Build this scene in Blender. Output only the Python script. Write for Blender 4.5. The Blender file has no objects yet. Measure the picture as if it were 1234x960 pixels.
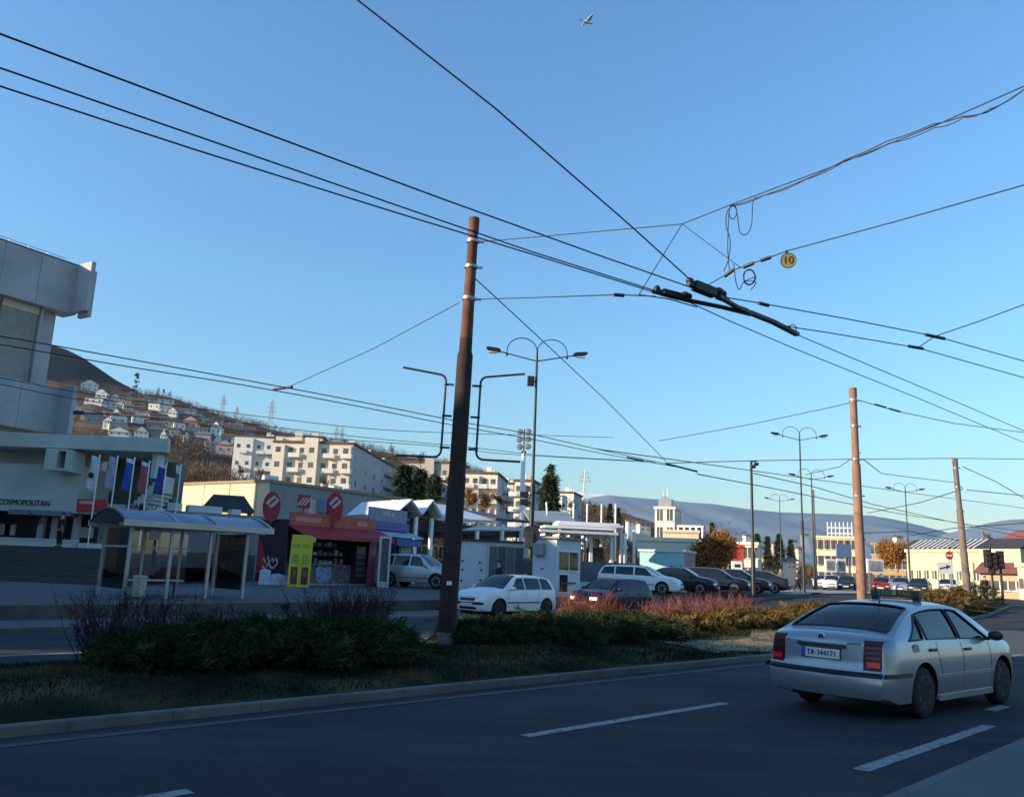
import bpy, bmesh, math, random
from mathutils import Vector, Matrix
R_ = math.radians
random.seed(7)
scene = bpy.context.scene
col = scene.collection
# ---------------------------------------------------------------- camera measured from the photograph
F_PX, PITCH, ROLL, EYE = 1000.0, R_(11.5), R_(2.22), 1.67
_f = Vector((0, math.cos(PITCH), math.sin(PITCH))); _u = Vector((0, -math.sin(PITCH), math.cos(PITCH))); _r = Vector((1, 0, 0))
CR = math.cos(ROLL) * _r + math.sin(ROLL) * _u
CU = -math.sin(ROLL) * _r + math.cos(ROLL) * _u
def ray(x, y): return CR * ((x - 617) / F_PX) + CU * ((480 - y) / F_PX) + _f
def at(x, y, Y):
    d = ray(x, y); return d * (Y / d.y) + Vector((0, 0, EYE))
def gp(x, y, z=0.0):
    d = ray(x, y); return d * ((z - EYE) / d.z) + Vector((0, 0, EYE))
def zat(x, y, Y): return at(x, y, Y).z
cam = bpy.data.cameras.new('camera'); cam_o = bpy.data.objects.new('camera', cam); col.objects.link(cam_o)
cam.sensor_width = 36; cam.lens = 36 * F_PX / 1234; cam.clip_end = 60000; cam.clip_start = .05
m3 = Matrix((CR, CU, -_f)).transposed(); cam_o.matrix_world = Matrix.Translation((0, 0, EYE)) @ m3.to_4x4()
scene.camera = cam_o
# ---------------------------------------------------------------- light
SUN_AZ, SUN_EL = 110.0, 17.0                                            # degrees left of straight ahead, above the horizon
sd = Vector((-math.sin(R_(SUN_AZ)) * math.cos(R_(SUN_EL)), math.cos(R_(SUN_AZ)) * math.cos(R_(SUN_EL)), math.sin(R_(SUN_EL))))
w = bpy.data.worlds.new('World'); scene.world = w; w.use_nodes = True
nt = w.node_tree; bg = nt.nodes['Background']; sky = nt.nodes.new('ShaderNodeTexSky'); sky.sky_type = 'NISHITA'; sky.sun_disc = False
sky.sun_elevation = R_(SUN_EL); sky.sun_rotation = math.atan2(sd.x, sd.y); sky.air_density = 1.75; sky.dust_density = .35; sky.ozone_density = 7.4; sky.altitude = 500
nt.links.new(sky.outputs[0], bg.inputs[0]); bg.inputs[1].default_value = .15
sl = bpy.data.lights.new('sun', 'SUN'); sl.energy = 5; sl.angle = R_(.53); sl.color = (1, .80, .55)
so = bpy.data.objects.new('sun', sl); col.objects.link(so); so.rotation_euler = (-sd).to_track_quat('-Z', 'Y').to_euler()
vs = scene.view_settings; vs.view_transform = 'Standard'; vs.look = 'None'; vs.exposure = .84; vs.gamma = 1; vs.use_curve_mapping = False
scene.render.engine = 'CYCLES'; scene.cycles.max_bounces = 8; scene.cycles.transparent_max_bounces = 12; scene.cycles.volume_bounces = 0
scene.cycles.use_denoising = True
# ---------------------------------------------------------------- materials
MATS = {}
def srgb(h):
    v = [int(h[i:i + 2], 16) / 255 for i in (0, 2, 4)]
    return tuple(((c + .055) / 1.055) ** 2.4 if c > .04045 else c / 12.92 for c in v)
def mat(name, c, rough=.75, metal=0.0, var=.18, scale=2.0, bump=0.0, bscale=40.0, emis=0.0, trans=0.0, alpha=1.0, coat=0.0, c2=None, spec=.5):
    if name in MATS: return MATS[name]
    if isinstance(c, str): c = srgb(c)
    if isinstance(c2, str): c2 = srgb(c2)
    m = bpy.data.materials.new(name); m.use_nodes = True; n = m.node_tree.nodes; l = m.node_tree.links
    b = n['Principled BSDF']; b.inputs['Roughness'].default_value = rough; b.inputs['Metallic'].default_value = metal
    b.inputs['Base Color'].default_value = (*c, 1); b.inputs['Specular IOR Level'].default_value = spec
    if coat: b.inputs['Coat Weight'].default_value = coat; b.inputs['Coat Roughness'].default_value = .06
    if trans: b.inputs['Transmission Weight'].default_value = trans; b.inputs['IOR'].default_value = 1.05
    if alpha < 1: b.inputs['Alpha'].default_value = alpha
    if emis: b.inputs['Emission Color'].default_value = (*c, 1); b.inputs['Emission Strength'].default_value = emis
    if var > 0:
        tc = n.new('ShaderNodeTexCoord'); ns = n.new('ShaderNodeTexNoise'); ns.inputs['Scale'].default_value = scale; ns.inputs['Detail'].default_value = 6; ns.inputs['Roughness'].default_value = .62
        rp = n.new('ShaderNodeValToRGB'); rp.color_ramp.elements[0].position = .32; rp.color_ramp.elements[1].position = .68
        lo = tuple(max(0, k * (1 - var)) for k in c); hi = c2 if c2 else tuple(min(1, k * (1 + var)) for k in c)
        rp.color_ramp.elements[0].color = (*lo, 1); rp.color_ramp.elements[1].color = (*hi, 1)
        l.new(tc.outputs['Object'], ns.inputs['Vector']); l.new(ns.outputs['Fac'], rp.inputs[0]); l.new(rp.outputs[0], b.inputs['Base Color'])
    if bump > 0:
        tc = n.new('ShaderNodeTexCoord'); nb = n.new('ShaderNodeTexNoise'); nb.inputs['Scale'].default_value = bscale; nb.inputs['Detail'].default_value = 5
        bp = n.new('ShaderNodeBump'); bp.inputs['Strength'].default_value = bump; bp.inputs['Distance'].default_value = .02
        l.new(tc.outputs['Object'], nb.inputs['Vector']); l.new(nb.outputs['Fac'], bp.inputs['Height']); l.new(bp.outputs[0], b.inputs['Normal'])
    MATS[name] = m; return m
GLASS = mat('dark_glass', (.012, .016, .02), .06, 0, 0, spec=.45)
CLEAR = {}
def clear_glass(name='clear_glass', tint=(.95, .97, .97)):
    if name in CLEAR: return CLEAR[name]
    m = bpy.data.materials.new(name); m.use_nodes = True; n = m.node_tree.nodes; l = m.node_tree.links; n.remove(n['Principled BSDF'])
    t = n.new('ShaderNodeBsdfTransparent'); t.inputs[0].default_value = (*tint, 1); g = n.new('ShaderNodeBsdfGlossy'); g.inputs['Roughness'].default_value = .02
    fr = n.new('ShaderNodeFresnel'); fr.inputs[0].default_value = 1.6; mx = n.new('ShaderNodeMixShader')
    l.new(fr.outputs[0], mx.inputs[0]); l.new(t.outputs[0], mx.inputs[1]); l.new(g.outputs[0], mx.inputs[2]); l.new(mx.outputs[0], n['Material Output'].inputs[0])
    CLEAR[name] = m; return m
BLACK = mat('black_plastic', (.012, .012, .014), .5, 0, .1)
RUBBER = mat('tyre_rubber', (.008, .008, .009), .85, 0, .2, 8)
WIRE = mat('wire_black', (.012, .012, .016), .6, 0, 0)
STEEL = mat('galvanised_steel', (.30, .31, .32), .45, .6, .2, 5)
DSTEEL = mat('dark_painted_steel', (.035, .04, .045), .5, .2, .2, 4)
WHITE = mat('white_paint', (.78, .78, .76), .6, 0, .08, 3)
CONC = mat('concrete', (.34, .34, .32), .9, 0, .2, 1.3, .3, 20)
# ---------------------------------------------------------------- mesh builder
class MB:
    def __init__(s): s.v = []; s.f = []; s.m = []; s.cm = 0
    def add(s, vs_, fs):
        k = len(s.v); s.v += [tuple(p) for p in vs_]; s.f += [tuple(i + k for i in f) for f in fs]; s.m += [s.cm] * len(fs); return s
    def box(s, x0, y0, z0, x1, y1, z1, rz=0, c=None):
        p = [(x0, y0, z0), (x1, y0, z0), (x1, y1, z0), (x0, y1, z0), (x0, y0, z1), (x1, y0, z1), (x1, y1, z1), (x0, y1, z1)]
        if rz:
            cx, cy = c if c else ((x0 + x1) / 2, (y0 + y1) / 2); ca, sa = math.cos(rz), math.sin(rz)
            p = [(cx + (a - cx) * ca - (b - cy) * sa, cy + (a - cx) * sa + (b - cy) * ca, q) for a, b, q in p]
        return s.add(p, [(0, 3, 2, 1), (4, 5, 6, 7), (0, 1, 5, 4), (1, 2, 6, 5), (2, 3, 7, 6), (3, 0, 4, 7)])
    def bar(s, a, b, wx, wz, up=(0, 0, 1)):
        a, b = Vector(a), Vector(b); d = (b - a).normalized(); sd_ = d.cross(Vector(up))
        if sd_.length < 1e-5: sd_ = d.cross(Vector((1, 0, 0)))
        sd_.normalize(); u = sd_.cross(d); p = []
        for q in (a, b):
            for i, j in ((-1, -1), (1, -1), (1, 1), (-1, 1)): p.append(q + sd_ * wx / 2 * i + u * wz / 2 * j)
        return s.add(p, [(3, 2, 1, 0), (4, 5, 6, 7), (0, 1, 5, 4), (1, 2, 6, 5), (2, 3, 7, 6), (3, 0, 4, 7)])
    def tube(s, pts, r, n=8, cap=True):
        pts = [Vector(p) for p in pts]; N = len(pts); rr = r if isinstance(r, (list, tuple)) else [r] * N
        d0 = (pts[1] - pts[0]).normalized(); a = d0.orthogonal().normalized(); vs_ = []; fs = []
        for i, p in enumerate(pts):
            d = (pts[min(i + 1, N - 1)] - pts[max(i - 1, 0)]).normalized(); a = (a - d * a.dot(d)).normalized(); b = d.cross(a)
            for k in range(n):
                t = 2 * math.pi * k / n; vs_.append(p + (a * math.cos(t) + b * math.sin(t)) * rr[i])
        for i in range(N - 1):
            for k in range(n): fs.append((i * n + k, i * n + (k + 1) % n, (i + 1) * n + (k + 1) % n, (i + 1) * n + k))
        if cap: fs.append(tuple(range(n - 1, -1, -1))); fs.append(tuple((N - 1) * n + k for k in range(n)))
        return s.add(vs_, fs)
    def lathe(s, prof, n=24, c=(0, 0, 0), ax='z'):
        vs_ = []; fs = []
        for r, h in prof:
            for k in range(n):
                t = 2 * math.pi * k / n; x, y = r * math.cos(t), r * math.sin(t)
                q = (x, y, h) if ax == 'z' else ((x, h, y) if ax == 'y' else (h, x, y)); vs_.append((q[0] + c[0], q[1] + c[1], q[2] + c[2]))
        for i in range(len(prof) - 1):
            for k in range(n): fs.append((i * n + k, i * n + (k + 1) % n, (i + 1) * n + (k + 1) % n, (i + 1) * n + k))
        fs.append(tuple(range(n - 1, -1, -1))); fs.append(tuple((len(prof) - 1) * n + k for k in range(n)))
        return s.add(vs_, fs)
    def prism(s, poly, h0, h1, ax='z'):
        n = len(poly); q = lambda a, b, h: (a, b, h) if ax == 'z' else ((a, h, b) if ax == 'y' else (h, a, b))
        vs_ = [q(a, b, h0) for a, b in poly] + [q(a, b, h1) for a, b in poly]
        return s.add(vs_, [tuple(range(n - 1, -1, -1)), tuple(range(n, 2 * n))] + [(i, (i + 1) % n, n + (i + 1) % n, n + i) for i in range(n)])
    def ball(s, c, rx, ry, rz, n=10, m=7):
        vs_ = []; fs = []
        for i in range(m + 1):
            t = math.pi * i / m
            for k in range(n):
                a = 2 * math.pi * k / n; vs_.append((c[0] + rx * math.sin(t) * math.cos(a), c[1] + ry * math.sin(t) * math.sin(a), c[2] + rz * math.cos(t)))
        for i in range(m):
            for k in range(n): fs.append((i * n + k, (i + 1) * n + k, (i + 1) * n + (k + 1) % n, i * n + (k + 1) % n))
        return s.add(vs_, fs)
    def build(s, name, m, parent=None, smooth=False, bevel=0, fix=True, loc=None, rz=0):
        me = bpy.data.meshes.new(name); me.from_pydata(s.v, [], s.f)
        for x in (m if isinstance(m, (list, tuple)) else [m]): me.materials.append(x)
        if any(s.m): me.polygons.foreach_set('material_index', s.m)
        if fix:
            bm = bmesh.new(); bm.from_mesh(me); bmesh.ops.remove_doubles(bm, verts=bm.verts, dist=1e-5); bmesh.ops.recalc_face_normals(bm, faces=bm.faces); bm.to_mesh(me); bm.free()
        if smooth:
            me.polygons.foreach_set('use_smooth', [True] * len(me.polygons)); me.set_sharp_from_angle(angle=R_(smooth if smooth > 1 else 40))
        me.update()
        o = bpy.data.objects.new(name, me); col.objects.link(o)
        if parent: o.parent = parent
        if loc: o.location = loc
        if rz: o.rotation_euler.z = rz
        if bevel:
            b = o.modifiers.new('bevel', 'BEVEL'); b.width = bevel; b.segments = 2; b.limit_method = 'ANGLE'
        return o
def tag(o, label, cat, group=None, kind=None):
    o['label'] = label; o['category'] = cat
    if group: o['group'] = group
    if kind: o['kind'] = kind
    return o
def thing(name, label, cat, loc=(0, 0, 0), rz=0, group=None):
    o = bpy.data.objects.new(name, None); col.objects.link(o); o.location = loc; o.rotation_euler.z = rz; o.empty_display_size = .2
    return tag(o, label, cat, group)
def structure(o): o['kind'] = 'structure'; return o
def dup(root, loc, rz, label, group=None):
    r = root.copy(); col.objects.link(r); r.location = loc; r.rotation_euler.z = rz; r['label'] = label
    if group: r['group'] = group
    for ch in list(root.children):
        c = ch.copy(); col.objects.link(c); c.parent = r
        for g in ch.children:
            d = g.copy(); col.objects.link(d); d.parent = c
    return r
def text(name, s, size, m, parent, loc, rot=(R_(90), 0, 0), ext=.004, align='CENTER', sx=1.0):
    cu = bpy.data.curves.new(name, 'FONT'); cu.body = s; cu.size = size; cu.extrude = ext; cu.align_x = align; cu.align_y = 'CENTER'; cu.resolution_u = 3
    t = bpy.data.objects.new('tmp', cu); col.objects.link(t)
    me = bpy.data.meshes.new_from_object(t.evaluated_get(bpy.context.evaluated_depsgraph_get())); bpy.data.objects.remove(t)
    me.materials.clear(); me.materials.append(m)
    o = bpy.data.objects.new(name, me); col.objects.link(o); o.parent = parent; o.location = loc; o.rotation_euler = rot; o.scale = (sx, 1, 1)
    return o
def span(x0, Y0, x1, Y1):
    """left end, yaw and width of a facade seen between two image columns at two measured distances"""
    a = at(x0, 660, Y0); b = at(x1, 660, Y1); a.z = b.z = 0
    return a, math.atan2(b.y - a.y, b.x - a.x), (b - a).length
def ss(a, b, x):
    t = min(1, max(0, (x - a) / (b - a))); return t * t * (3 - 2 * t)
def interp(pts, x):
    if x <= pts[0][0]: return pts[0][1]
    for (a, p), (b, q) in zip(pts, pts[1:]):
        if x <= b: return p + (q - p) * (x - a) / (b - a) if b > a else q
    return pts[-1][1]
S2 = math.sqrt(.5)
def uv(X, Y): return (X + Y) * S2, (Y - X) * S2
def xy(u, v): return (u - v) * S2, (u + v) * S2
def zg(X, Y):
    u, v = uv(X, Y); return .7 * ss(26, 64, u)
def zp(X, Y):
    u, v = uv(X, Y); return .4 + .3 * ss(12, 55, u)
# ================================================================ ground, roads, median
ASPH = mat('asphalt', (.046, .047, .05), .88, 0, .16, .7, .5, 55)
ASPH2 = mat('asphalt_worn', (.055, .055, .056), .9, 0, .2, .5, .4, 45)
PAVE = mat('paving', (.085, .085, .09), .9, 0, .16, .9, .3, 25)
SOIL = mat('bare_soil', (.15, .12, .085), .95, 0, .3, .8, .6, 14)
def worn_paint(name, c):
    m = bpy.data.materials.new(name); m.use_nodes = True; n = m.node_tree.nodes; l = m.node_tree.links; b = n['Principled BSDF']; b.inputs['Roughness'].default_value = .85
    tc = n.new('ShaderNodeTexCoord'); a = n.new('ShaderNodeTexNoise'); a.inputs['Scale'].default_value = 9; a.inputs['Detail'].default_value = 9; a.inputs['Roughness'].default_value = .75
    rp = n.new('ShaderNodeValToRGB'); e = rp.color_ramp.elements; e[0].position = .36; e[0].color = (.03, .032, .038, 1); e[1].position = .5; e[1].color = (*c, 1)
    l.new(tc.outputs['Object'], a.inputs[0]); l.new(a.outputs[0], rp.inputs[0]); l.new(rp.outputs[0], b.inputs[0]); return m
PAINT = worn_paint('worn_road_paint', (.26, .26, .26))
def patch_mat(name, c1, c2, c3, sc):
    m = bpy.data.materials.new(name); m.use_nodes = True; n = m.node_tree.nodes; l = m.node_tree.links; b = n['Principled BSDF']; b.inputs['Roughness'].default_value = .95; b.inputs['Specular IOR Level'].default_value = .06
    tc = n.new('ShaderNodeTexCoord'); a = n.new('ShaderNodeTexNoise'); a.inputs['Scale'].default_value = sc; a.inputs['Detail'].default_value = 8
    rp = n.new('ShaderNodeValToRGB'); e = rp.color_ramp.elements; e[0].position = .35; e[0].color = (*c1, 1); e[1].position = .65; e[1].color = (*c3, 1); k = e.new(.5); k.color = (*c2, 1)
    l.new(tc.outputs['Object'], a.inputs[0]); l.new(a.outputs[0], rp.inputs[0]); l.new(rp.outputs[0], b.inputs[0]); return m
TURF = patch_mat('winter_turf', (.007, .010, .005), (.020, .022, .010), (.075, .058, .03), .9)
def lane_mat():
    """asphalt with long faint wheel tracks along the lane direction"""
    m = bpy.data.materials.new('road_asphalt'); m.use_nodes = True; n = m.node_tree.nodes; l = m.node_tree.links; b = n['Principled BSDF']; b.inputs['Roughness'].default_value = .9; b.inputs['Specular IOR Level'].default_value = .18
    tc = n.new('ShaderNodeTexCoord'); mp = n.new('ShaderNodeMapping'); mp.inputs['Rotation'].default_value = (0, 0, R_(-45)); mp.inputs['Scale'].default_value = (.05, 1.1, 1)
    a = n.new('ShaderNodeTexNoise'); a.inputs['Scale'].default_value = 1.3; a.inputs['Detail'].default_value = 5
    f = n.new('ShaderNodeTexNoise'); f.inputs['Scale'].default_value = 38; f.inputs['Detail'].default_value = 4
    mx = n.new('ShaderNodeMath'); mx.operation = 'MULTIPLY_ADD'; mx.inputs[1].default_value = .45
    rp = n.new('ShaderNodeValToRGB'); e = rp.color_ramp.elements; e[0].position = .52; e[0].color = (.021, .023, .030, 1); e[1].position = .92; e[1].color = (.043, .046, .054, 1)
    l.new(tc.outputs['Object'], mp.inputs[0]); l.new(mp.outputs[0], a.inputs[0]); l.new(tc.outputs['Object'], f.inputs[0]); l.new(f.outputs[0], mx.inputs[0]); l.new(a.outputs[0], mx.inputs[2])
    l.new(mx.outputs[0], rp.inputs[0])
    wn = n.new('ShaderNodeTexNoise'); wn.inputs['Scale'].default_value = 1.2; wn.inputs['Detail'].default_value = 6; ad = n.new('ShaderNodeMixRGB'); ad.blend_type = 'LINEAR_LIGHT'; ad.inputs[0].default_value = .35
    l.new(tc.outputs['Object'], ad.inputs[1]); l.new(tc.outputs['Object'], wn.inputs[0]); l.new(wn.outputs[1], ad.inputs[2])
    vo = n.new('ShaderNodeTexVoronoi'); vo.feature = 'DISTANCE_TO_EDGE'; vo.inputs['Scale'].default_value = .22; l.new(ad.outputs[0], vo.inputs['Vector'])
    lt = n.new('ShaderNodeMath'); lt.operation = 'LESS_THAN'; lt.inputs[1].default_value = .0008; l.new(vo.outputs['Distance'], lt.inputs[0])
    pn = n.new('ShaderNodeTexNoise'); pn.inputs['Scale'].default_value = .45; pn.inputs['Detail'].default_value = 7; l.new(tc.outputs['Object'], pn.inputs[0])
    pr = n.new('ShaderNodeValToRGB'); pr.color_ramp.elements[0].position = .35; pr.color_ramp.elements[0].color = (.72, .72, .74, 1); pr.color_ramp.elements[1].position = .66; pr.color_ramp.elements[1].color = (1.2, 1.2, 1.18, 1); l.new(pn.outputs[0], pr.inputs[0])
    ml = n.new('ShaderNodeMixRGB'); ml.blend_type = 'MULTIPLY'; ml.inputs[0].default_value = 1; l.new(rp.outputs[0], ml.inputs[1]); l.new(pr.outputs[0], ml.inputs[2])
    ck = n.new('ShaderNodeMixRGB'); ck.inputs[2].default_value = (.013, .014, .017, 1); l.new(lt.outputs[0], ck.inputs[0]); l.new(ml.outputs[0], ck.inputs[1]); l.new(ck.outputs[0], b.inputs[0])
    bp = n.new('ShaderNodeBump'); bp.inputs['Strength'].default_value = .35; bp.inputs['Distance'].default_value = .01; l.new(f.outputs[0], bp.inputs['Height']); l.new(bp.outputs[0], b.inputs['Normal'])
    return m
ROAD = lane_mat()
def hill_base(X, Y): return 0
def sheet(name, us, lo, hi, nv, dz, m, zf=zg, kind='structure'):
    b = MB(); vs_ = []; fs = []
    for u in us:
        for j in range(nv + 1):
            v = lo(u) + (hi(u) - lo(u)) * j / nv; X, Y = xy(u, v); vs_.append((X, Y, zf(X, Y) + dz))
    for i in range(len(us) - 1):
        for j in range(nv): k = i * (nv + 1) + j; fs.append((k, k + nv + 1, k + nv + 2, k + 1))
    b.add(vs_, fs); o = b.build(name, m, smooth=60); o['kind'] = kind; return o
def rng(a, b, s):
    n = max(1, round((b - a) / s)); return [a + (b - a) * i / n for i in range(n + 1)]
near_edge = lambda u: interp([(-60, 8.75), (17, 8.75), (30, 10.7), (44, 12.0), (54, 13.6), (56, 15)], u)
far_edge = lambda u: interp([(-60, 13.1), (16, 13.2), (40, 15.4), (53, 16.8), (56, 15.2)], u)
far_out = lambda u: interp([(-60, 18.9), (5, 19.2), (20, 20.8), (40, 23.4), (60, 27)], u)
wall_v = lambda u: interp([(-60, 19.6), (5, 21.3), (14, 22.4), (20, 23.2), (40, 25.6), (60, 29)], u)
# the ground: one sheet out to the horizon
b = MB(); ring = [-9000, -3000, -1200, -500, -200, -100, -60, -40, -20, 0, 10, 20, 26, 32, 38, 44, 50, 56, 62, 70, 90, 130, 200, 400, 900, 2500, 9000]
n = len(ring); b.add([(X, Y, zg(X, Y) - .012 - (.3 if Y > 300 else 0)) for Y in ring for X in ring], [(i * n + j, i * n + j + 1, (i + 1) * n + j + 1, (i + 1) * n + j) for i in range(n - 1) for j in range(n - 1)])
structure(b.build('ground', ASPH2, smooth=60))
us = rng(-50, 24, 2)
structure(sheet('road', us, lambda u: 2.62, near_edge, 6, 0, ROAD))
structure(sheet('road', rng(24, 56, 2), lambda u: -60, near_edge, 40, 0, ROAD))
structure(sheet('road', rng(-50, 56, 2), far_edge, far_out, 6, 0, ROAD))
structure(sheet('road', rng(56, 130, 4), lambda u: -60, lambda u: 31, 40, 0, ROAD))
structure(sheet('pavement', rng(-50, 24, 2), lambda u: -12, lambda u: 2.5, 8, .13, PAVE))
b = MB(); b.box(-50, 2.5, -.1, 24, 2.62, .135); o = b.build('kerb', mat('kerb_old', (.10, .10, .10), .9, 0, .2, 2), bevel=.02, rz=R_(45)); structure(o)
# median: kerb stones, turf with a low mound
def med_z(X, Y):
    u, v = uv(X, Y); a, c = near_edge(u), far_edge(u); t = (v - a) / max(.01, c - a); return zg(X, Y) + .1 + .16 * max(0, math.sin(math.pi * min(1, max(0, t))))
sheet('median_grass', rng(-50, 56, 1), lambda u: near_edge(u) + .1, lambda u: far_edge(u) - .1, 8, 0, TURF, med_z)
sheet('worn_path', rng(15.2, 21.5, .7), lambda u: 9.0 + .25 * math.sin(u * 1.7), lambda u: 10.4 + .5 * math.sin(u * .9 + 1) + (u - 15.2) * .12, 6, .012, patch_mat('trodden_soil', (.10, .08, .05), (.20, .155, .10), (.30, .235, .15), 1.6), lambda X, Y: med_z(X, Y))
def kerb(name, us, vf, side, h=.105, w_=.14):
    b = MB(); vs_ = []; fs = []
    for u in us:
        for dv, z in ((0, -.05), (0, h - .015), (.015, h), (w_, h), (w_, -.05)):
            X, Y = xy(u, vf(u) + dv * side); vs_.append((X, Y, zg(X, Y) + z))
    for i in range(len(us) - 1):
        for j in range(4): k = i * 5 + j; fs.append((k, k + 1, k + 6, k + 5))
    b.add(vs_, fs); return structure(b.build(name, KERB, smooth=30))
def kerb_mat():
    m = mat('kerb_stone', (.105, .105, .10), .9, 0, .3, 1.2, .4, 30); n = m.node_tree.nodes; l = m.node_tree.links; b = n['Principled BSDF']; src = b.inputs['Base Color'].links[0].from_socket
    tc = n.new('ShaderNodeTexCoord'); dp = n.new('ShaderNodeVectorMath'); dp.operation = 'DOT_PRODUCT'; dp.inputs[1].default_value = (S2, S2, 0); fr = n.new('ShaderNodeMath'); fr.operation = 'FRACT'; lt = n.new('ShaderNodeMath'); lt.operation = 'LESS_THAN'; lt.inputs[1].default_value = .016
    mx = n.new('ShaderNodeMixRGB'); mx.inputs[2].default_value = (.055, .055, .055, 1); l.new(tc.outputs['Object'], dp.inputs[0]); l.new(dp.outputs['Value'], fr.inputs[0]); l.new(fr.outputs[0], lt.inputs[0]); l.new(lt.outputs[0], mx.inputs[0]); l.new(src, mx.inputs[1]); l.new(mx.outputs[0], b.inputs['Base Color']); return m
KERB = kerb_mat()
kerb('kerb', rng(-50, 55.6, 1), near_edge, 1); kerb('kerb', rng(-50, 55.6, 1), far_edge, -1); kerb('kerb', rng(-50, 56, 1), far_out, 1)
# far pavement, low wall, raised plaza and car park
sheet('pavement', rng(-50, 60, 2), lambda u: far_out(u) + .14, lambda u: wall_v(u), 3, .1, PAVE)
sheet('plaza', rng(-50, 62, 2), lambda u: wall_v(u) + .22, lambda u: 95, 26, 0, PAVE, zp)
b = MB(); vs_ = []; fs = []; uu = rng(-50, 23, 1)
for u in uu:
    for dv, top in ((0, 0), (.02, 1), (.24, 1), (.24, 0)):
        X, Y = xy(u, wall_v(u) + dv); vs_.append((X, Y, zp(X, Y) + .015 if top else zg(X, Y) - .05))
for i in range(len(uu) - 1):
    for j in range(3): k = i * 4 + j; fs.append((k, k + 1, k + 5, k + 4))
b.add(vs_, fs); o = b.build('retaining_wall', mat('dark_wall', (.07, .07, .068), .95, 0, .3, 1.5, .4, 20)); tag(o, 'low dark retaining wall along the edge of the bus stop plaza', 'wall')
b = MB(); vs_ = []; fs = []; uu = rng(23, 61, 1)
for u in uu:
    for dv, top in ((0, 0), (.02, 1), (.24, 1), (.24, 0)):
        X, Y = xy(u, wall_v(u) + dv); vs_.append((X, Y, zp(X, Y) + .012 if top else zg(X, Y) - .05))
for i in range(len(uu) - 1):
    for j in range(3): k = i * 4 + j; fs.append((k, k + 1, k + 5, k + 4))
b.add(vs_, fs); structure(b.build('kerb', KERB))
sheet('pavement', rng(58, 82, 2), lambda u: 26.5, lambda u: 35, 6, .06, mat('pale_pavement', (.26, .25, .23), .9, 0, .2, .8, .2, 20))
# painted markings
def marking(u0, u1, v0, v1, dz=.005, m=PAINT, vf=None):
    b = MB(); vs_ = []; us = rng(u0, u1, 1.0)
    for u in us:
        for v in (v0, v1):
            X, Y = xy(u, v + (vf(u) if vf else 0)); vs_.append((X, Y, zg(X, Y) + dz))
    b.add(vs_, [(2 * i, 2 * i + 1, 2 * i + 3, 2 * i + 2) for i in range(len(us) - 1)]); return structure(b.build('road_marking', m))
for k in range(-5, 4): marking(6.5 + 7.4 * k, 10.4 + 7.4 * k, 6.06, 6.2)
for u0 in (.6, 7.95): marking(u0, u0 + 3.85, 3.25, 3.4)
marking(13.2, 13.9, 3.62, 3.78); marking(14.5, 17.6, 3.3, 3.45)
marking(-50, 20, 0, .13, .005, worn_paint('faded_line', (.052, .054, .058)), lambda u: near_edge(u) - .42)
marking(-50, 50, .35, .47, .005, PAINT, far_edge)
for k in range(-4, 9): marking(2 + 7.4 * k, 5.5 + 7.4 * k, 2.0, 2.13, .005, PAINT, far_edge)
# fine litter and dry leaves in the turf are left to the turf texture; short winter grass blades as one mass
b = MB(); rnd = random.Random(3); vs_ = []; fs = []
for i in range(52000):
    u = rnd.triangular(-12, 46, 4) if i % 3 else rnd.uniform(2, 48); v = near_edge(u) + .16 + rnd.random() * (far_edge(u) - near_edge(u) - .34); X, Y = xy(u, v)
    if 15.4 < u < 21.3 and 9.1 < v < 10.5 + (u - 15.2) * .1 and rnd.random() < .85: continue
    z = med_z(X, Y); a = rnd.random() * 6.28; h = rnd.uniform(.02, .075); q = .006 + .0006 * abs(u)
    k = len(vs_); vs_ += [(X - q * math.cos(a), Y - q * math.sin(a), z - .005), (X + q * math.cos(a), Y + q * math.sin(a), z - .005), (X + rnd.uniform(-.04, .04), Y + rnd.uniform(-.04, .04), z + h)]; fs.append((k, k + 1, k + 2))
b.add(vs_, fs); o = b.build('grass', patch_mat('grass_blades', (.007, .012, .005), (.020, .024, .010), (.085, .066, .03), .8), fix=False); o['kind'] = 'stuff'; tag(o, 'short patchy winter grass on the road median', 'grass')
# ================================================================ hills
def ridge(pts): return lambda a: interp(pts, a)
HR = [(-400, 380), (-150, 415), (60, 462), (105, 464), (140, 472), (180, 474), (240, 490), (300, 508), (345, 522), (420, 536), (480, 549), (560, 562), (640, 588), (680, 599), (700, 606), (760, 620), (820, 640), (900, 668), (980, 690)]
rnd = random.Random(5)
def hump(X, Y): return 2.2 * math.sin(X * .021 + Y * .013) + 1.6 * math.sin(X * .043 - Y * .031 + 1) + 1.2 * math.sin(X * .09 + Y * .06)
def hillz(X, Y):
    x = 617 + 1000 * X / Y * 1.0
    zr = max(0, zat(x, interp(HR, x), 900)); t = (Y - 175) / 725.0
    if t <= 0: return -.6
    z = zr * (t ** 1.02 if t < 1 else max(-.2, 1 - (t - 1) * 1.4)); return z + hump(X, Y) * min(1, t * 4) * min(1, zr / 40) * (1 if t < .9 else .6)
def hillhit(x, y):
    Y = 180.0
    while Y < 905:
        p = at(x, y, Y)
        if hillz(p.x, p.y) >= p.z: return p
        Y += 2
    return at(x, y, 890)
def hillmat(name, a, b_, c, sc): return patch_mat(name, a, b_, c, sc)
b = MB(); A = rng(-1.25, .4, .011); YY = rng(170, 1500, 17); k = len(A)
b.add([(a * Y, Y, hillz(a * Y, Y)) for Y in YY for a in A], [(i * k + j, i * k + j + 1, (i + 1) * k + j + 1, (i + 1) * k + j) for i in range(len(YY) - 1) for j in range(k - 1)])
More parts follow.
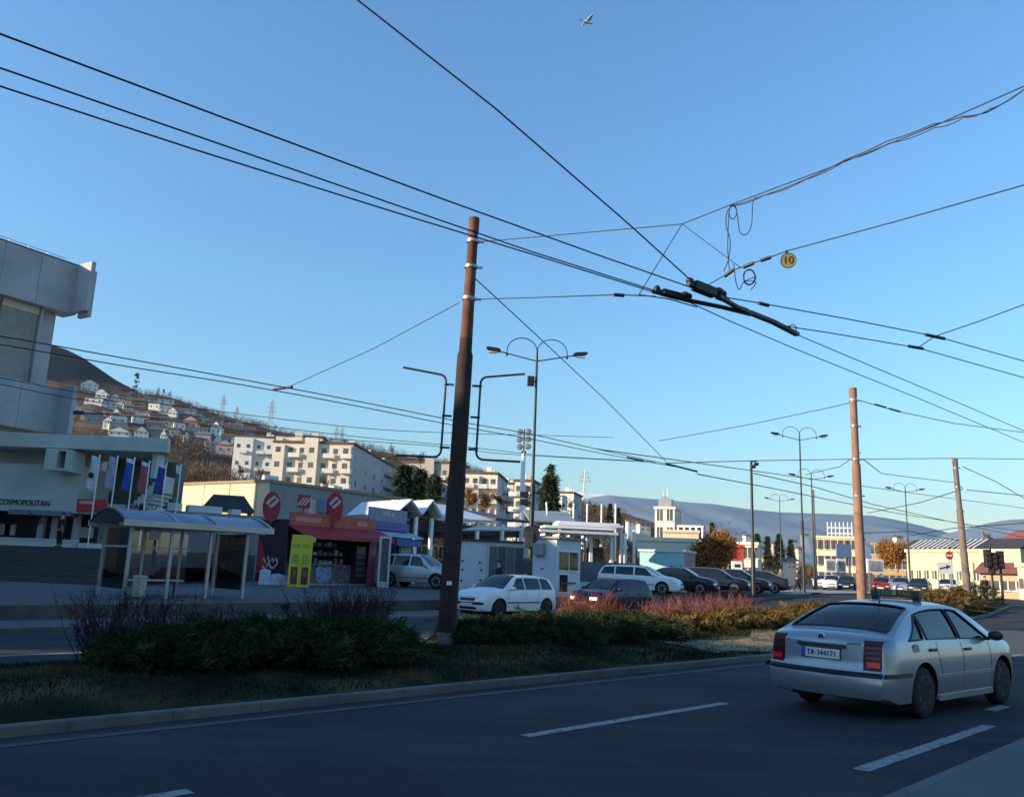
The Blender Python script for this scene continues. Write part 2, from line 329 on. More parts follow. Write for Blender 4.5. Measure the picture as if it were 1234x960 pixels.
structure(b.build('hillside', hillmat('hill_scrub', (.052, .036, .026), (.10, .075, .05), (.15, .12, .075), .035), smooth=80))
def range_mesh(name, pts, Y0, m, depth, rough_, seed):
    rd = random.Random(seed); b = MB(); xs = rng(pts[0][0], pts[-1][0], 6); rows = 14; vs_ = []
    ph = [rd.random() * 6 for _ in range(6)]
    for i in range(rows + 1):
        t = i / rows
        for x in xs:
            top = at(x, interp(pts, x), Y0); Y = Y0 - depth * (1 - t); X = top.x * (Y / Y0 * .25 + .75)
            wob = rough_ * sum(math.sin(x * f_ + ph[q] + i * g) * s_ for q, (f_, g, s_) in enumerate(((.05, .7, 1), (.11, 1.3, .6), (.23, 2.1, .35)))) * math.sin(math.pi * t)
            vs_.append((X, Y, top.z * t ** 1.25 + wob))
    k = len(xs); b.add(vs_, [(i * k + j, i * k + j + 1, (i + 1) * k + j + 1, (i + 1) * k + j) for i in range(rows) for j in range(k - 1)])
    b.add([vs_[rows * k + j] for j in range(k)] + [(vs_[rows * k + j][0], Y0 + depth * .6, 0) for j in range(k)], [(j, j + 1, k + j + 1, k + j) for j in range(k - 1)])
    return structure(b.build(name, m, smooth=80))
range_mesh('wooded_mountain', [(-300, 330), (0, 395), (40, 410), (60, 415), (80, 421), (100, 431), (115, 441), (140, 458), (170, 474), (210, 490), (260, 520)], 1150, hillmat('shaded_wood', (.003, .005, .012), (.006, .008, .016), (.010, .011, .02), .015), 330, 6, 1)  # slope turned from the sun: its shade put into the near-black blue
range_mesh('distant_mountain', [(560, 618), (640, 610), (690, 604), (715, 598.5), (735, 596.5), (760, 599), (800, 602), (830, 605), (860, 607), (900, 613), (940, 617), (1000, 619), (1050, 621), (1080, 626), (1110, 633), (1140, 641), (1165, 648), (1200, 660)], 4600, hillmat('hazed_wood', (.14, .19, .235), (.165, .215, .26), (.19, .24, .28), .006), 1900, 12, 2)  # pale blue of the haze put into the slope colour
range_mesh('distant_mountain', [(1085, 662), (1110, 652), (1140, 643), (1160, 638), (1190, 630), (1215, 626), (1240, 625), (1300, 620), (1400, 610), (1600, 600)], 4000, MATS.get('x') or hillmat('hazed_wood_two', (.14, .19, .235), (.165, .215, .26), (.19, .24, .28), .006), 1500, 10, 3)  # right-hand range gets the same haze-pale colouring
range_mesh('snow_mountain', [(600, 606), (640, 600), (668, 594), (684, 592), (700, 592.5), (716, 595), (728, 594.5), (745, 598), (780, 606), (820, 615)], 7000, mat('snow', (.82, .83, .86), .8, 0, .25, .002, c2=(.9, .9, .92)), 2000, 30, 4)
# ================================================================ cars
RIM = mat('alloy_rim', (.32, .33, .34), .35, .7, .1, 6)
DRIM = mat('steel_wheel_dark', (.012, .012, .014), .55, .2, .1, 6)
HEADL = mat('headlamp_glass', (.55, .57, .58), .12, .3, 0)
HEADON = mat('headlamp_lit', (1, .86, .66), .3, 0, 0, emis=2.2)
TAILD = mat('tail_lamp_red', (.13, .008, .01), .15, 0, .15, 30)
TAILDK = mat('tail_lamp_smoked', (.05, .007, .012), .3, 0, .1, 30, spec=.25)
TAILON = mat('tail_lamp_lit', (.34, .008, .012), .25, 0, 0, emis=.14)
SEATM = mat('seat_fabric', (.02, .02, .023), .9, 0, .2, 10)
CHROME = mat('chrome', (.6, .6, .6), .18, 1, 0)
PLATEW = mat('plate_white', (.62, .63, .62), .4, 0, .05); PLATEB = mat('plate_blue', (.02, .06, .35), .4, 0, 0)
SPEC = dict(
 liftback=dict(L=4.51, W=1.731, top=[(-2.26, .93), (-2.2, .985), (-2.05, 1.02), (-1.86, 1.04), (-1.7, 1.09), (-1.3, 1.26), (-.95, 1.365), (-.6, 1.412), (-.2, 1.43), (.15, 1.425), (.5, 1.385), (.8, 1.275), (1.25, 1.03), (1.4, .975), (1.8, .9), (2.1, .8), (2.26, .68)],
   belt=[(-2.3, .93), (-1.2, .935), (.9, .9), (1.4, .87), (2.3, .7)], zb=.19, axle=(-1.155, 1.357), R=.315,
   rear=[(.15, .16), (.24, .06), (.36, .005), (.47, 0), (.555, .0), (.575, .045), (.62, .07), (.75, .08), (.9, .10), (1.0, .16)], front=[(.15, .12), (.3, .02), (.5, 0), (.62, .03), (.75, .12)],
   ws=(.52, 1.27), rw=(-1.74, -.93), side=[(-1.48, -1.02, -1.09, -1.01), (-.98, -.98, -.02, -.02), (.04, .04, 1.05, .36)], tum=.5),
 hatch=dict(L=4.02, W=1.69, top=[(-2.02, .92), (-1.99, .98), (-1.9, 1.05), (-1.6, 1.33), (-1.42, 1.39), (-1, 1.42), (-.3, 1.43), (.1, 1.42), (.35, 1.36), (.95, 1.0), (1.1, .95), (1.6, .88), (1.9, .79), (2.02, .68)],
   belt=[(-2.1, .92), (1.0, .88), (2, .7)], zb=.2, axle=(-1.24, 1.235), R=.3, rear=[(.15, .14), (.3, .02), (.5, 0), (.56, .03), (.9, .06), (1.05, .1)], front=[(.15, .1), (.3, .01), (.5, 0), (.6, .03), (.75, .06)],
   ws=(.2, .98), rw=(-1.93, -1.5), side=[(-1.62, -1.4, -.98, -.98), (-.92, -.92, -.12, -.12), (-.06, -.06, .8, .26)], tum=.42),
 wagon=dict(L=4.55, W=1.74, top=[(-2.28, .98), (-2.24, 1.05), (-2.1, 1.2), (-1.9, 1.38), (-1.7, 1.43), (-1.2, 1.46), (-.3, 1.47), (.2, 1.45), (.5, 1.39), (1.15, 1.03), (1.3, .97), (1.8, .89), (2.15, .78), (2.28, .66)],
   belt=[(-2.3, .95), (1.1, .89), (2.3, .7)], zb=.2, axle=(-1.2, 1.35), R=.32, rear=[(.15, .14), (.3, .02), (.5, 0), (.56, .03), (.95, .06), (1.05, .1)], front=[(.15, .1), (.3, .01), (.5, 0), (.6, .03), (.75, .08)],
   ws=(.42, 1.18), rw=(-2.16, -1.84), side=[(-1.98, -1.78, -1.2, -1.2), (-1.12, -1.12, -.18, -.18), (-.1, -.1, 1.0, .46)], tum=.42),
 suv=dict(L=4.5, W=1.84, top=[(-2.25, 1.1), (-2.2, 1.2), (-2.0, 1.5), (-1.8, 1.62), (-1.2, 1.68), (-.3, 1.69), (.2, 1.66), (.45, 1.58), (1.05, 1.15), (1.2, 1.09), (1.7, 1.03), (2.1, .92), (2.25, .78)],
   belt=[(-2.3, 1.08), (1.1, 1.0), (2.3, .8)], zb=.26, axle=(-1.25, 1.4), R=.36, rear=[(.2, .14), (.4, .02), (.6, 0), (.7, .03), (1.1, .06), (1.2, .1)], front=[(.2, .1), (.4, .01), (.6, 0), (.7, .03), (.85, .08)],
   ws=(.3, 1.08), rw=(-2.1, -1.8), side=[(-1.9, -1.66, -1.12, -1.12), (-1.04, -1.04, -.2, -.2), (-.12, -.12, .88, .36)], tum=.4),
 sedan=dict(L=4.45, W=1.74, top=[(-2.23, .93), (-2.15, 1.0), (-1.75, 1.05), (-1.5, 1.1), (-.85, 1.37), (-.4, 1.42), (.1, 1.43), (.45, 1.38), (1.1, 1.02), (1.25, .96), (1.75, .89), (2.1, .79), (2.23, .67)],
   belt=[(-2.3, .93), (1.1, .88), (2.3, .7)], zb=.2, axle=(-1.22, 1.33), R=.315, rear=[(.15, .14), (.3, .02), (.5, 0), (.56, .03), (.9, .06), (1.0, .12)], front=[(.15, .1), (.3, .01), (.5, 0), (.6, .03), (.75, .08)],
   ws=(.36, 1.13), rw=(-1.55, -.82), side=[(-1.3, -.9, -.9, -.9), (-.84, -.84, -.02, -.02), (.05, .05, .95, .4)], tum=.45))
class Car:
    def __init__(s, P):
        s.P = P; s.h = P['L'] / 2; s.crown = .05
    def plan(s, x):
        h = s.h; a = min(1, max(0, (x + h) / .42)); c = min(1, max(0, (h - x) / .75))
        return (.90 + .10 * math.sin(a * math.pi / 2)) * (.80 + .20 * math.sin(c * math.pi / 2))
    def base(s, x):
        h = s.h; return s.P['zb'] + .07 * (1 - ss(0, .5, x + h)) + .0 * (1 - ss(0, .5, h - x))
    def keys(s, x):
        P = s.P; W = P['W'] / 2 * s.plan(x); zt = interp_s(P['top'], x); z4 = zt - s.crown; zb = s.base(x); zl = min(interp(P['belt'], x), z4 - .025)
        return W, zt, z4, zb, zl
    def wid(s, W, z, zl0):
        return W * interp([(.15, .94), (.27, .965), (.36, .985), (.52, .997), (.70, 1.0), (.78, .99), (zl0, .955)], z)
    def half(s, x):
        W, zt, z4, zb, zl = s.keys(x); zl0 = max(.85, interp(s.P['belt'], x)); out = [(0, zb), (W * .6, zb), (s.wid(W, zb, zl0) - .03, zb)]
        for k in range(9): z = zb + .02 + (zl - zb - .02) * k / 8; out.append((s.wid(W, z, zl0), z))
        y3 = out[-1][0]; y4 = y3 - (z4 - zl) * s.P['tum'] - .012
        for k in range(1, 6): t = k / 5; out.append((y3 + (y4 - y3) * t + .02 * math.sin(math.pi * t) * min(1, (z4 - zl) * 3), zl + (z4 - zl) * t))
        for k in range(1, 7):
            q = 1 - k / 6; out.append((y4 * q, z4 + s.crown * (1 - q ** 2.6)))
        return out
    def sx(s, x, y, z):
        h = s.h; wr = max(0, 1 - (x + h) / .55); wf = max(0, 1 - (h - x) / .6)
        return x + wr * interp(s.P['rear'], z) - wf * interp(s.P['front'], z)
    def P3(s, x, y, z): return (s.sx(x, y, z), y, z)
    def end_x(s, sg, y, z):
        x = -s.h if sg < 0 else s.h; W, zt, z4, zb, zl = s.keys(x); w_ = s.wid(W, min(z, zl), max(.85, zl)); bl = .13 if sg < 0 else .16
        return s.sx(x, y, z) + sg * (bl * (1 - min(1, abs(y) / w_) ** 2.2) - bl)
    def body(s, nx=64):
        h = s.h; xs = [-h + 2 * h * (.5 - .5 * math.cos(math.pi * i / nx)) * 1.0 for i in range(nx + 1)]; b = MB(); rows = []
        xs = sorted(set(round(-h + 2 * h * (i / nx), 4) for i in range(nx + 1)) | {round(-h + q, 4) for q in (.02, .05, .09)} | {round(h - q, 4) for q in (.02, .05, .1)})
        for x in xs:
            hf = s.half(x); pts = [(y, z) for y, z in hf] + [(-y, z) for y, z in hf[-2:0:-1]]; row = []
            for y, z in pts:
                X = s.sx(x, y, z)
                wy = s.keys(x)[0]
                wr = max(0, 1 - (x + h) / .4); wf = max(0, 1 - (h - x) / .5); q = 1 - min(1, abs(y) / wy) ** 2.2
                X += -wr * (.13 * q - .13) + wf * (.16 * q - .16); row.append((X, y, z))
            rows.append(row)
        n = len(rows[0]); b.add([p for r in rows for p in r], [(i * n + k, i * n + (k + 1) % n, (i + 1) * n + (k + 1) % n, (i + 1) * n + k) for i in range(len(rows) - 1) for k in range(n)])
        hn = len(s.half(0))
        for ri, x, sg in ((0, xs[0], -1), (len(rows) - 1, xs[-1], 1)):
            hf = s.half(x); W = s.keys(x)[0]; J = 8; vs_ = []
            for y, z in hf:
                for j in range(J + 1):
                    yy = y * (1 - 2 * j / J); q = 1 - min(1, abs(yy) / W) ** 2.2; bl = .13 if sg < 0 else .16
                    vs_.append((s.sx(x, yy, z) + sg * (bl * q - bl), yy, z))
            b.add(vs_, [(i * (J + 1) + j, i * (J + 1) + j + 1, (i + 1) * (J + 1) + j + 1, (i + 1) * (J + 1) + j) for i in range(hn - 1) for j in range(J)])
        return b
    def rearpt(s, y, z, off=.004): return (s.end_x(-1, y, z) + .0 - off + .0, y, z)
    def surf_side(s, x, t, sg):
        W, zt, z4, zb, zl = s.keys(x); zl0 = max(.85, interp(s.P['belt'], x)); y3 = s.wid(W, zl, zl0); y4 = y3 - (z4 - zl) * s.P['tum'] - .012
        y = y3 + (y4 - y3) * t + .02 * math.sin(math.pi * t) * min(1, (z4 - zl) * 3); z = zl + (z4 - zl) * t
        return Vector((s.sx(x, y, z), sg * y, z))
    def surf_top(s, x, q):
        W, zt, z4, zb, zl = s.keys(x); zl0 = max(.85, interp(s.P['belt'], x)); y3 = s.wid(W, zl, zl0); y4 = y3 - (z4 - zl) * s.P['tum'] - .012
        z = z4 + s.crown * (1 - abs(q) ** 2.6); return Vector((s.sx(x, 0, z), y4 * q, z))
    def flank(s, x, z, sg, off=0):
        W, zt, z4, zb, zl = s.keys(x); return Vector((s.sx(x, 0, z), sg * (s.wid(W, z, max(.85, zl)) + off), z))
    def patch(s, fn, off, nu, nv):
        """points of fn(i/nu, j/nv) pushed out along the patch normal"""
        g = [[fn(i / nu, j / nv) for j in range(nv + 1)] for i in range(nu + 1)]; out = []
        for i in range(nu + 1):
            r = []
            for j in range(nv + 1):
                du = g[min(i + 1, nu)][j] - g[max(i - 1, 0)][j]; dv = g[i][min(j + 1, nv)] - g[i][max(j - 1, 0)]; nn = du.cross(dv)
                if nn.length < 1e-9: nn = Vector((0, 0, 1))
                nn.normalize(); c = g[i][j] - Vector((0, 0, .75))
                if nn.dot(Vector((c.x * .1, c.y, c.z))) < 0: nn = -nn
                r.append(g[i][j] + nn * off)
            out.append(r)
        return out
def interp_s(pts, x):
    """smooth (Catmull-Rom) interpolation"""
    if x <= pts[0][0]: return pts[0][1]
    if x >= pts[-1][0]: return pts[-1][1]
    for i in range(len(pts) - 1):
        if x <= pts[i + 1][0]: break
    p0 = pts[max(i - 1, 0)]; p1 = pts[i]; p2 = pts[i + 1]; p3 = pts[min(i + 2, len(pts) - 1)]; d = p2[0] - p1[0]; t = (x - p1[0]) / d
    m1 = (p2[1] - p0[1]) / (p2[0] - p0[0]) * d; m2 = (p3[1] - p1[1]) / (p3[0] - p1[0]) * d
    return (2 * t**3 - 3 * t**2 + 1) * p1[1] + (t**3 - 2 * t**2 + t) * m1 + (-2 * t**3 + 3 * t**2) * p2[1] + (t**3 - t**2) * m2
def grid_faces(g):
    n = len(g[0]); return [p for r in g for p in r], [(i * n + j, i * n + j + 1, (i + 1) * n + j + 1, (i + 1) * n + j) for i in range(len(g) - 1) for j in range(n - 1)]
def solid_patch(c, fn, o0, o1, nu, nv):
    a = c.patch(fn, o0, nu, nv); d = c.patch(fn, o1, nu, nv); b = MB(); b.add(*grid_faces(a)); b.add(*grid_faces(d))
    rim = [(0, j) for j in range(nv)] + [(i, nv) for i in range(nu)] + [(nu, j) for j in range(nv, 0, -1)] + [(i, 0) for i in range(nu, 0, -1)]
    for q in range(len(rim)):
        (i, j), (k, l) = rim[q], rim[(q + 1) % len(rim)]; b.add([a[i][j], a[k][l], d[k][l], d[i][j]], [(0, 1, 2, 3)])
    return b
def boolean(o, cutters):
    for ct in cutters:
        md = o.modifiers.new('cut', 'BOOLEAN'); md.object = ct; md.operation = 'DIFFERENCE'; md.solver = 'EXACT'
    me = bpy.data.meshes.new_from_object(o.evaluated_get(bpy.context.evaluated_depsgraph_get()))
    o.modifiers.clear(); o.data = me
    for ct in cutters: bpy.data.objects.remove(ct)
def outward(o):
    me = o.data; s = sum(p.area * p.normal.dot(Vector((p.center.x * .15, p.center.y, p.center.z - .75))) for p in me.polygons)
    if s < 0: me.flip_normals()
def make_wheel(t, x, y, R, rim_m, spokes=7):
    sg = 1 if y > 0 else -1; b = MB(); wd = .19
    b.lathe([(R * .60, -wd / 2), (R * .9, -wd / 2), (R * .97, -wd * .42), (R, -wd * .3), (R, wd * .3), (R * .97, wd * .42), (R * .9, wd / 2), (R * .60, wd / 2)], 28, ax='y')
    w_ = b.build('wheel', RUBBER, t, smooth=40); w_.location = (x, y - sg * wd / 2, R)
    r = MB(); o = sg * wd * .5; r.lathe([(R * .62, o * .6), (R * .66, o * 1.02), (R * .62, o * 1.04), (R * .55, o * .7)], 28, ax='y')
    r.lathe([(R * .58, o * .35), (R * .57, o * .36)], 20, ax='y'); r.lathe([(R * .14, o * .5), (R * .14, o * .95), (.01, o * 1.0)], 14, ax='y')
    for k in range(spokes):
        a = 2 * math.pi * k / spokes; r.bar((math.cos(a) * R * .1, o * .82, math.sin(a) * R * .1), (math.cos(a) * R * .62, o * .86, math.sin(a) * R * .62), R * .17, .03, up=(0, 1, 0))
    r.build('rim', rim_m, w_, smooth=35); return w_
def car_thing(name, label, kind, loc, heading, paint, group=None, rim=RIM, lights=False, cut=False, nx=40, bumper=None, cat='car', plate=True):
    P = SPEC[kind]; c = Car(P); t = thing(name, label, cat, loc, R_(90 - heading), group); h = c.h
    bd = c.body(nx).build('body', [paint, BLACK])
    cutters = []
    for ax in P['axle']:
        for sg in (-1, 1):
            k = MB(); k.lathe([(P['R'] + .05, sg * (P['W'] / 2 - .3)), (P['R'] + .05, sg * (P['W'] / 2 + .2))], 40, ax='y', c=(ax, 0, P['R'] + .01)); cutters.append(k.build('cutter', BLACK))
    wins = []
    a0, a1 = P['ws']; wins.append(('windscreen', lambda u, v: c.surf_top(a0 + (a1 - a0) * u, -.9 + 1.8 * v), 8, 10))
    r0, r1 = P['rw']; wins.append(('rear_window', lambda u, v: c.surf_top(r0 + (r1 - r0) * u, (-.88 + 1.76 * v) * (1.0 if u > .1 else .97)), 8, 10))
    for q, (x0b, x0t, x1b, x1t) in enumerate(P['side']):
        for sg in (-1, 1):
            def fn(u, v, x0b=x0b, x0t=x0t, x1b=x1b, x1t=x1t, sg=sg):
                tt = .08 + .80 * v; return c.surf_side(x0b + (x0t - x0b) * v + ((x1b + (x1t - x1b) * v) - (x0b + (x0t - x0b) * v)) * u, tt, sg)
            wins.append(('side_window', fn, 6, 5))
    if cut:
        cb = MB(); rows = []
        xs = rng(-1.62, 1.1, .12)
        for x in xs:
            hf = [(y * .93, max(.42, min(z, 9) - .045)) for y, z in c.half(x)[8:]]; z0 = .42
            W = hf[0][0]; pts = [(W, z0)] + hf; rows.append([(x, y, z) for y, z in pts] + [(x, -y, z) for y, z in pts[-2::-1]])
        n_ = len(rows[0]); cb.add([p for r in rows for p in r], [(i * n_ + k, i * n_ + (k + 1) % n_, (i + 1) * n_ + (k + 1) % n_, (i + 1) * n_ + k) for i in range(len(rows) - 1) for k in range(n_)] + [tuple(range(n_)), tuple((len(rows) - 1) * n_ + k for k in range(n_))[::-1]])
        cutters.append(cb.build('cutter', BLACK))
        for nm, fn, nu, nv in wins:
            cutters.append(solid_patch(c, fn, -.16, .1, nu, nv).build('cutter', BLACK))
    boolean(bd, cutters); bd.parent = t; bd.data.polygons.foreach_set('use_smooth', [True] * len(bd.data.polygons)); bd.data.set_sharp_from_angle(angle=R_(34))
    for p in bd.data.polygons:                                                     # arch linings and underside are unpainted
        cx, cy, cz = p.center
        if p.material_index == 0 and (cz < P['zb'] + .012 or any((cx - ax) ** 2 + (cz - P['R'] - .01) ** 2 < (P['R'] + .052) ** 2 and abs(cy) < P['W'] / 2 - .005 for ax in P['axle']) and cz < .72 and abs(p.normal.y) < .9 or (any((cx - ax) ** 2 + (cz - P['R'] - .01) ** 2 < (P['R'] + .04) ** 2 for ax in P['axle']) and abs(cy) < P['W'] / 2 - .12)): p.material_index = 1
        if cut and (abs(cy) < .80 * P['W'] / 2 * 1.1 and -1.7 < cx < 1.2 and .40 < cz < 1.36) and (p.normal.z > .9 and cz < .6 or p.normal.dot(Vector((0, cy, cz - .8))) < -.05): p.material_index = 1
    gm = clear_glass('tinted_car_glass', (.45, .50, .52)) if cut else GLASS
    for nm, fn, nu, nv in wins:
        b = MB(); b.add(*grid_faces(c.patch(fn, -.006 if cut else .004, nu, nv))); wo = b.build(nm, gm, t, smooth=60); outward(wo)
        g = c.patch(fn, .007, nu, nv); rim_ = [g[0][j] for j in range(nv)] + [g[i][nv] for i in range(nu)] + [g[nu][j] for j in range(nv, 0, -1)] + [g[i][0] for i in range(nu, 0, -1)]
        if cut or nm != 'side_window':
            fb = MB(); fb.tube(rim_ + rim_[:2], .011 if cut else .009, 5, cap=False); fb.build('window_seal', BLACK, wo)
    for ax in P['axle']:
        for sg in (-1, 1): make_wheel(t, ax, sg * (P['W'] / 2 - .025), P['R'], rim)
    # door seams, handles, mirrors, side moulding
    for sg in (-1, 1):
        for xa, zlo in ((P['axle'][0] + .42, .42), (P['side'][1][2] + .03, .3), (P['axle'][1] - .42, .3)):
            sm = MB(); zt_ = c.keys(xa)[4]; pts = [c.flank(xa - (.0 if zlo < .4 else -.12 * (1 - k / 6) ** 2), zlo + (zt_ - zlo) * k / 6, sg, .0005) for k in range(7)]; sm.tube(pts, .0032, 4)
            sm.build('door_seam', BLACK, t)
        for xh in (P['side'][1][0] + .10, P['side'][2][0] + .14):
            z_ = c.keys(xh)[4] - .10; p = c.flank(xh, z_, sg, .012); hb = MB(); hb.box(p.x - .09, p.y - .016, p.z - .018, p.x + .09, p.y + .016, p.z + .018); hb.build('door_handle', BLACK if cut else paint, t, bevel=.008)
        xm = P['side'][2][2] - .12; p = c.surf_side(xm, .12, sg); mb = MB(); mb.ball((p.x, p.y + sg * .13, p.z + .05), .06, .105, .07, 12, 8); mb.bar(p, (p.x, p.y + sg * .1, p.z + .03), .05, .04); mb.build('mirror', BLACK if cut else paint, t, smooth=60)
        mo = MB(); pts = [c.flank(x, .50, sg, .004) for x in rng(P['axle'][0] + P['R'] + .06, P['axle'][1] - P['R'] - .06, .15)]
        for a, d in zip(pts, pts[1:]): mo.bar(a, d, .009, .04)
        mo.build('side_moulding', paint if cut else BLACK, t)
    # lamps and bumpers on the curved ends
    def end_patch(name, sg, y0, y1, z0, z1, off, m, nu=6, nv=4, th=.012, par=None):
        f = lambda u, v, o=0: Vector((c.end_x(sg, y0 + (y1 - y0) * u, z0 + (z1 - z0) * v) + sg * o, y0 + (y1 - y0) * u, z0 + (z1 - z0) * v))
        b = MB(); ga = [[f(i / nu, j / nv, off + th) for j in range(nv + 1)] for i in range(nu + 1)]; gb = [[f(i / nu, j / nv, off - .03) for j in range(nv + 1)] for i in range(nu + 1)]
        b.add(*grid_faces(ga)); b.add(*grid_faces(gb)); rim_ = [(0, j) for j in range(nv)] + [(i, nv) for i in range(nu)] + [(nu, j) for j in range(nv, 0, -1)] + [(i, 0) for i in range(nu, 0, -1)]
        for q in range(len(rim_)):
            (i, j), (k, l) = rim_[q], rim_[(q + 1) % len(rim_)]; b.add([ga[i][j], ga[k][l], gb[k][l], gb[i][j]], [(0, 1, 2, 3)])
        return b.build(name, m, par or t, smooth=35)
    wf = c.keys(h)[0]; wr = c.keys(-h)[0]; z0 = P['zb']; zt = P['top'][-1][1]
    for sg in (-1, 1):
        end_patch('headlight', 1, sg * wf * .58, sg * wf * .985, zt - .15, zt - .035, .0, HEADON if lights else HEADL, th=.014)
    end_patch('grille', 1, -wf * .5, wf * .5, zt - .14, zt - .05, 0, BLACK, th=.01)
    end_patch('front_bumper', 1, -wf * .97, wf * .97, .42, .50, .0, BLACK if kind == 'hatch' or bumper else paint, th=.02)
    end_patch('air_intake', 1, -wf * .6, wf * .6, z0 + .06, z0 + .14, 0, BLACK, th=.006)
    if plate:
        end_patch('number_plate', 1, -.26, .26, .36 if kind != 'suv' else .5, .47 if kind != 'suv' else .61, .02, PLATEW, 2, 1, th=.012)
    if not cut:
        zr = P['top'][0][1]
        for sg in (-1, 1): end_patch('tail_light', -1, sg * wr * .72, sg * wr * .985, zr - .26, zr - .06, 0, TAILD, th=.012)
        end_patch('rear_bumper', -1, -wr * .97, wr * .97, .45, .52, 0, BLACK, th=.02)
        if plate: end_patch('number_plate', -1, -.26, .26, .66, .77, .0, PLATEW, 2, 1, th=.014)
    return t, c, end_patch
# ================================================================ the silver taxi in front
SILVER = mat('silver_blue_paint', (.285, .305, .335), .34, .5, .04, 3, coat=.6)
tx, c, end_patch = car_thing('parked_car', 'silver liftback taxi driving away on the near road, lit tail lamps and roof sign', 'liftback', (5.745, 12.425, 0), 50.3, SILVER, rim=DRIM, cut=True, nx=90, cat='taxi', plate=False)
tx.name = 'taxi_car'
for sg in (-1, 1):
    tl = end_patch('tail_light', -1, sg * .55, sg * .748, .60, .95, 0, TAILDK, 8, 8, .014)
    end_patch('lamp_lens', -1, sg * .585, sg * .735, .635, .70, .008, TAILON, 6, 3, .012, par=tl)
    for z_ in (.74, .80, .86, .92): end_patch('lamp_rib', -1, sg * .57, sg * .735, z_, z_ + .012, .008, TAILD, 5, 1, .010, par=tl)
    sp = MB(); pts = [c.flank(x, .55, sg, .008) for x in rng(-2.14, -1.54, .1)]
    for p_, q_ in zip(pts, pts[1:]): sp.bar(p_, q_, .02, .05)
    sp.build('bumper_strip', BLACK, tx)
end_patch('bumper_strip', -1, -.77, .77, .525, .575, .0, BLACK, 14, 2, .02)
end_patch('boot_handle', -1, -.335, .335, .835, .875, .0, BLACK, 8, 2, .026)
pl = end_patch('number_plate', -1, -.262, .262, .70, .815, .0, PLATEW, 4, 1, .016)
end_patch('plate_band', -1, .205, .258, .703, .812, .012, PLATEB, 1, 1, .007, par=pl)
end_patch('plate_frame', -1, -.275, .275, .69, .825, -.004, BLACK, 4, 1, .014, par=pl)
text('plate_text', 'TA·344171', .098, BLACK, pl, (c.end_x(-1, 0, .757) - .022, -.025, .755), (R_(90), 0, R_(-90)), .002, sx=.93)
for k, (y0_, y1_, z_) in enumerate(((-.45, .45, .60), )):
    sb = MB(); pts = [(c.end_x(-1, y, z_) - .001, y, z_) for y in rng(-.56, .56, .08)]; sb.tube(pts, .004, 4)
    for sg in (-1, 1): sb.tube([(c.end_x(-1, sg * (.545 + .0 * z), z) - .001, sg * (.545), z) for z in rng(.60, .97, .04)], .004, 4)
    sb.build('boot_seam', BLACK, tx)
bx = c.end_x(-1, 0, .955)
bg_ = MB(); bg_.lathe([(.045, -.004), (.045, .006), (.038, .010), (.036, .006), (.01, .006)], 20, ax='x'); o = bg_.build('badge', CHROME, tx, smooth=40); o.location = (bx - .008, 0, .957); o.rotation_euler.z = R_(180)
bi = MB(); bi.prism([(-.028, -.006), (.0, -.008), (.026, -.002), (.03, .004), (.006, .004), (.024, .012), (.0, .012), (.014, .02), (-.006, .018), (-.016, .008), (-.03, .004)], .006, .013, ax='x'); o2 = bi.build('badge_mark', mat('badge_green', (.02, .06, .035), .4, 0, 0), o)
lb = MB()
for k in range(6): yy = -.36 - .028 * k; lb.box(c.end_x(-1, yy, .90) - .008, yy - .009, .888, c.end_x(-1, yy, .90) + .01, yy + .009, .912)
lb.build('boot_lettering', CHROME, tx)
# interior
sb = MB()
for y in (-.36, .36):
    sb.box(-.1, y - .24, .42, .42, y + .24, .58); sb.box(-.30, y - .24, .5, -.14, y + .24, 1.02); sb.box(-.30, y - .12, 1.04, -.2, y + .12, 1.2)
sb.box(-1.1, -.62, .42, -.62, .62, .6); sb.box(-1.26, -.6, .5, -1.1, .6, .95)
for y in (-.38, .38): sb.box(-1.27, y - .12, .95, -1.17, y + .12, 1.08)
sb.box(.75, -.62, .7, 1.08, .62, .9); sb.lathe([(.15, .0), (.18, .012), (.15, .024)], 18, c=(.68, .36, .88), ax='x')
sb.build('seat', SEATM, tx, bevel=.04)
db = MB(); zr = interp_s(c.P['top'], .0)
bs = MB(); bs.box(-.05, -.36, zr + .035, .07, .36, zr + .135); sgn = bs.build('roof_sign', mat('sign_dark_green', (.05, .06, .035), .5, 0, .2, 9), tx, bevel=.015); sgn.location.x = -.05
text('sign_text', 'TAXI ■ TAXI', .082, mat('sign_letter', (.34, .36, .11), .5, 0, 0), sgn, (-.054, 0, zr + .085), (R_(90), 0, R_(-90)), .002)
ft = MB()
for y in (-.3, .3): ft.box(-.03, y - .05, zr - .02, .03, y + .05, zr + .036)
ft.build('sign_foot', BLACK, sgn)
an = MB(); an.tube([(-.78, -.12, interp_s(c.P['top'], -.78) - .01), (-.8, -.12, interp_s(c.P['top'], -.8) + .02)], .012, 6); an.tube([(-.8, -.12, 1.4), (-.9, -.12, 1.57)], .004, 5); an.build('antenna', BLACK, tx)
ex = MB(); ex.lathe([(.02, 0), (.025, .0), (.025, .12), (.02, .12)], 12, ax='x', c=(-2.17, .42, .24)); ex.build('exhaust_pipe', DSTEEL, tx)
for sg in (-1, 1):
    sk = MB()
    pts = [c.flank(x, .225, sg, .012) for x in rng(-.76, .96, .12)]
    for a, d in zip(pts, pts[1:]): sk.bar(a, d, .02, .07)
    sk.build('side_skirt', SILVER, tx)
    fl = MB(); fl.box(-1.53, sg * .66 - .1, .13, -1.51, sg * .66 + .1, .33); fl.build('mud_flap', BLACK, tx)
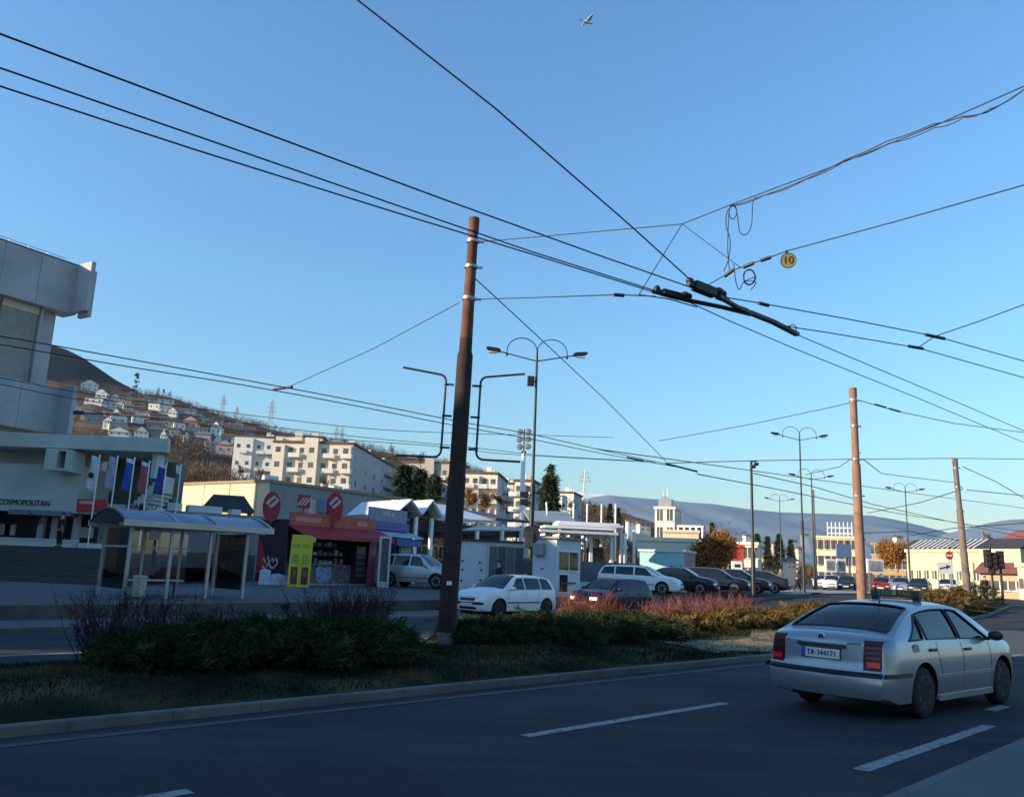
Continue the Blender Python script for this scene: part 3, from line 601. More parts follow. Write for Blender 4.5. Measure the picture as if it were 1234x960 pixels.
fc = MB(); p = c.flank(-1.35, .83, -1, .001); fc.lathe([(.085, -.002), (.085, .002), (.08, .003)], 24, ax='y', c=(p.x, p.y, p.z)); fc.build('fuel_flap', SILVER, tx)
# ================================================================ other cars
def paint(n, c_, metal=.3): return mat(n, c_, .34, metal, .08, 3, coat=.22, spec=.35)
WHITEC = paint('white_car_paint', (.72, .73, .74), 0); NAVY = paint('navy_car_paint', (.008, .012, .04)); BLK = paint('black_car_paint', (.004, .005, .009), .0); SIL = paint('silver_car_paint', (.38, .40, .42), .5)
BLU = paint('deep_blue_car_paint', (.006, .01, .028), .1); GRY = paint('dark_grey_car_paint', (.014, .017, .024), .1); REDC = paint('red_car_paint', (.28, .012, .012))
def ground_at(x, Y, raised): p = at(x, 700, Y); p.z = zp(p.x, p.y) if raised else zg(p.x, p.y); return p
car_thing('driving_car', 'white hatchback on the far road, half hidden behind the main pole and shrubs', 'hatch', ground_at(611, 30.2, 0), 222, WHITEC, rim=DRIM)
car_thing('driving_car', 'small navy hatchback with lit headlamps on the far road behind red twigs', 'hatch', ground_at(737, 35.2, 0), 224, NAVY, lights=True, rim=DRIM)
car_thing('parked_car', 'silver off-roader parked between the blue kiosk and the tall rusty pole', 'suv', ground_at(505, 43.5, 1), 112, SIL)
wg = car_thing('parked_car', 'white estate car with roof bars, first in the parking row', 'wagon', ground_at(771, 45, 1), 112, WHITEC)[0]
rb = MB()
for y in (-.52, .52): rb.tube([(-1.6, y, 1.42), (-1.5, y, 1.49), (-.2, y, 1.51), (.1, y, 1.44)], .015, 6)
for x in (-1.2, -.3): rb.bar((x, -.56, 1.53), (x, .56, 1.53), .05, .03)
rb.build('roof_rack', BLACK, wg)
G = 'dark cars in the parking row'
car_thing('parked_car', 'black saloon parked directly right of the white estate car', 'sedan', ground_at(818, 47.6, 1), 114, BLK, G)
car_thing('parked_car', 'dark blue tall hatchback in the middle of the parking row', 'wagon', ground_at(858, 50.2, 1), 110, BLU, G)
car_thing('parked_car', 'dark car squeezed behind the blue hatchback, only its nose showing', 'sedan', ground_at(886, 52.5, 1), 112, BLK, G)
car_thing('parked_car', 'last dark liftback of the parking row, beside the black camera pole', 'sedan', ground_at(910, 55, 1), 290, GRY, G)
G = 'oncoming cars queuing at the junction'
for x, Y, hd, kd, pm, lb in ((990, 96, 205, 'hatch', WHITEC, 'white hatchback far back in the queue, left of the pale building'), (1003, 88, 205, 'wagon', WHITEC, 'white estate in the distant queue left of the reddish pole'), (1021, 84, 206, 'sedan', GRY, 'dark grey saloon just left of the reddish pole'),
    (1063, 82, 208, 'sedan', REDC, 'red saloon waiting just right of the reddish pole'), (1086, 80, 210, 'wagon', SIL, 'silver estate waiting between the red and the dark saloon'), (1108, 77, 212, 'sedan', GRY, 'dark saloon waiting in front of the yellow-green building'), (1143, 74, 214, 'wagon', WHITEC, 'whitish estate nearest in the queue, left of the grey pole')):
    car_thing('waiting_car', lb, kd, ground_at(x, Y, 0), hd, pm, G, nx=24)
# ================================================================ poles, lamps
RUST = mat('rusty_brown_paint', (.125, .052, .036), .85, 0, .35, 2.2, .2, 30, c2=(.17, .082, .06), spec=.25); RUSTL = mat('faded_rust_tan_paint', (.24, .125, .085), .85, 0, .3, 2, .2, 30, c2=(.30, .18, .13), spec=.25); GREYP = mat('weathered_grey_pole', (.15, .12, .105), .85, 0, .25, 2)
ST_W = mat('white_insulator', (.75, .74, .7), .4, 0, .05)
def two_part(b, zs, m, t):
    """the shaft cut in two, its lower part coloured dark for the shade there"""
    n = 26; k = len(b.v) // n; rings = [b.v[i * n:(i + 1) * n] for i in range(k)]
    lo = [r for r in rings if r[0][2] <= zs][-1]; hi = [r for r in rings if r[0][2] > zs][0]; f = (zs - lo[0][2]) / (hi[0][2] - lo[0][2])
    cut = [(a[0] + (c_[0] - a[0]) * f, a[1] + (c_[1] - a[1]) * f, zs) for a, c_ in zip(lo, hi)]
    for nm, sel, mm in (('shaded_shaft', [r for r in rings if r[0][2] <= zs], LOWP), ('pole_shaft', [r for r in rings if r[0][2] > zs], m)):
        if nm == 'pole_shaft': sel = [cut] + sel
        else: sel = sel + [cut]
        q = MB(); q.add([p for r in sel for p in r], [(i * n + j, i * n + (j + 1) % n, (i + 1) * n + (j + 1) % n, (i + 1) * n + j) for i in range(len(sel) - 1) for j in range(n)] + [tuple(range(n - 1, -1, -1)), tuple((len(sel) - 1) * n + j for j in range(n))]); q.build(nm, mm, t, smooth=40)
LOWP = mat('shaded_rust_paint', (.035, .022, .02), .8, 0, .4, 2.5, .2, 30, spec=.25)  # near-black tone holds the shade lying on the lower pole
def tram_pole(label, x, Y, base_z, top_y, r0, r1, m, group, bands, lean=(0, 0), lower=None):
    p = at(x, 690, Y); p.z = base_z; H = zat(x, top_y, Y) - base_z; t = thing('catenary_pole', label, 'pole', p, 0, group)
    t.rotation_euler = (lean[1], lean[0], 0)
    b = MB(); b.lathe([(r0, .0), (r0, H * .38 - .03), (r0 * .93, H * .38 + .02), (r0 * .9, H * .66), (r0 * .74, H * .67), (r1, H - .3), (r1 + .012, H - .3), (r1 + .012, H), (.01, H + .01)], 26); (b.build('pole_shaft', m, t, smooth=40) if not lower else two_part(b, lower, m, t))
    b = MB(); b.lathe([(r0 + .012, -.15), (r0 + .012, .30), (r0, .34)], 26); b.build('base', mat('pole_base_grey', (.13, .13, .125), .9, 0, .25, 4), t, smooth=40)
    for k in bands:
        b = MB(); zz = H - k; rr = interp([(0, r0), (H * .67, r0 * .74), (H, r1)], zz) + .008; b.lathe([(rr - .02, zz - .03), (rr + .012, zz - .03), (rr + .012, zz + .03), (rr - .02, zz + .03)], 24); b.build('clamp_band', STEEL, t, smooth=40)
        b = MB(); b.lathe([(.018, rr), (.035, rr + .03), (.02, rr + .06), (.035, rr + .09), (.018, rr + .12)], 10, ax='x', c=(0, 0, zz)); b.build('insulator', ST_W, t, smooth=50)
    return t, H
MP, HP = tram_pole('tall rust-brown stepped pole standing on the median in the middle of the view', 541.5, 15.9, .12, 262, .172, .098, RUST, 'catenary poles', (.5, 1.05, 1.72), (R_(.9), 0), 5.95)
for sg in (-1, 1):
    b = MB(); x0 = sg * .34; pts = []
    for z in (0, 1): pass
    zt_, zb_ = zat(549, 452, 15.9) - .12, zat(549, 552, 15.9) - .12
    rc = .14; L = .86
    arc = lambda cx, cz, a0, a1: [(cx + rc * math.cos(R_(a0 + (a1 - a0) * k / 5)) * sg, 0, cz + rc * math.sin(R_(a0 + (a1 - a0) * k / 5))) for k in range(6)]
    pts = [(sg * (.34 + L), 0, zt_ + .1)] + arc(sg * (.34 + rc), zt_ - rc, 90, 180) + arc(sg * (.34 + rc), zb_ + rc, 180, 270) + [(sg * (.34 + L), 0, zb_)]
    b.tube(pts, .022, 8); o = b.build('flag_bracket', DSTEEL, MP, smooth=50)
    b = MB()
    for q in (.12, .5, .88): z = zb_ + (zt_ - zb_) * q; b.bar((sg * .18, 0, z), (sg * .35, 0, z), .03, .04); b.ball((sg * .34, 0, z), .035, .035, .035, 8, 5)
    b.build('bracket_stay', DSTEEL, o)
zz = zat(541, 702, 15.9) - .12
b = MB(); b.add([( .1735 * math.sin(a), -.1735 * math.cos(a), z) for a in (-.28, -.1, .1, .28) for z in (zz - .035, zz + .035)], [(0, 2, 3, 1), (2, 4, 5, 3), (4, 6, 7, 5)]); b.build('sticker', WHITE, MP)
P2, _h = tram_pole('reddish-brown pole rising behind the taxi on the median', 1037.5, 29.4, .2, 468, .165, .125, RUSTL, 'catenary poles', (.45, 1.4, 2.6, 3.9), (R_(0), 0))
P3, _h = tram_pole('weathered grey-brown pole on the lit grass at the end of the median', 1165, 44, .35, 553, .18, .13, GREYP, 'catenary poles', (.5, 1.5, 2.8), (R_(-1.6), 0))
for x, Y, ty, lb in ((983, 78, 590, 'thin distant pole beside the double lamps, left of the pale block'), (1188, 88, 640, 'distant dark pole behind the grey-brown pole')):
    tram_pole(lb, x, Y, .7, ty, .13, .1, GREYP, 'catenary poles', (.5,))
LAMPM = mat('lamp_post_paint', (.02, .024, .027), .5, .3, .15, 3); LENS = mat('lamp_lens_glass', (.5, .5, .48), .2, 0, 0)
def street_lamp(label, x, Y, base_y, top_y, rz, zb=None, camera=False):
    p = at(x, base_y, Y); p.z = zp(p.x, p.y) if zb is None else zb; H = zat(x, top_y, Y) - p.z
    t = thing('street_lamp', label, 'street lamp', p, rz, 'double arm street lamps'); b = MB()
    b.lathe([(.13, 0), (.13, .12), (.1, .16), (.1, H * .42), (.105, H * .42), (.105, H * .44), (.062, H * .46), (.05, H - .4), (.04, H)], 14); b.build('post', LAMPM, t, smooth=40)
    for sg in (-1, 1):
        b = MB(); arc = [(sg * .62 * (1 - math.cos(R_(a))) , 0, H - .05 + .55 * math.sin(R_(a))) for a in range(0, 181, 15)]
        b.tube([(0, 0, H - .6)] + arc + [(sg * 1.24, 0, H - .18)], .02, 6); b.ball((sg * 1.24, 0, H - .22), .05, .05, .09, 8, 6); b.build('scroll', LAMPM, t, smooth=50)
        b = MB(); b.tube([(0, 0, H - .45), (sg * 1.55, 0, H - .12)], .024, 6); a_ = b.build('arm', LAMPM, t, smooth=50)
        b = MB(); b.prism([(0, -.05), (.12, -.07), (.5, -.06), (.62, .0), (.55, .06), (.14, .09), (0, .05)], -.11, .11, ax='y'); h_ = b.build('lamp_head', LAMPM, a_, bevel=.02); h_.location = (sg * 1.5, 0, H - .1); h_.rotation_euler = (0, R_(-9) * 1, 0 if sg > 0 else R_(180))
        b = MB(); b.box(sg * 1.64, -.085, H - .20, sg * 1.98, .085, H - .165); b.build('lamp_lens', LENS, a_)
    if camera:
        b = MB(); b.box(-.36, -.12, H - 1.5, -.08, .08, H - 1.1); b.bar((-.1, 0, H - 1.3), (0, 0, H - 1.3), .05, .05); b.build('sensor_box', LAMPM, t, bevel=.02)
        for z, r in ((4.05, .2), (3.75, .16)):
            b = MB(); b.box(-.5, -.1, z - .1, -.16, .1, z + .12); b.bar((-.2, 0, z), (0, 0, z), .05, .05); b.build('camera', BLACK, t, bevel=.03)
        b = MB(); b.box(.15, -.08, 4.1, .4, .08, 4.25); b.bar((.2, 0, 4.15), (0, 0, 4.15), .04, .04); b.build('camera', BLACK, t, bevel=.03)
        b = MB(); b.box(-.32, -.25, 1.0, .05, -.11, 1.6); b.box(-.28, -.22, 2.0, .08, -.1, 2.6); b.build('junction_box', mat('old_box', (.05, .055, .06), .6, .2, .3, 6), t, bevel=.02)
        b = MB(); b.lathe([(.02, -.14), (.34, -.14), (.34, -.11), (.02, -.11)], 20, ax='y', c=(0, -.04, 1.95 + .55)); b.build('round_plate', DSTEEL, t)
    return t
street_lamp('tall black double lamp by the white booth, cameras halfway up', 637.5, 33, 722, 422, R_(4), None, True)
street_lamp('double lamp left of the reddish pole, the larger of that pair', 969, 58.5, 702, 523, R_(4))
street_lamp('double lamp just behind the larger one, left of the reddish pole', 982, 75, 702, 572, R_(5), .7)
street_lamp('double lamp between the reddish and the grey-brown poles', 1097, 85, 700, 588, R_(5), .7)
street_lamp('faint far double lamp right of the black camera pole', 942, 112, 700, 600, R_(4), .7)
street_lamp('farthest small double lamp, left of the black camera pole', 888, 160, 690, 640, R_(4), .7)
p = at(908, 700, 48.5); p.z = zp(p.x, p.y); t = thing('camera_pole', 'black pole with camera head standing by the last parked car', 'pole', p); H = zat(908, 556, 48.5) - p.z
b = MB(); b.lathe([(.13, 0), (.13, H * .3), (.09, H * .32), (.075, H)], 12); b.build('post', BLACK, t, smooth=40)
b = MB(); b.bar((-.05, 0, H), (.34, 0, H + .02), .06, .06); b.build('arm', BLACK, t)
for dx, dz in ((.3, -.14), (.12, -.3)):
    b = MB(); b.box(dx - .13, -.1, H + dz - .09, dx + .13, .1, H + dz + .09); b.build('camera', BLACK, t, bevel=.03)
# floodlight mast
p = at(626, 690, 66); p.z = .7; H = zat(628, 545, 66) - .7; t = thing('floodlight_mast', 'white mast with a cluster of floodlights behind the market hall', 'mast', p)
b = MB(); b.lathe([(.28, 0), (.16, H)], 16); b.build('mast', WHITE, t, smooth=40)
b = MB(); b.box(-.2, -.15, H - .05, .2, .15, H + .1); b.bar((0, 0, H), (0, 0, H + 1.9), .1, .1)
for z in (.45, 1.05, 1.65): b.bar((-.45, 0, H + z), (.6, 0, H + z), .06, .06)
b.build('rack', DSTEEL, t)
for i, (dx, z) in enumerate(((-.35, .45), (.3, .5), (-.38, 1.05), (.32, 1.1), (-.36, 1.65), (.3, 1.7))):
    b = MB(); b.lathe([(.1, .28), (.22, .1), (.27, -.05), (.25, -.06)], 14, ax='y', c=(dx, 0, H + z)); b.build('floodlight', STEEL, t, smooth=40)
b = MB(); b.bar((-.7, 0, H - 4.6), (0, 0, H - 4.6), .35, .12); b.build('bracket', WHITE, t)
# traffic signals on the right, signs
def traffic_light(label, x, Y, top_y, heads):
    p = at(x, 700, Y); p.z = zg(p.x, p.y); H = zat(x, top_y, Y) - p.z; t = thing('traffic_light', label, 'traffic light', p, R_(8), 'traffic lights at the junction')
    b = MB(); b.lathe([(.07, 0), (.06, H)], 12); b.build('post', BLACK, t, smooth=40)
    for dx, dz in heads:
        b = MB(); b.box(dx - .17, -.16, H + dz - .5, dx + .17, .1, H + dz + .5); h_ = b.build('signal_head', BLACK, t, bevel=.03)
        for q in (-.3, 0, .3):
            b = MB(); b.lathe([(.10, -.2), (.105, -.2), (.105, -.15)], 14, ax='y', c=(dx, 0, H + dz + q)); b.build('signal_lamp', mat('signal_off', (.06, .03, .02), .3, 0, 0), h_)
traffic_light('black double traffic light right of the grey-brown pole', 1207, 48, 668, ((.0, -.3), (-.42, -.4), (-.8, -.25)))
traffic_light('slim traffic signal pole with a small disc, left of the black traffic light', 1196, 52, 655, ((0, -1.4),))
def round_sign(label, x, Y, y, d, m, bar=None, cat='road sign', zb=.7):
    p = at(x, y, Y); t = thing('road_sign', label, cat, (p.x, p.y, zb), R_(6)); z = p.z - zb
    b = MB(); b.tube([(0, .03, 0), (0, .03, z + d / 2)], .035, 8); b.build('post', STEEL, t)
    b = MB(); b.lathe([(d / 2, -.02), (d / 2, .0), (.01, .0)], 24, ax='y', c=(0, 0, z)); s_ = b.build('sign_plate', m, t)
    if bar: b = MB(); b.box(-d * .36, -.03, z - d * .1, d * .36, -.022, z + d * .1); b.build('sign_bar', WHITE, s_)
round_sign('round red no entry sign before the yellow-green building', 1144, 62, 669, .62, mat('sign_red', (.6, .03, .02), .5, 0, 0), True)
p = at(1139, 684, 60); t = thing('arrow_sign', 'white board with black arrow under the no entry sign', 'road sign', (p.x, p.y, .7), R_(4)); z = p.z - .7
b = MB(); b.box(-.6, 0, z - .4, .6, .04, z + .4); b.build('board', WHITE, t)
b = MB(); b.prism([(-.42, z - .12), (.1, z + .02), (.08, z - .08), (.42, z + .12), (.12, z + .24), (.1, z + .12), (-.42, z - .02)], -.012, -.004, ax='y'); b.build('arrow', DSTEEL, t)
b = MB(); b.tube([(-.5, .05, 0), (-.5, .05, z)], .04, 8); b.tube([(.5, .05, 0), (.5, .05, z)], .04, 8); b.build('post', STEEL, t)
# ================================================================ buildings near the road
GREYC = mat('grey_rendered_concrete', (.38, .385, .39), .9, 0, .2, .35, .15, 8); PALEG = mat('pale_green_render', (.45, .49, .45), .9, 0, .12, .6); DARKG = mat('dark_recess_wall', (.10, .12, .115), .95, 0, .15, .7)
LOUV = mat('louvre_grey', (.34, .33, .31), .8, 0, .12, 2); CREAM = mat('cream_render', (.58, .50, .36), .9, 0, .14, .5); CREAMW = mat('cream_white_render', (.66, .61, .50), .9, 0, .1, .6)
DARKR = mat('dark_roof_sheet', (.03, .033, .04), .7, 0, .2, 1.5); WROOF = mat('white_roof_sheet', (.70, .71, .72), .6, 0, .08, .6); SHOP = mat('shop_interior_dark', (.015, .015, .017), .5, 0, .2, 2)
TIMB = mat('brown_timber', (.16, .09, .05), .8, 0, .25, 3); WALLW = mat('white_render', (.62, .62, .59), .9, 0, .1, .6); GREYW = mat('grey_render', (.24, .245, .25), .9, 0, .15, .5)
BLUEROOF = mat('blue_translucent_roof', (.15, .19, .27), .4, 0, .12, 2, spec=.8)
a0 = at(98, 335, 60); dx, dy = math.sin(R_(31)), math.cos(R_(31)); W0 = 10.2
t = thing('department_store', 'grey concrete department store with louvred upper floor at the left edge', 'building', (a0.x - dx * W0, a0.y - dy * W0, .45), math.atan2(dy, dx))
zz = lambda y: zat(95, y, 60) - .45
zt, zb_, z2t, z2b = zz(322), zz(380), zz(470), zz(524)
b = MB(); b.box(-.6, 1.0, 5, W0 - .9, 9, zt - .5); b.build('wall', GREYC, t)
b = MB(); b.box(-.6, 0, zb_, W0, 1.6, zt); b.box(W0 - .35, -1.7, zb_ + .1, W0, 0, zt + .12); b.box(W0, -1.5, zb_ - .25, W0 + .3, -.2, zt - .5); b.build('parapet', GREYC, t, bevel=.03)
b = MB(); b.box(-.6, 0, z2b, W0, 1.8, z2t); b.box(W0 - .35, -1.7, z2b - .1, W0, 0, z2t + .1); b.build('floor_band', GREYC, t, bevel=.03)
JG = mat('joint_grey', (.16, .16, .165), .9, 0, .2)
for x in (1.9, 4.5, 7.1): MB().box(x, -.006, zb_ + .02, x + .03, -.001, zt - .02).build('panel_joint', JG, t); MB().box(x, -.006, z2b + .02, x + .03, -.001, z2t - .02).build('panel_joint', JG, t)
MB().box(-.6, -.07, zt, W0 - .36, .2, zt + .06).build('coping', JG, t)
for k, (x0, x1) in enumerate(((-.6, 2.6), (2.75, 5.1), (5.3, 7.9))):
    b = MB(); b.box(x0, .82, z2t, x1, .98, zb_ - .55); o = b.build('louvre_window', LOUV, t)
    b = MB(); z = z2t + .15
    while z < zb_ - .7: b.box(x0 + .04, .76, z, x1 - .04, .83, z + .07); z += .16
    b.build('louvre_slats', LOUV, o)
    b = MB(); b.box(x0, .70, zb_ - .55, x1, .99, zb_); b.build('lintel', CREAM, o)
b = MB(); b.box(7.95, .5, z2t, 8.1, 1.2, zb_); b.build('pilaster', GREYC, t)
b = MB()
for k in range(7): b.tube([(-.5 + k * 1.4, .9, zt), (-.5 + k * 1.4, .9, zt + .55)], .02, 6)
b.tube([(-.5, .9, zt + .55), (W0 - .9, .9, zt + .55)], .025, 6); b.build('roof_railing', STEEL, t)
# lower wing of the store, facing the camera
YW = 48.0; P_ = lambda x, y, Y=YW: at(x, y, Y); base = zp(-24, 46)
t = thing('shop_wing', 'low shop wing with a thin concrete canopy, boxed opening and stairs below the grey block', 'building', (P_(100, 560).x, YW, 0), 0)
ox = P_(100, 560).x; lx = lambda x, Y=YW: P_(x, 560, Y).x - ox; lz = lambda x, y, Y=YW: P_(x, y, Y).z
b = MB(); zc0, zc1 = lz(150, 543), lz(150, 526); b.prism([(lx(-60), 0), (lx(199), 0), (lx(199), .4), (lx(196, 54.5), 6.5), (lx(-60), 6.5)], zc0, zc1); b.build('canopy', PALEG, t, bevel=.03)
b = MB(); b.box(lx(-70), 1.2, 1.2, lx(86), 7, lz(60, 557)); b.box(lx(-70), 2.4, lz(60, 557), lx(58), 7, zc0); b.build('wall', PALEG, t)
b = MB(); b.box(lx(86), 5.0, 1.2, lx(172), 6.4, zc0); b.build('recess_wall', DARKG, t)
b = MB(); x0, x1, z0, z1 = lx(61), lx(88), lz(75, 566, 47), lz(75, 540, 47); b.box(x0, -.7, z0, x1, 1.3, z0 + .12); b.box(x0, -.7, z1 - .12, x1, 1.3, z1); b.box(x0, -.7, z0 + .12, x0 + .7, 1.3, z1 - .12); b.box(x1 - .12, -.7, z0 + .12, x1, 1.3, z1 - .12); b.box(x0 + .7, .4, z0 + .12, x1 - .12, 1.3, z1 - .12); b.build('concrete_box', PALEG, t)
b = MB(); b.box(lx(178), .5, lz(180, 575), lx(184), 1.6, zc0); b.build('column', PALEG, t)
b = MB(); n_ = 9
for k in range(n_):
    f0 = k / n_; xa = lx(150) + (lx(186) - lx(150)) * f0; xb = lx(150) + (lx(186) - lx(150)) * (f0 + 1 / n_); z = lz(150, 606) + (lz(186, 565) - lz(150, 606)) * f0
    b.box(xa, 1.6, z - 1.0, xb, 3.6, z); b.box(xa, 1.4, z - .55, xb, 1.58, z + .05)
b.build('stair', PALEG, t)
b = MB(); b.box(lx(-70), -1.6, lz(60, 617, 46.4), lx(118), 1.15, lz(60, 598, 46.4)); b.box(lx(118) + .004, -1.45, lz(60, 617, 46.4), lx(196), 1.15, lz(60, 604, 46.4)); b.build('fascia', PALEG, t)
text('shop_lettering', 'COSMOPOLITAN', .45, mat('letter_black', (.015, .015, .017), .5, 0, 0), t, (lx(36.5, 46.4), -1.63, lz(28, 605.5, 46.4)), ext=.02, sx=.82)
text('shop_lettering', 'WAR ZO', .42, MATS['letter_black'], t, (lx(168, 46.4) + .35, -1.48, lz(168, 610.3, 46.4)), ext=.02, sx=1.05)
b = MB(); b.prism([(lx(188), lz(188, 615, 46)), (lx(195), lz(195, 615, 46)), (lx(191), lz(191, 607, 46))], -1.5, -1.47, ax='y'); b.build('triangle_mark', MATS['letter_black'], t)
b = MB(); b.box(lx(117), -1.66, lz(130, 617, 46.4), lx(150), -1.47, lz(130, 602, 46.4)); o = b.build('red_sign', mat('sign_board_red', (.5, .035, .03), .6, 0, .12, 3), t)
b = MB(); b.box(lx(120), -1.68, lz(130, 608, 46.4), lx(136), -1.662, lz(130, 604.5, 46.4)); b.build('sign_strip', mat('sign_pale_pink', (.62, .40, .38), .6, 0, .4, 22), o)
b = MB(); b.box(lx(-70), .4, base + 1.3, lx(118), 1.1, lz(60, 617, 46.4)); b.build('shop_front', SHOP, t)
for x in (-20, 10, 70, 86, 111):
    b = MB(); b.box(lx(x) - .16, -.9, base + 1.3, lx(x) + .16, -.6, lz(60, 617, 46.4)); b.build('column', GREYC, t)
b = MB(); b.box(lx(40), -1.7, lz(60, 621, 46.4), lx(112), -.9, lz(60, 615, 46.4)); b.build('awning', mat('awning_grey_blue', (.16, .19, .23), .8, 0, .1), t)
for k, (x, w_) in enumerate(((2, .9), (14, .6), (103, .8))):
    b = MB(); b.box(lx(x), .3, base + 2.0, lx(x) + w_, .38, base + 2.6); b.build('shop_display', WALLW, t)
# terrace steps and planters
t = thing('terrace_steps', 'dark broad steps rising to the shop terrace on the left', 'steps', (at(60, 700, 33.2).x, 33.2, 0), R_(-6)); b = MB()
for k in range(8): z0 = .42 + .172 * k; b.box(-14 , .42 * k, z0 - .5, 2.9 - .02 * k, .42 * k + 9 if k == 7 else .42 * k + .55, z0 + .172)
b.build('steps', mat('dark_stone_steps', (.055, .055, .058), .9, 0, .2, 1.5), t)
b = MB(); b.box(-14, 11.9, .3, 2.6, 13.5, 1.79); b.build('landing', PAVE, t)
p = at(40, 655, 44.3); t = tag(MB().box(-5.5, 0, .0, 1.0, .5, .36).box(-5.6, -.05, .36, 1.1, .55, .44).box(1.3, .1, -.05, 3.3, .6, .3).build('planter_wall', WALLW, loc=(p.x + 1, 44.3, 1.78)), 'long white planter wall on the terrace behind the standing person', 'planter')
# flags
for x, Y, yt, yb, cl, lb, cc in ((115, 44, 551, 594, (.55, .58, .62), 'white banner with a dark blue emblem on a white pole, leftmost of the row', 1), (137, 44.5, 552, 592, (.34, .36, .42), 'plain pale grey banner, second of the row from the left', 0), (158, 45, 554, 594, (.04, .09, .42), 'deep blue banner with white head, third of the row', 2),
    (177, 45.5, 558, 596, (.40, .10, .13), 'faded red banner with white head below the canopy corner', 2), (198, 46, 560, 597, (.05, .06, .28), 'narrow violet banner right of the canopy corner', 2), (216, 46.5, 562, 600, (.20, .14, .09), 'furled brown flag with white tip, rightmost of the row', 3)):
    p = at(x - 7, 640, Y); z0 = zp(p.x, p.y); t = thing('banner_flag', lb, 'flag', (p.x, p.y, z0), 0, 'banner flags by the shops'); H = zat(x, yt - 2, Y) - z0
    b = MB(); b.tube([(0, 0, 0), (0, 0, H)], .035, 8); b.ball((0, 0, H), .06, .06, .06, 8, 5); b.build('flagpole', WHITE, t)
    za, zb2 = zat(x, yt, Y) - z0, zat(x, yb, Y) - z0; wd = -.38 if cc != 3 else -.22; g = []
    for i in range(9):
        z = za + (zb2 - za) * i / 8; g.append([(wd * j / 4 - .04 - (.12 * i / 8) * j / 4 * (1 if cc != 3 else .2), .05 * math.sin(i * .9 + j * 1.4), z + .03 * j) for j in range(5)])
    fm = mat('flag_cloth_%d' % x, cl, .9, 0, .12, 4); b = MB(); b.add(*grid_faces(g)); o = b.build('banner', fm, t, smooth=60); sm_ = o.modifiers.new('solid', 'SOLIDIFY'); sm_.thickness = .01
    if cc >= 2: b = MB(); b.add(*grid_faces([[(q[0], q[1] - .02, q[2]) for q in r] for r in g[:2 if cc == 2 else 3]])); b.build('banner_head', WALLW, o)
    if cc == 1: b = MB(); b.lathe([(.15, -.1), (.15, -.08), (.01, -.08)], 14, ax='y', c=(-.3, 0, za - .95)); b.build('emblem', NAVY, o)
# the long beige hall
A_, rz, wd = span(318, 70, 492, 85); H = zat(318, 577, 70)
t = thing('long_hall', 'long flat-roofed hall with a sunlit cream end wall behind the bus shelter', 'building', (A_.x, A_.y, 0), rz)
b = MB(); b.box(0, .05, 0, wd, 22, H - .25); b.build('wall', GREYW, t); b = MB(); b.box(-.06, 0, 0, -.001, 22, H - .25); b.build('end_wall', CREAM, t)  # shade on the long side put into its grey wall colour
b = MB(); b.box(-.15, -.12, H - .25, wd + .1, 22.1, H); b.build('roof_edge', mat('roof_edge_tan', (.26, .21, .14), .9, 0, .15), t)
b = MB()
for k in range(6): b.box(-.09, 3.6 * k + 1.5, 0, -.062, 3.6 * k + 1.54, H - .25)
b.build('panel_joint', mat('joint_dark_tan', (.36, .30, .20), .9, 0, 0), t)  # joints drawn a darker tan than the wall
for k, x in enumerate((.5, 9.2, 11.5)):
    b = MB(); b.box(x, 1.0 + k, H, x + 1.2, 1.7 + k, H + .45); b.build('roof_vent', WALLW, t)
p = at(271, 640, 58); t = thing('dark_pavilion', 'black hipped pavilion roof in front of the cream end wall', 'pavilion', (p.x, p.y, 0), R_(20)); z0, z1 = zat(271, 616, 58), zat(271, 597, 58)
b = MB(); b.add([(-1.75, -1.6, z0), (1.75, -1.6, z0), (1.75, 1.6, z0), (-1.75, 1.6, z0), (-1.0, -.7, z1), (1.0, -.7, z1), (1.0, .7, z1), (-1.0, .7, z1)], [(0, 1, 5, 4), (1, 2, 6, 5), (2, 3, 7, 6), (3, 0, 4, 7), (4, 5, 6, 7), (3, 2, 1, 0)]); b.build('roof', DARKR, t)
b = MB()
for x in (-1.5, 1.5):
    for y in (-1.4, 1.4): b.box(x - .08, y - .08, .4, x + .08, y + .08, z0)
b.build('post', DSTEEL, t)
A_, rz, wd = span(193, 52, 300, 55); t = thing('roof_annex', 'flat grey annex with white boxes on its roof, behind the bus shelter', 'building', (A_.x, A_.y, 0), rz); H = zat(193, 614, 52)
b = MB(); b.box(0, 0, 0, wd + 2, 2.6, H); b.build('wall', GREYW, t)
for x, w_, h_ in ((.2, .9, .5), (1.5, 2.1, .45), (4.2, .6, .35)):
    b = MB(); b.box(x, .4, H, x + w_, 1.3, H + h_); b.build('roof_unit', WALLW, t, bevel=.03)
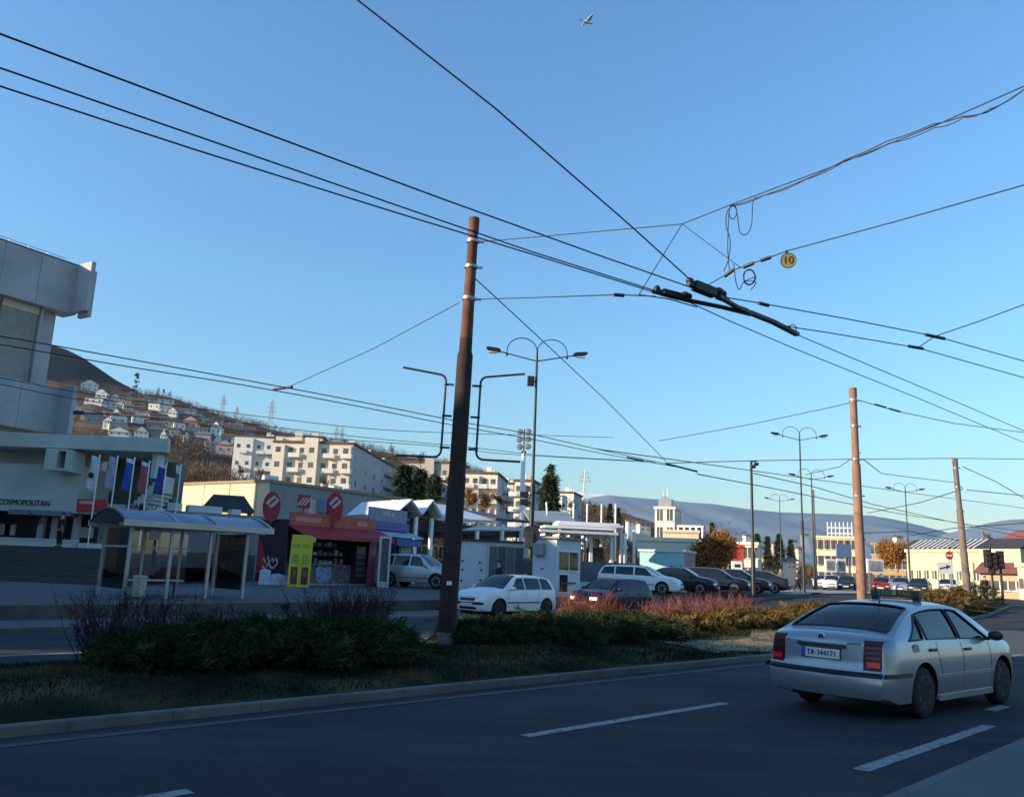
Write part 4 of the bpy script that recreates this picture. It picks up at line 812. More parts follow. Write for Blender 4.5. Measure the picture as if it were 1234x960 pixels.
# bus shelter
A_, rz, wd = span(156, 24.2, 297, 26.7); t = thing('bus_shelter', 'bus shelter with curved blue roof and thin steel posts on the plaza', 'bus shelter', (A_.x, A_.y, zp(A_.x, A_.y)), rz); D = 2.1; H = zat(161, 630.5, 24.2) - zp(A_.x, A_.y)
PST = mat('shelter_post_metal', (.34, .33, .31), .45, .4, .12, 5)
for k in range(4):
    x = wd * k / 3; b = MB(); b.box(x - .045, -.045, 0, x + .045, .045, H); b.build('post', PST, t)
for x in (0, wd / 3, wd * 2 / 3, wd):
    b = MB(); b.box(x - .035, D - .04, 0, x + .035, D + .04, H); b.build('post', PST, t)
arc = [(-.4 + (D + .7) * k / 12, H + .06 + .36 * math.sin(math.pi * k / 12)) for k in range(13)]
b = MB(); b.add([(-.35, y, z) for y, z in arc] + [(wd + .6, y, z) for y, z in arc], [(i, i + 1, 14 + i, 13 + i) for i in range(12)]); o = b.build('roof', BLUEROOF, t, smooth=60); o.modifiers.new('s', 'SOLIDIFY').thickness = .03
for xx in (-.36, wd + .61, wd * .33, wd * .67):
    b = MB(); b.tube([(xx, y, z + .02) for y, z in arc], .035, 6); b.build('roof_rib', DSTEEL if xx < 0 else PST, o)
b = MB(); b.box(-.4, -.5, H - .08, wd + .64, -.40, H + .10); b.box(-.4, D + .3, H - .08, wd + .64, D + .38, H + .1); b.build('gutter', mat('shelter_gutter', (.45, .43, .38), .5, .2, .1, 4), t)
b = MB(); b.box(-.3, 0, H - .1, wd + .6, .06, H); b.box(-.3, D - .06, H - .1, wd + .6, D, H); b.build('beam', PST, t)
for k in range(3):
    b = MB(); x = wd * k / 3; b.box(x + .06, D - .008, .25, x + wd / 3 - .06, D + .008, H - .12); b.build('glass_pane', clear_glass(), t)
for x in (0, wd):
    b = MB(); b.box(x - .008, .06, .25, x + .008, D - .06, H - .12); b.build('glass_pane', clear_glass(), t)
b = MB(); b.box(0, D - .03, 1.42, wd, D + .03, 1.48); b.box(-.02, 0, 1.42, .02, D, 1.48); b.build('rail', mat('shelter_rail', (.40, .43, .46), .4, .3, .1), t)
b = MB(); b.box(.45, D - .55, .44, wd * .66, D - .2, .49); b.build('bench', mat('bench_white', (.5, .51, .53), .6, 0, .1), t)
b = MB()
for x in (.6, wd * .6): b.box(x - .03, D - .4, 0, x + .03, D - .34, .44)
b.build('bench_leg', DSTEEL, t)
for x, z, w_, h_ in ((.35, 2.0, .5, .2), (1.35, 1.7, .32, .45), (1.78, 1.98, .22, .22), (2.55, 1.9, .5, .26)):
    b = MB(); b.box(x, D - .03, z, x + w_, D - .012, z + h_); b.build('notice', WALLW, t)
p = at(166.5, 718, 24.0); t = thing('litter_bin', 'narrow pale litter bin beside the first shelter post', 'bin', (p.x, p.y, zp(p.x, p.y)), rz)
b = MB(); b.lathe([(.17, .08), (.19, .6), (.2, .62), (.15, .66)], 14); b.build('bin_body', mat('bin_pale', (.36, .34, .30), .7, 0, .3, 7), t, smooth=40); b = MB(); b.lathe([(.12, 0), (.1, .08)], 10); b.tube([(0, .2, 0), (0, .2, .8)], .025, 8); b.build('stand', DSTEEL, t)
# red kiosk
RED = mat('kiosk_red', (.33, .018, .028), .6, 0, .12, 3); REDO = mat('kiosk_orange_red', (.42, .07, .045), .6, 0, .2, 4); MAR = mat('kiosk_maroon_panel', (.035, .012, .025), .5, 0, .3, 2); YEL = mat('menu_yellow', (.55, .50, .03), .6, 0, .06, 4); PINKW = mat('sign_pinkish_white', (.55, .42, .45), .6, 0, .3, 9)
A_, rz, wd = span(346, 40, 452, 44.3); gz = zp(A_.x, A_.y); t = thing('red_kiosk', 'red kiosk with oval signs on its roof and a red awning', 'kiosk', (A_.x, A_.y, gz), rz); kz = lambda x, y, Y: zat(x, y, Y) - gz
H = kz(355, 632, 40); D = 2.2
b = MB(); b.box(0, D - .1, .12, wd, D, H); b.box(0, 0, H - .12, wd, D, H); b.box(wd - .1, 0, .12, wd, D - .1, H - .12); b.build('wall', MAR, t)
b = MB(); b.box(-.08, -.02, .1, -.0, D + .02, H + .25); o = b.build('side_panel', MAR, t)
b = MB(); b.prism([(.0, .5), (.0, 2.1), (.3, 1.9), (.9, .9), (.75, .5)][::-1], -.10, -.083, ax='x'); ob = b.build('red_swoosh', RED, o); ob.location = (0, D, 0); ob.scale = (1, -1, 1)
b = MB(); pts = [(-.105, D - .5 - k * .11, 1.15 + .14 * math.sin(k * 2.1) + .05 * math.sin(k * 5)) for k in range(12)]; b.tube(pts, .035, 5); b.tube([(q[0], q[1] - .05, q[2] - .3) for q in pts[::2]], .05, 5); b.build('script_mark', PINKW, o)
b = MB(); b.box(-.05, -.1, 0, wd, D, .12); b.build('plinth', CONC, t)
b = MB(); b.box(.05, .02, H + .004, wd * .98, .12, H + .62); o = b.build('fascia_sign', REDO, t)
for x0, x1 in ((.35, 1.9), (4.2, 4.9)):
    b = MB(); b.box(x0, .0, H + .18, x1, .018, H + .42); b.build('sign_strip', mat('sign_strip_pale', (.5, .2, .15), .6, 0, .4, 14), o)
b = MB(); b.prism([(.0, H), (-1.15, H - .42), (-1.15, H - .62), (-1.12, H - .62), (-1.12, H - .45), (0, H - .05)], -.02, wd + .3, ax='x'); b.build('awning', RED, t)
b = MB(); b.box(.1, .3, .12, wd - .15, .36, 1.05); b.box(.06, .02, 1.0, 3.2, .5, 1.06); o = b.build('counter', mat('counter_panel', (.10, .08, .10), .6, 0, .5, 5, c2=(.3, .25, .28)), t)
b = MB(); b.lathe([(.52, .27), (.52, .29), (.01, .29)], 24, ax='y', c=(2.5, 0, .62)); b.build('blue_disc', mat('ice_blue', (.05, .28, .55), .5, 0, .5, 3, c2=(.5, .62, .72)), o)
rd = random.Random(4)
for k in range(26):
    x = .9 + (k % 9) * .33 + rd.random() * .08; z = 1.07 + (k // 9) * .42; h_ = rd.uniform(.12, .3); b = MB(); b.box(x, .42 + .06 * (k // 9), z, x + .2, .55 + .06 * (k // 9), z + h_); b.build('stock_item', mat('stock_%d' % (k % 6), [(.4, .38, .36), (.1, .1, .12), (.35, .1, .1), (.06, .12, .3), (.4, .33, .1), (.2, .2, .22)][k % 6], .6, 0, .3, 10), t)
b = MB()
for z in (1.46, 1.88): b.box(.8, .4, z, 3.9, .75, z + .03)
b.build('shelf', DSTEEL, t)
for x0, x1 in ((4.25, 4.9),):
    b = MB(); b.box(x0, -.05, .12, x1, .4, 2.0); o = b.build('drinks_fridge', mat('fridge_dark', (.03, .032, .04), .3, 0, .2), t)
    b = MB()
    for z in (.5, .8, 1.1, 1.4, 1.7): b.box(x0 + .05, -.07, z, x1 - .05, -.052, z + .1)
    b.build('fridge_shelf', mat('fridge_stock', (.12, .12, .13), .5, 0, .8, 16), o)
b = MB(); b.box(wd - .55, -.2, .1, wd - .1, -.1, 2.55); b.build('red_door', mat('pink_red_panel', (.36, .10, .13), .6, 0, .35, 3), t)
def oval(name_, x, Y, y, rw, rh, par):
    p = at(x, y, Y); t_ = thing('oval_sign', name_, 'sign', (p.x, p.y, p.z), R_(12), 'oval signs on the red kiosk'); b = MB(); el = [(rw * math.cos(a * .2618), rh * math.sin(a * .2618)) for a in range(24)]; b.prism(el, -.08, .08, ax='y'); b.build('sign_body', RED, t_)
    b = MB(); b.prism([(q[0] * 1.04, q[1] * 1.04) for q in el], -.06, .06, ax='y'); b.build('rim', mat('oval_rim', (.4, .12, .16), .5, 0, 0), t_)
    b = MB(); c_, s_ = math.cos(R_(48)), math.sin(R_(48)); b.prism([(x_ * c_ - z_ * s_, .2 + x_ * s_ + z_ * c_) for x_, z_ in ((-.22, -.19), (.3, -.19), (.3, .19), (-.22, .19))], -.095, -.082, ax='y'); o_ = b.build('label_patch', PINKW, t_)
    b = MB(); b.prism([(x_ * c_ - z_ * s_, .2 + x_ * s_ + z_ * c_) for x_, z_ in ((-.16, -.05), (.24, -.05), (.24, .06), (-.16, .06))], -.1, -.096, ax='y'); b.build('label_mark', RED, o_)
    b = MB(); b.bar((0, 0, -rh), (0, 0, -rh - .5), .08, .08); b.build('bracket', DSTEEL, t_)
oval('darker red oval sign standing left on the kiosk roof', 327.5, 40.5, 610, .41, .7, t); oval('bright red oval sign standing over the middle of the kiosk', 403, 42, 611, .42, .77, t)
p = at(366.5, 604, 40.8); t2 = thing('square_sign', 'red square sign with white diagonal stripes above the kiosk', 'sign', p, R_(30)); b = MB(); b.box(-.3, -.05, -.32, .3, .05, .32); b.build('sign_body', RED, t2)
b = MB()
for k in (-.16, 0, .16): b.prism([(k - .18, -.2), (k - .1, -.2), (k + .18, .2), (k + .1, .2)], -.062, -.052, ax='y')
b.build('stripe', PINKW, t2); b = MB(); b.bar((0, 0, -.32), (0, 0, -.8), .05, .05); b.build('bracket', DSTEEL, t2)
for x, y, m_, w_, lb in ((377, 611, CREAMW, .36, 'cream roof box on the kiosk beside the striped red sign'), (387.5, 609, mat('roof_box_blue', (.13, .20, .30), .6, 0, .1), .5, 'blue-grey roof box on the kiosk left of the bright oval')):
    p = at(x, y, 41.5); tag(MB().box(-w_ / 2, -.05, -.37, w_ / 2, .3, .34).box(-.05, .1, -.62, .05, .2, -.37).build('roof_box', m_, loc=p, rz=R_(15), bevel=.02), lb, 'roof box')
# yellow menu stand, bags
p = at(359, 704, 39.0); g_ = zp(p.x, p.y); H = zat(359, 644, 39.0) - g_; t = thing('menu_stand', 'tall yellow menu board with pictures, standing before the red kiosk', 'menu board', (p.x, p.y, g_), R_(17))
b = MB(); b.prism([(-.5, 0), (.5, 0), (.52, H - .32), (.62, H - .30), (.64, H - .12), (.3, H), (-.44, H)], -.06, .06, ax='y'); b.build('board', YEL, t)
for x in (-.2, .27):
    b = MB(); b.box(x - .17, -.075, .12, x + .13, -.062, .9); o = b.build('picture', mat('menu_photo_dark', (.07, .03, .02), .6, 0, .7, 7), t); b = MB(); b.box(x - .1, -.085, .45, x + .06, -.076, .75); b.build('picture_print', mat('menu_photo_red', (.4, .06, .04), .6, 0, .5, 9), o)
    for z, h_ in ((1.05, .42), (1.75, .16)): b = MB(); b.box(x - .17, -.075, z, x + .13, -.062, z + h_); b.build('picture', mat('menu_print_olive', (.35, .32, .05), .6, 0, .5, 12), t)
G = 'bags and boxes beside the kiosk'
for x, y, w_, h_, cl, lb in ((319, 697, .55, .75, (.50, .55, .62), 'tall crumpled white bag at the kiosk side, leftmost'), (333, 700, .62, .55, (.42, .50, .58), 'pale blue carton beside the yellow menu board'), (341, 690, .4, .5, (.36, .40, .46), 'greyish carton behind the pale blue one')):
    p = at(x, y, 39.6); b = MB(); b.prism([(-w_ / 2, 0), (w_ / 2, 0), (w_ * .42, h_ * .9), (w_ * .1, h_), (-w_ * .4, h_ * .93)], -.2, .2, ax='y'); tag(b.build('packed_bag' if x == 319 else 'carton', mat('bag_%d' % x, cl, .8, 0, .25, 5), loc=(p.x, p.y, zp(p.x, p.y)), rz=R_(20), bevel=.04), lb, 'bag' if x == 319 else 'carton', G)
# blue kiosk with lit panel and white post
A_, rz, wd = span(442, 44.5, 486, 47.5); gz = zp(A_.x, A_.y); t = thing('blue_kiosk', 'small blue kiosk with grey roof sign and a green-blue poster panel', 'kiosk', (A_.x, A_.y, gz), rz); H = zat(445, 637, 44.5) - gz
b = MB(); b.box(0, .1, .1, wd, 2.1, H); b.build('wall', mat('kiosk_blue_grey', (.06, .08, .12), .6, 0, .2), t)
b = MB(); b.box(-.1, -.25, H + .004, wd + .1, .4, H + .45); b.build('blue_band', mat('kiosk_blue', (.02, .06, .25), .5, 0, .3, 4), t)
b = MB(); b.box(-.1, -.1, H + .46, wd + .05, 0, zat(445, 610, 44.5) - gz); o = b.build('roof_sign', mat('roof_sign_grey_violet', (.20, .21, .29), .6, 0, .2, 3), t)
b = MB()
for x in (1.1, 1.35, 1.6, 1.9): b.box(x, -.115, H + .8, x + .16, -.102, H + 1.0)
b.build('sign_print', PINKW, o)
b = MB(); b.prism([(.0, H), (-1.0, H - .3), (-1.0, H - .36), (0, H - .06)], -.2, wd + .5, ax='x'); b.build('awning', mat('awning_pale_blue', (.35, .42, .52), .6, 0, .2, 4), t)
b = MB(); b.box(wd * .42, -.9, H - .8, wd + .45, -.84, H - .38); b.build('awning_skirt', mat('awning_deep_blue', (.03, .09, .28), .6, 0, .5, 5), t)
b = MB(); b.box(wd - 1.3, -.6, .1, wd + .1, -.45, H - .35); o = b.build('poster_frame', mat('poster_frame_green', (.03, .045, .04), .5, 0, .1), t); b = MB(); b.box(wd - 1.12, -.625, .35, wd - .12, -.603, H - .5); b.build('poster', mat('poster_cyan', (.06, .30, .36), .5, 0, .35, 2, c2=(.12, .42, .30)), o)
b = MB()
for k in range(9): b.box(wd - 1.0, -.634, .95 + k * .14, wd - .25 - .1 * (k % 3), -.627, 1.0 + k * .14)
b.build('poster_rows', mat('poster_rows_blue', (.03, .16, .26), .5, 0, .2), o); b = MB(); b.prism([(wd - 1.12, .36), (wd - .12, .36), (wd - .12, .85), (wd - .6, .6)], -.634, -.627, ax='y'); b.build('poster_flash', mat('poster_lime', (.35, .48, .08), .5, 0, .2), o)
p = at(461, 704, 42.2); g_ = zp(p.x, p.y); H = zat(461, 646, 42.2) - g_; t = thing('white_display_rack', 'narrow white upright rack between the red and the blue kiosk', 'rack', (p.x, p.y, g_), R_(20)); b = MB()
for x in (-.24, .24): b.box(x - .05, -.08, 0, x + .05, .08, H)
b.box(-.19, -.08, .0, .19, .08, .28); b.box(-.19, -.08, H - .1, .19, .08, H - .001); b.build('frame', mat('rack_pale', (.52, .51, .50), .6, 0, .1), t); b = MB(); b.box(-.19, .0, .29, .19, .04, H - .11); b.build('panel', mat('rack_panel_dark', (.07, .08, .10), .5, 0, .4, 6), t)
# ================================================================ market hall and booths
A_, rz, wd = span(474, 50, 640, 57); t = thing('market_hall', 'market hall with white zigzag gables and dark timber front', 'market hall', (A_.x, A_.y, 0), rz)
ux = lambda x: None
def on_facade(x, y, A_=A_, rz=rz):
    """local (x, z) of an image point on the facade plane"""
    d = ray(x, y); nx, ny = -math.sin(rz), math.cos(rz); s = (A_.x * nx + A_.y * ny) / (d.x * nx + d.y * ny); q = d * s + Vector((0, 0, EYE)); return ((q.x - A_.x) * math.cos(rz) + (q.y - A_.y) * math.sin(rz), q.z)
e0, a1, v1, a2, e2 = [on_facade(*q) for q in ((470, 618), (489, 601.5), (502, 618.5), (515, 602), (527, 622))]
D = 5.2; b = MB()
for p_, q_ in ((e0, a1), (a1, v1), (v1, a2), (a2, e2)):
    b.add([(p_[0], -.5, p_[1]), (q_[0], -.5, q_[1]), (q_[0], D, q_[1]), (p_[0], D, p_[1])], [(0, 1, 2, 3)])
b.build('roof', WROOF, t).modifiers.new('s', 'SOLIDIFY').thickness = .14
b = MB()
for p_, q_ in ((e0, a1), (a1, v1), (v1, a2), (a2, e2)): b.bar((p_[0], -.52, p_[1] - .05), (q_[0], -.52, q_[1] - .05), .08, .28, up=(0, 1, 0))
b.build('gable_board', WHITE, t)
b = MB(); b.prism([e0, a1, v1], .6, .7, ax='y'); b.prism([v1, a2, e2], .6, .7, ax='y'); b.build('gable_wall', mat('gable_timber_dark', (.035, .022, .015), .9, 0, .3, 3), t)
b = MB()
for p_, q_, k in ((e0, a1, .5), (a1, v1, .5), (v1, a2, .5), (a2, e2, .5)):
    m_ = ((p_[0] + q_[0]) / 2, (p_[1] + q_[1]) / 2); b.bar((m_[0], .5, m_[1] - .2), (m_[0], .5, min(p_[1], q_[1])), .12, .12)
b.bar((e0[0], .5, e0[1] + .1), (e2[0], .5, e2[1] + .1), .12, .15); b.build('timber_frame', TIMB, t)
ev = on_facade(523, 624); rr = on_facade(516, 603); e3 = on_facade(592, 627); r3 = on_facade(576, 609)
b = MB(); b.add([(ev[0], -.4, ev[1]), (e3[0], -.4, e3[1]), (e3[0], 5, r3[1] + .3), (ev[0], 5, r3[1] + .3)], [(0, 1, 2, 3)]); b.build('side_roof', mat('shaded_white_roof', (.42, .47, .52), .6, 0, .1, .6), t).modifiers.new('s', 'SOLIDIFY').thickness = .15  # white slope, its bluish shade put into the sheet colour
e4 = on_facade(633, 628)
b = MB(); b.add([(e3[0] + .03, -.4, e3[1]), (e4[0], -.4, e3[1]), (e4[0], 5, r3[1] - .1), (e3[0] + .03, 5, r3[1] - .1)], [(0, 1, 2, 3)]); b.build('side_roof', mat('navy_roof', (.03, .035, .06), .6, 0, .2, 1), t).modifiers.new('s', 'SOLIDIFY').thickness = .15
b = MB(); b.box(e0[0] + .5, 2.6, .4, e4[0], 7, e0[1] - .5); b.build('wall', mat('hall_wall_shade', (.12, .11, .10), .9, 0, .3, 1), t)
b = MB(); b.box(e0[0], .3, e0[1] - .9, e4[0], .5, e0[1] - .35); b.build('front_beam', mat('beam_dark', (.04, .04, .045), .8, 0, .2), t)
xs = [on_facade(x, 640)[0] for x in (500.5, 519.5, 545, 575, 605, 628)]
for x in xs: b = MB(); b.box(x - .1, -.1, .4, x + .1, .1, e0[1] - .1); b.build('post', WHITE, t)
b = MB()
for z in (1.2, 2.0, 2.8):
    b.bar((e0[0] + .4, .3, z), (e4[0], .3, z), .07, .09)
for k in range(24): x = e0[0] + .5 + (e4[0] - e0[0] - 1) * k / 23; b.bar((x, .3, .4), (x, .3, 2.8), .05, .05)
b.build('balustrade', mat('timber_pale', (.28, .22, .15), .8, 0, .3, 3), t)
for k, (x0, x1, z) in enumerate(((.6, 1.5, 3.2), (2.4, 3.3, 3.1), (4.6, 5.6, 3.0))):
    b = MB(); b.box(x0, 2.5, z - 1, x1, 2.58, z + .4); b.build('window', GLASS, t)
# booth with shutters
A_, rz, wd = span(549, 39.5, 640, 40.6); gz = zp(A_.x + 2, A_.y); H = zat(560, 651, 39.5) - gz; t = thing('shutter_booth', 'white booth with closed grey shutters behind the white hatchback', 'booth', (A_.x, A_.y, gz), rz)
BW = mat('booth_white', (.55, .60, .64), .6, 0, .08, 1.2)
b = MB(); b.box(0, 0, 0, wd, 2.4, H); b.build('wall', BW, t)
b = MB(); x0, x1 = wd * .44, wd * .90; b.box(x0 - .12, -.06, .2, x0, -.001, H - .08); b.box(x1, -.06, .2, x1 + .12, -.001, H - .08); b.box(x0 - .12, -.061, H - .2, x1 + .12, -.001, H - .07); b.build('shutter_frame', mat('frame_beige', (.50, .49, .45), .6, 0, .1), t)
for k in range(4):
    a_, e_ = x0 + (x1 - x0) * k / 4 + .02, x0 + (x1 - x0) * (k + 1) / 4 - .02; b = MB(); b.box(a_, -.03, .2, e_, -.002, H - .22)
    for q in range(5): b.box(a_ + .03 + q * (e_ - a_) / 5, -.045, .22, a_ + .06 + q * (e_ - a_) / 5, -.03, H - .24)
    b.build('shutter', mat('shutter_grey_%d' % (k % 2), (.10, .105, .115) if k % 2 else (.16, .155, .15), .6, .1, .15, 3), t)
b = MB()
for x, z in ((.35, .5), (.38, 1.0), (1.2, 1.35), (1.3, 1.0), (1.28, .55), (.36, 1.4)): b.lathe([(.055, -.012), (.055, -.001), (.01, -.001)], 10, ax='y', c=(x, 0, z))
b.build('fixing', BLACK, t); b = MB(); b.box(-.1, -.15, H, wd + .1, 2.5, H + .09); b.build('roof', DARKR, t)
p = at(588, 640, 41.5); z0, z1 = zat(588, 641, 41), zat(588, 632, 41.6); t = thing('beige_awning', 'beige sloping awning above the white booth', 'awning', (p.x, p.y, 0), R_(3)); b = MB(); b.add([(-1.3, 0, z0 + .1), (1.75, 0, z0 + .2), (1.6, 1.2, z1), (-.3, 1.2, z1 + .03)], [(0, 1, 2, 3)]); o = b.build('cloth', mat('awning_beige', (.50, .46, .40), .9, 0, .1), t); o.modifiers.new('s', 'SOLIDIFY').thickness = .06
b = MB()
for x in (-.9, 1.5): b.bar((x, 1.1, .5), (x, 1.1, z1), .07, .07)
b.build('post', DSTEEL, t)
# white corner kiosk
A_, rz, wd = span(641, 38, 671, 37.2); gz = zp(2, 38); H = zat(655, 649, 38) - gz; t = thing('white_corner_kiosk', 'small white kiosk with windowed right side beside the black lamp post', 'kiosk', (A_.x, A_.y, gz), rz)
b = MB(); b.box(0, 0, 0, wd, 2.0, H); b.build('wall', BW, t); b = MB(); b.box(-.15, -.15, H + .002, wd + .2, 2.1, H + .1); b.build('roof', GREYW, t)
for y0, y1, z0, z1 in ((.25, .95, 1.15, 1.95), (1.1, 1.75, 1.15, 1.95), (.3, .9, .2, .95)):
    b = MB(); b.box(wd + .001, y0, z0, wd + .03, y1, z1); o = b.build('window', GLASS, t); b = MB(); b.box(wd + .001, y0 - .06, z0 - .06, wd + .05, y1 + .06, z0 - .001); b.box(wd + .001, y0 - .06, z1 + .001, wd + .05, y1 + .06, z1 + .06); b.build('frame', WHITE, o)
b = MB(); b.box(.2, -.3, H - .75, .75, -.01, H - .2); b.build('vent_box', mat('pale_metal_box', (.30, .34, .36), .5, .3, .1), t, bevel=.03)
b = MB(); b.box(.5, -.02, 1.15, .7, -.002, 1.2); b.box(wd + .002, .35, .55, wd + .035, 1.6, .62); b.build('handle', DSTEEL, t)
# pergola of white beams
t0 = at(708, 660, 51); t = thing('white_pergola', 'white stepped pergola roof with beams and timber counters behind the estate car', 'pergola', (t0.x, t0.y, 0), R_(10)); L_ = lambda x: (at(x, 650, 51).x - t0.x)
for k, (x0, x1, ya, yb, dy) in enumerate(((645, 741, 643.5, 641.2, -.9), (655, 744, 637, 635, 0), (676, 760, 632.5, 630, 1.1), (683, 762, 629, 626.8, 2.2))):
    za, zb2 = zat(700, ya, 51), zat(700, yb, 51); b = MB(); b.box(L_(x0), dy, za, L_(x1), dy + 1.4, zb2 + .04); b.build('roof_slab', WROOF, t)
b = MB()
for x in (660, 690, 714, 740, 757): b.box(L_(x) - .09, .2, .6, L_(x) + .09, .38, zat(700, 640, 51)); b.box(L_(x) + 1.1, 2.0, .6, L_(x) + 1.25, 2.15, zat(700, 633, 51))
b.build('post', WHITE, t)
b = MB()
for k in range(5): b.box(L_(658 + 18 * k), -.6, zat(700, 643.6, 51) - .12, L_(658 + 18 * k) + .1, 2.4, zat(700, 643.6, 51) - .002)
b.build('rafter', WHITE, t)
b = MB(); b.box(L_(691), .5, .6, L_(706), .9, 1.6); b.box(L_(691), .5, 2.0, L_(706), .6, 2.9); b.build('timber_counter', mat('ochre_timber', (.30, .17, .07), .8, 0, .3, 3), t)
b = MB(); b.box(L_(716), 1.6, .6, L_(738), 1.8, 3.1); b.build('dark_panel', SHOP, t); b = MB(); b.box(L_(742), 1.0, .6, L_(766), 1.3, 2.3); b.build('stone_panel', mat('grey_stone', (.2, .19, .17), .9, 0, .4, 5), t)
for x in (748, 753): b = MB(); b.tube([(L_(x), -.2, .6), (L_(x), -.2, 2.9), (L_(x) + .2, -.2, 3.2)], .07, 8); b.build('white_pipe', WHITE, t)
for x, y0, Y, sl_, lb in ((690.5, 607, 60, 0, 'short white mast above the pergola, first from the left'), (707, 608, 60, 0, 'white mast above the pergola, second from the left'), (724.5, 608, 60, 0, 'white mast above the pergola, third from the left'), (741.5, 608, 60, 0, 'white mast above the pergola, rightmost'), (666, 606, 58, -.5, 'leaning white mast left of the pergola')):
    p = at(x, 650, Y); H = zat(x, y0, Y) - .6; tag(MB().tube([(0, 0, 0), (sl_, 0, H)], .065, 8).ball((sl_, 0, H), .08, .08, .06, 8, 5).build('white_mast', WHITE, loc=(p.x, p.y, .6), smooth=40), lb, 'mast', 'white masts above the pergola')
A_, rz, wd = span(687, 47, 728, 48); gz = zp(A_.x, A_.y); t = thing('grey_barrier_wall', 'low grey wall with pale base between white kiosk and estate car', 'wall', (A_.x, A_.y, gz), rz); H = zat(700, 676, 47) - gz; b = MB(); b.box(0, 0, H * .3, wd + 1.5, .25, H); b.build('panel', mat('panel_grey_wall', (.12, .12, .125), .8, 0, .15), t); b = MB(); b.box(0, -.1, 0, wd + 1.5, .3, H * .3 - .002); b.build('base', WALLW, t)
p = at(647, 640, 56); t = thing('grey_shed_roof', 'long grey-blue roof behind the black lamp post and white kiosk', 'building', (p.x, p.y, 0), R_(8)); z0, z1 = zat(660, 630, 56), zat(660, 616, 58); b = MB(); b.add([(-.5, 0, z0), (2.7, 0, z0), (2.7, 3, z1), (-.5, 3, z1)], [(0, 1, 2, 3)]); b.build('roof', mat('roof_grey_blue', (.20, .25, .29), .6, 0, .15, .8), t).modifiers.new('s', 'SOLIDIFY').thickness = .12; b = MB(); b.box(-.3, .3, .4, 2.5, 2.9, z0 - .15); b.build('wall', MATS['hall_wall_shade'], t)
# container hut with scrawls
A_, rz, wd = span(771, 57, 825, 55.6); gz = .66; H = zat(775, 664, 57) - gz; t = thing('container_hut', 'pale turquoise container hut with scrawled marks behind the parked cars', 'hut', (A_.x, A_.y, gz), rz)
b = MB(); b.box(0, 0, 0, wd, 2.6, H); b.build('wall', mat('turquoise_panel', (.30, .55, .58), .7, 0, .1), t); b = MB(); b.box(wd + .001, 0, 0, wd + .04, 2.6, H - .05); b.build('end_wall', mat('pinkish_render', (.36, .24, .22), .9, 0, .2), t); b = MB(); b.box(-.1, -.1, H, wd + .1, 2.7, H + .14); b.build('roof', WALLW, t)
b = MB(); b.tube([(.42, -.02, 1.35), (.46, -.02, .85), (.3, -.02, .72), (.16, -.02, .82)], .035, 5); b.tube([(1.95, -.02, 1.32), (2.15, -.02, 1.3), (2.12, -.02, .9), (1.95, -.02, .85)], .03, 5); b.tube([(2.35, -.02, 1.3), (2.6, -.02, 1.25), (2.4, -.02, 1.0), (2.62, -.02, .86)], .03, 5); b.tube([(2.1, -.02, 1.5), (2.8, -.02, 1.42), (2.85, -.02, 1.62)], .03, 5); b.build('scrawl', BLACK, t)
b = MB(); b.box(1.35, -.03, .5, 1.75, -.004, 1.25); b.build('pale_poster', mat('poster_pinkish', (.6, .5, .45), .7, 0, .3, 5), t)
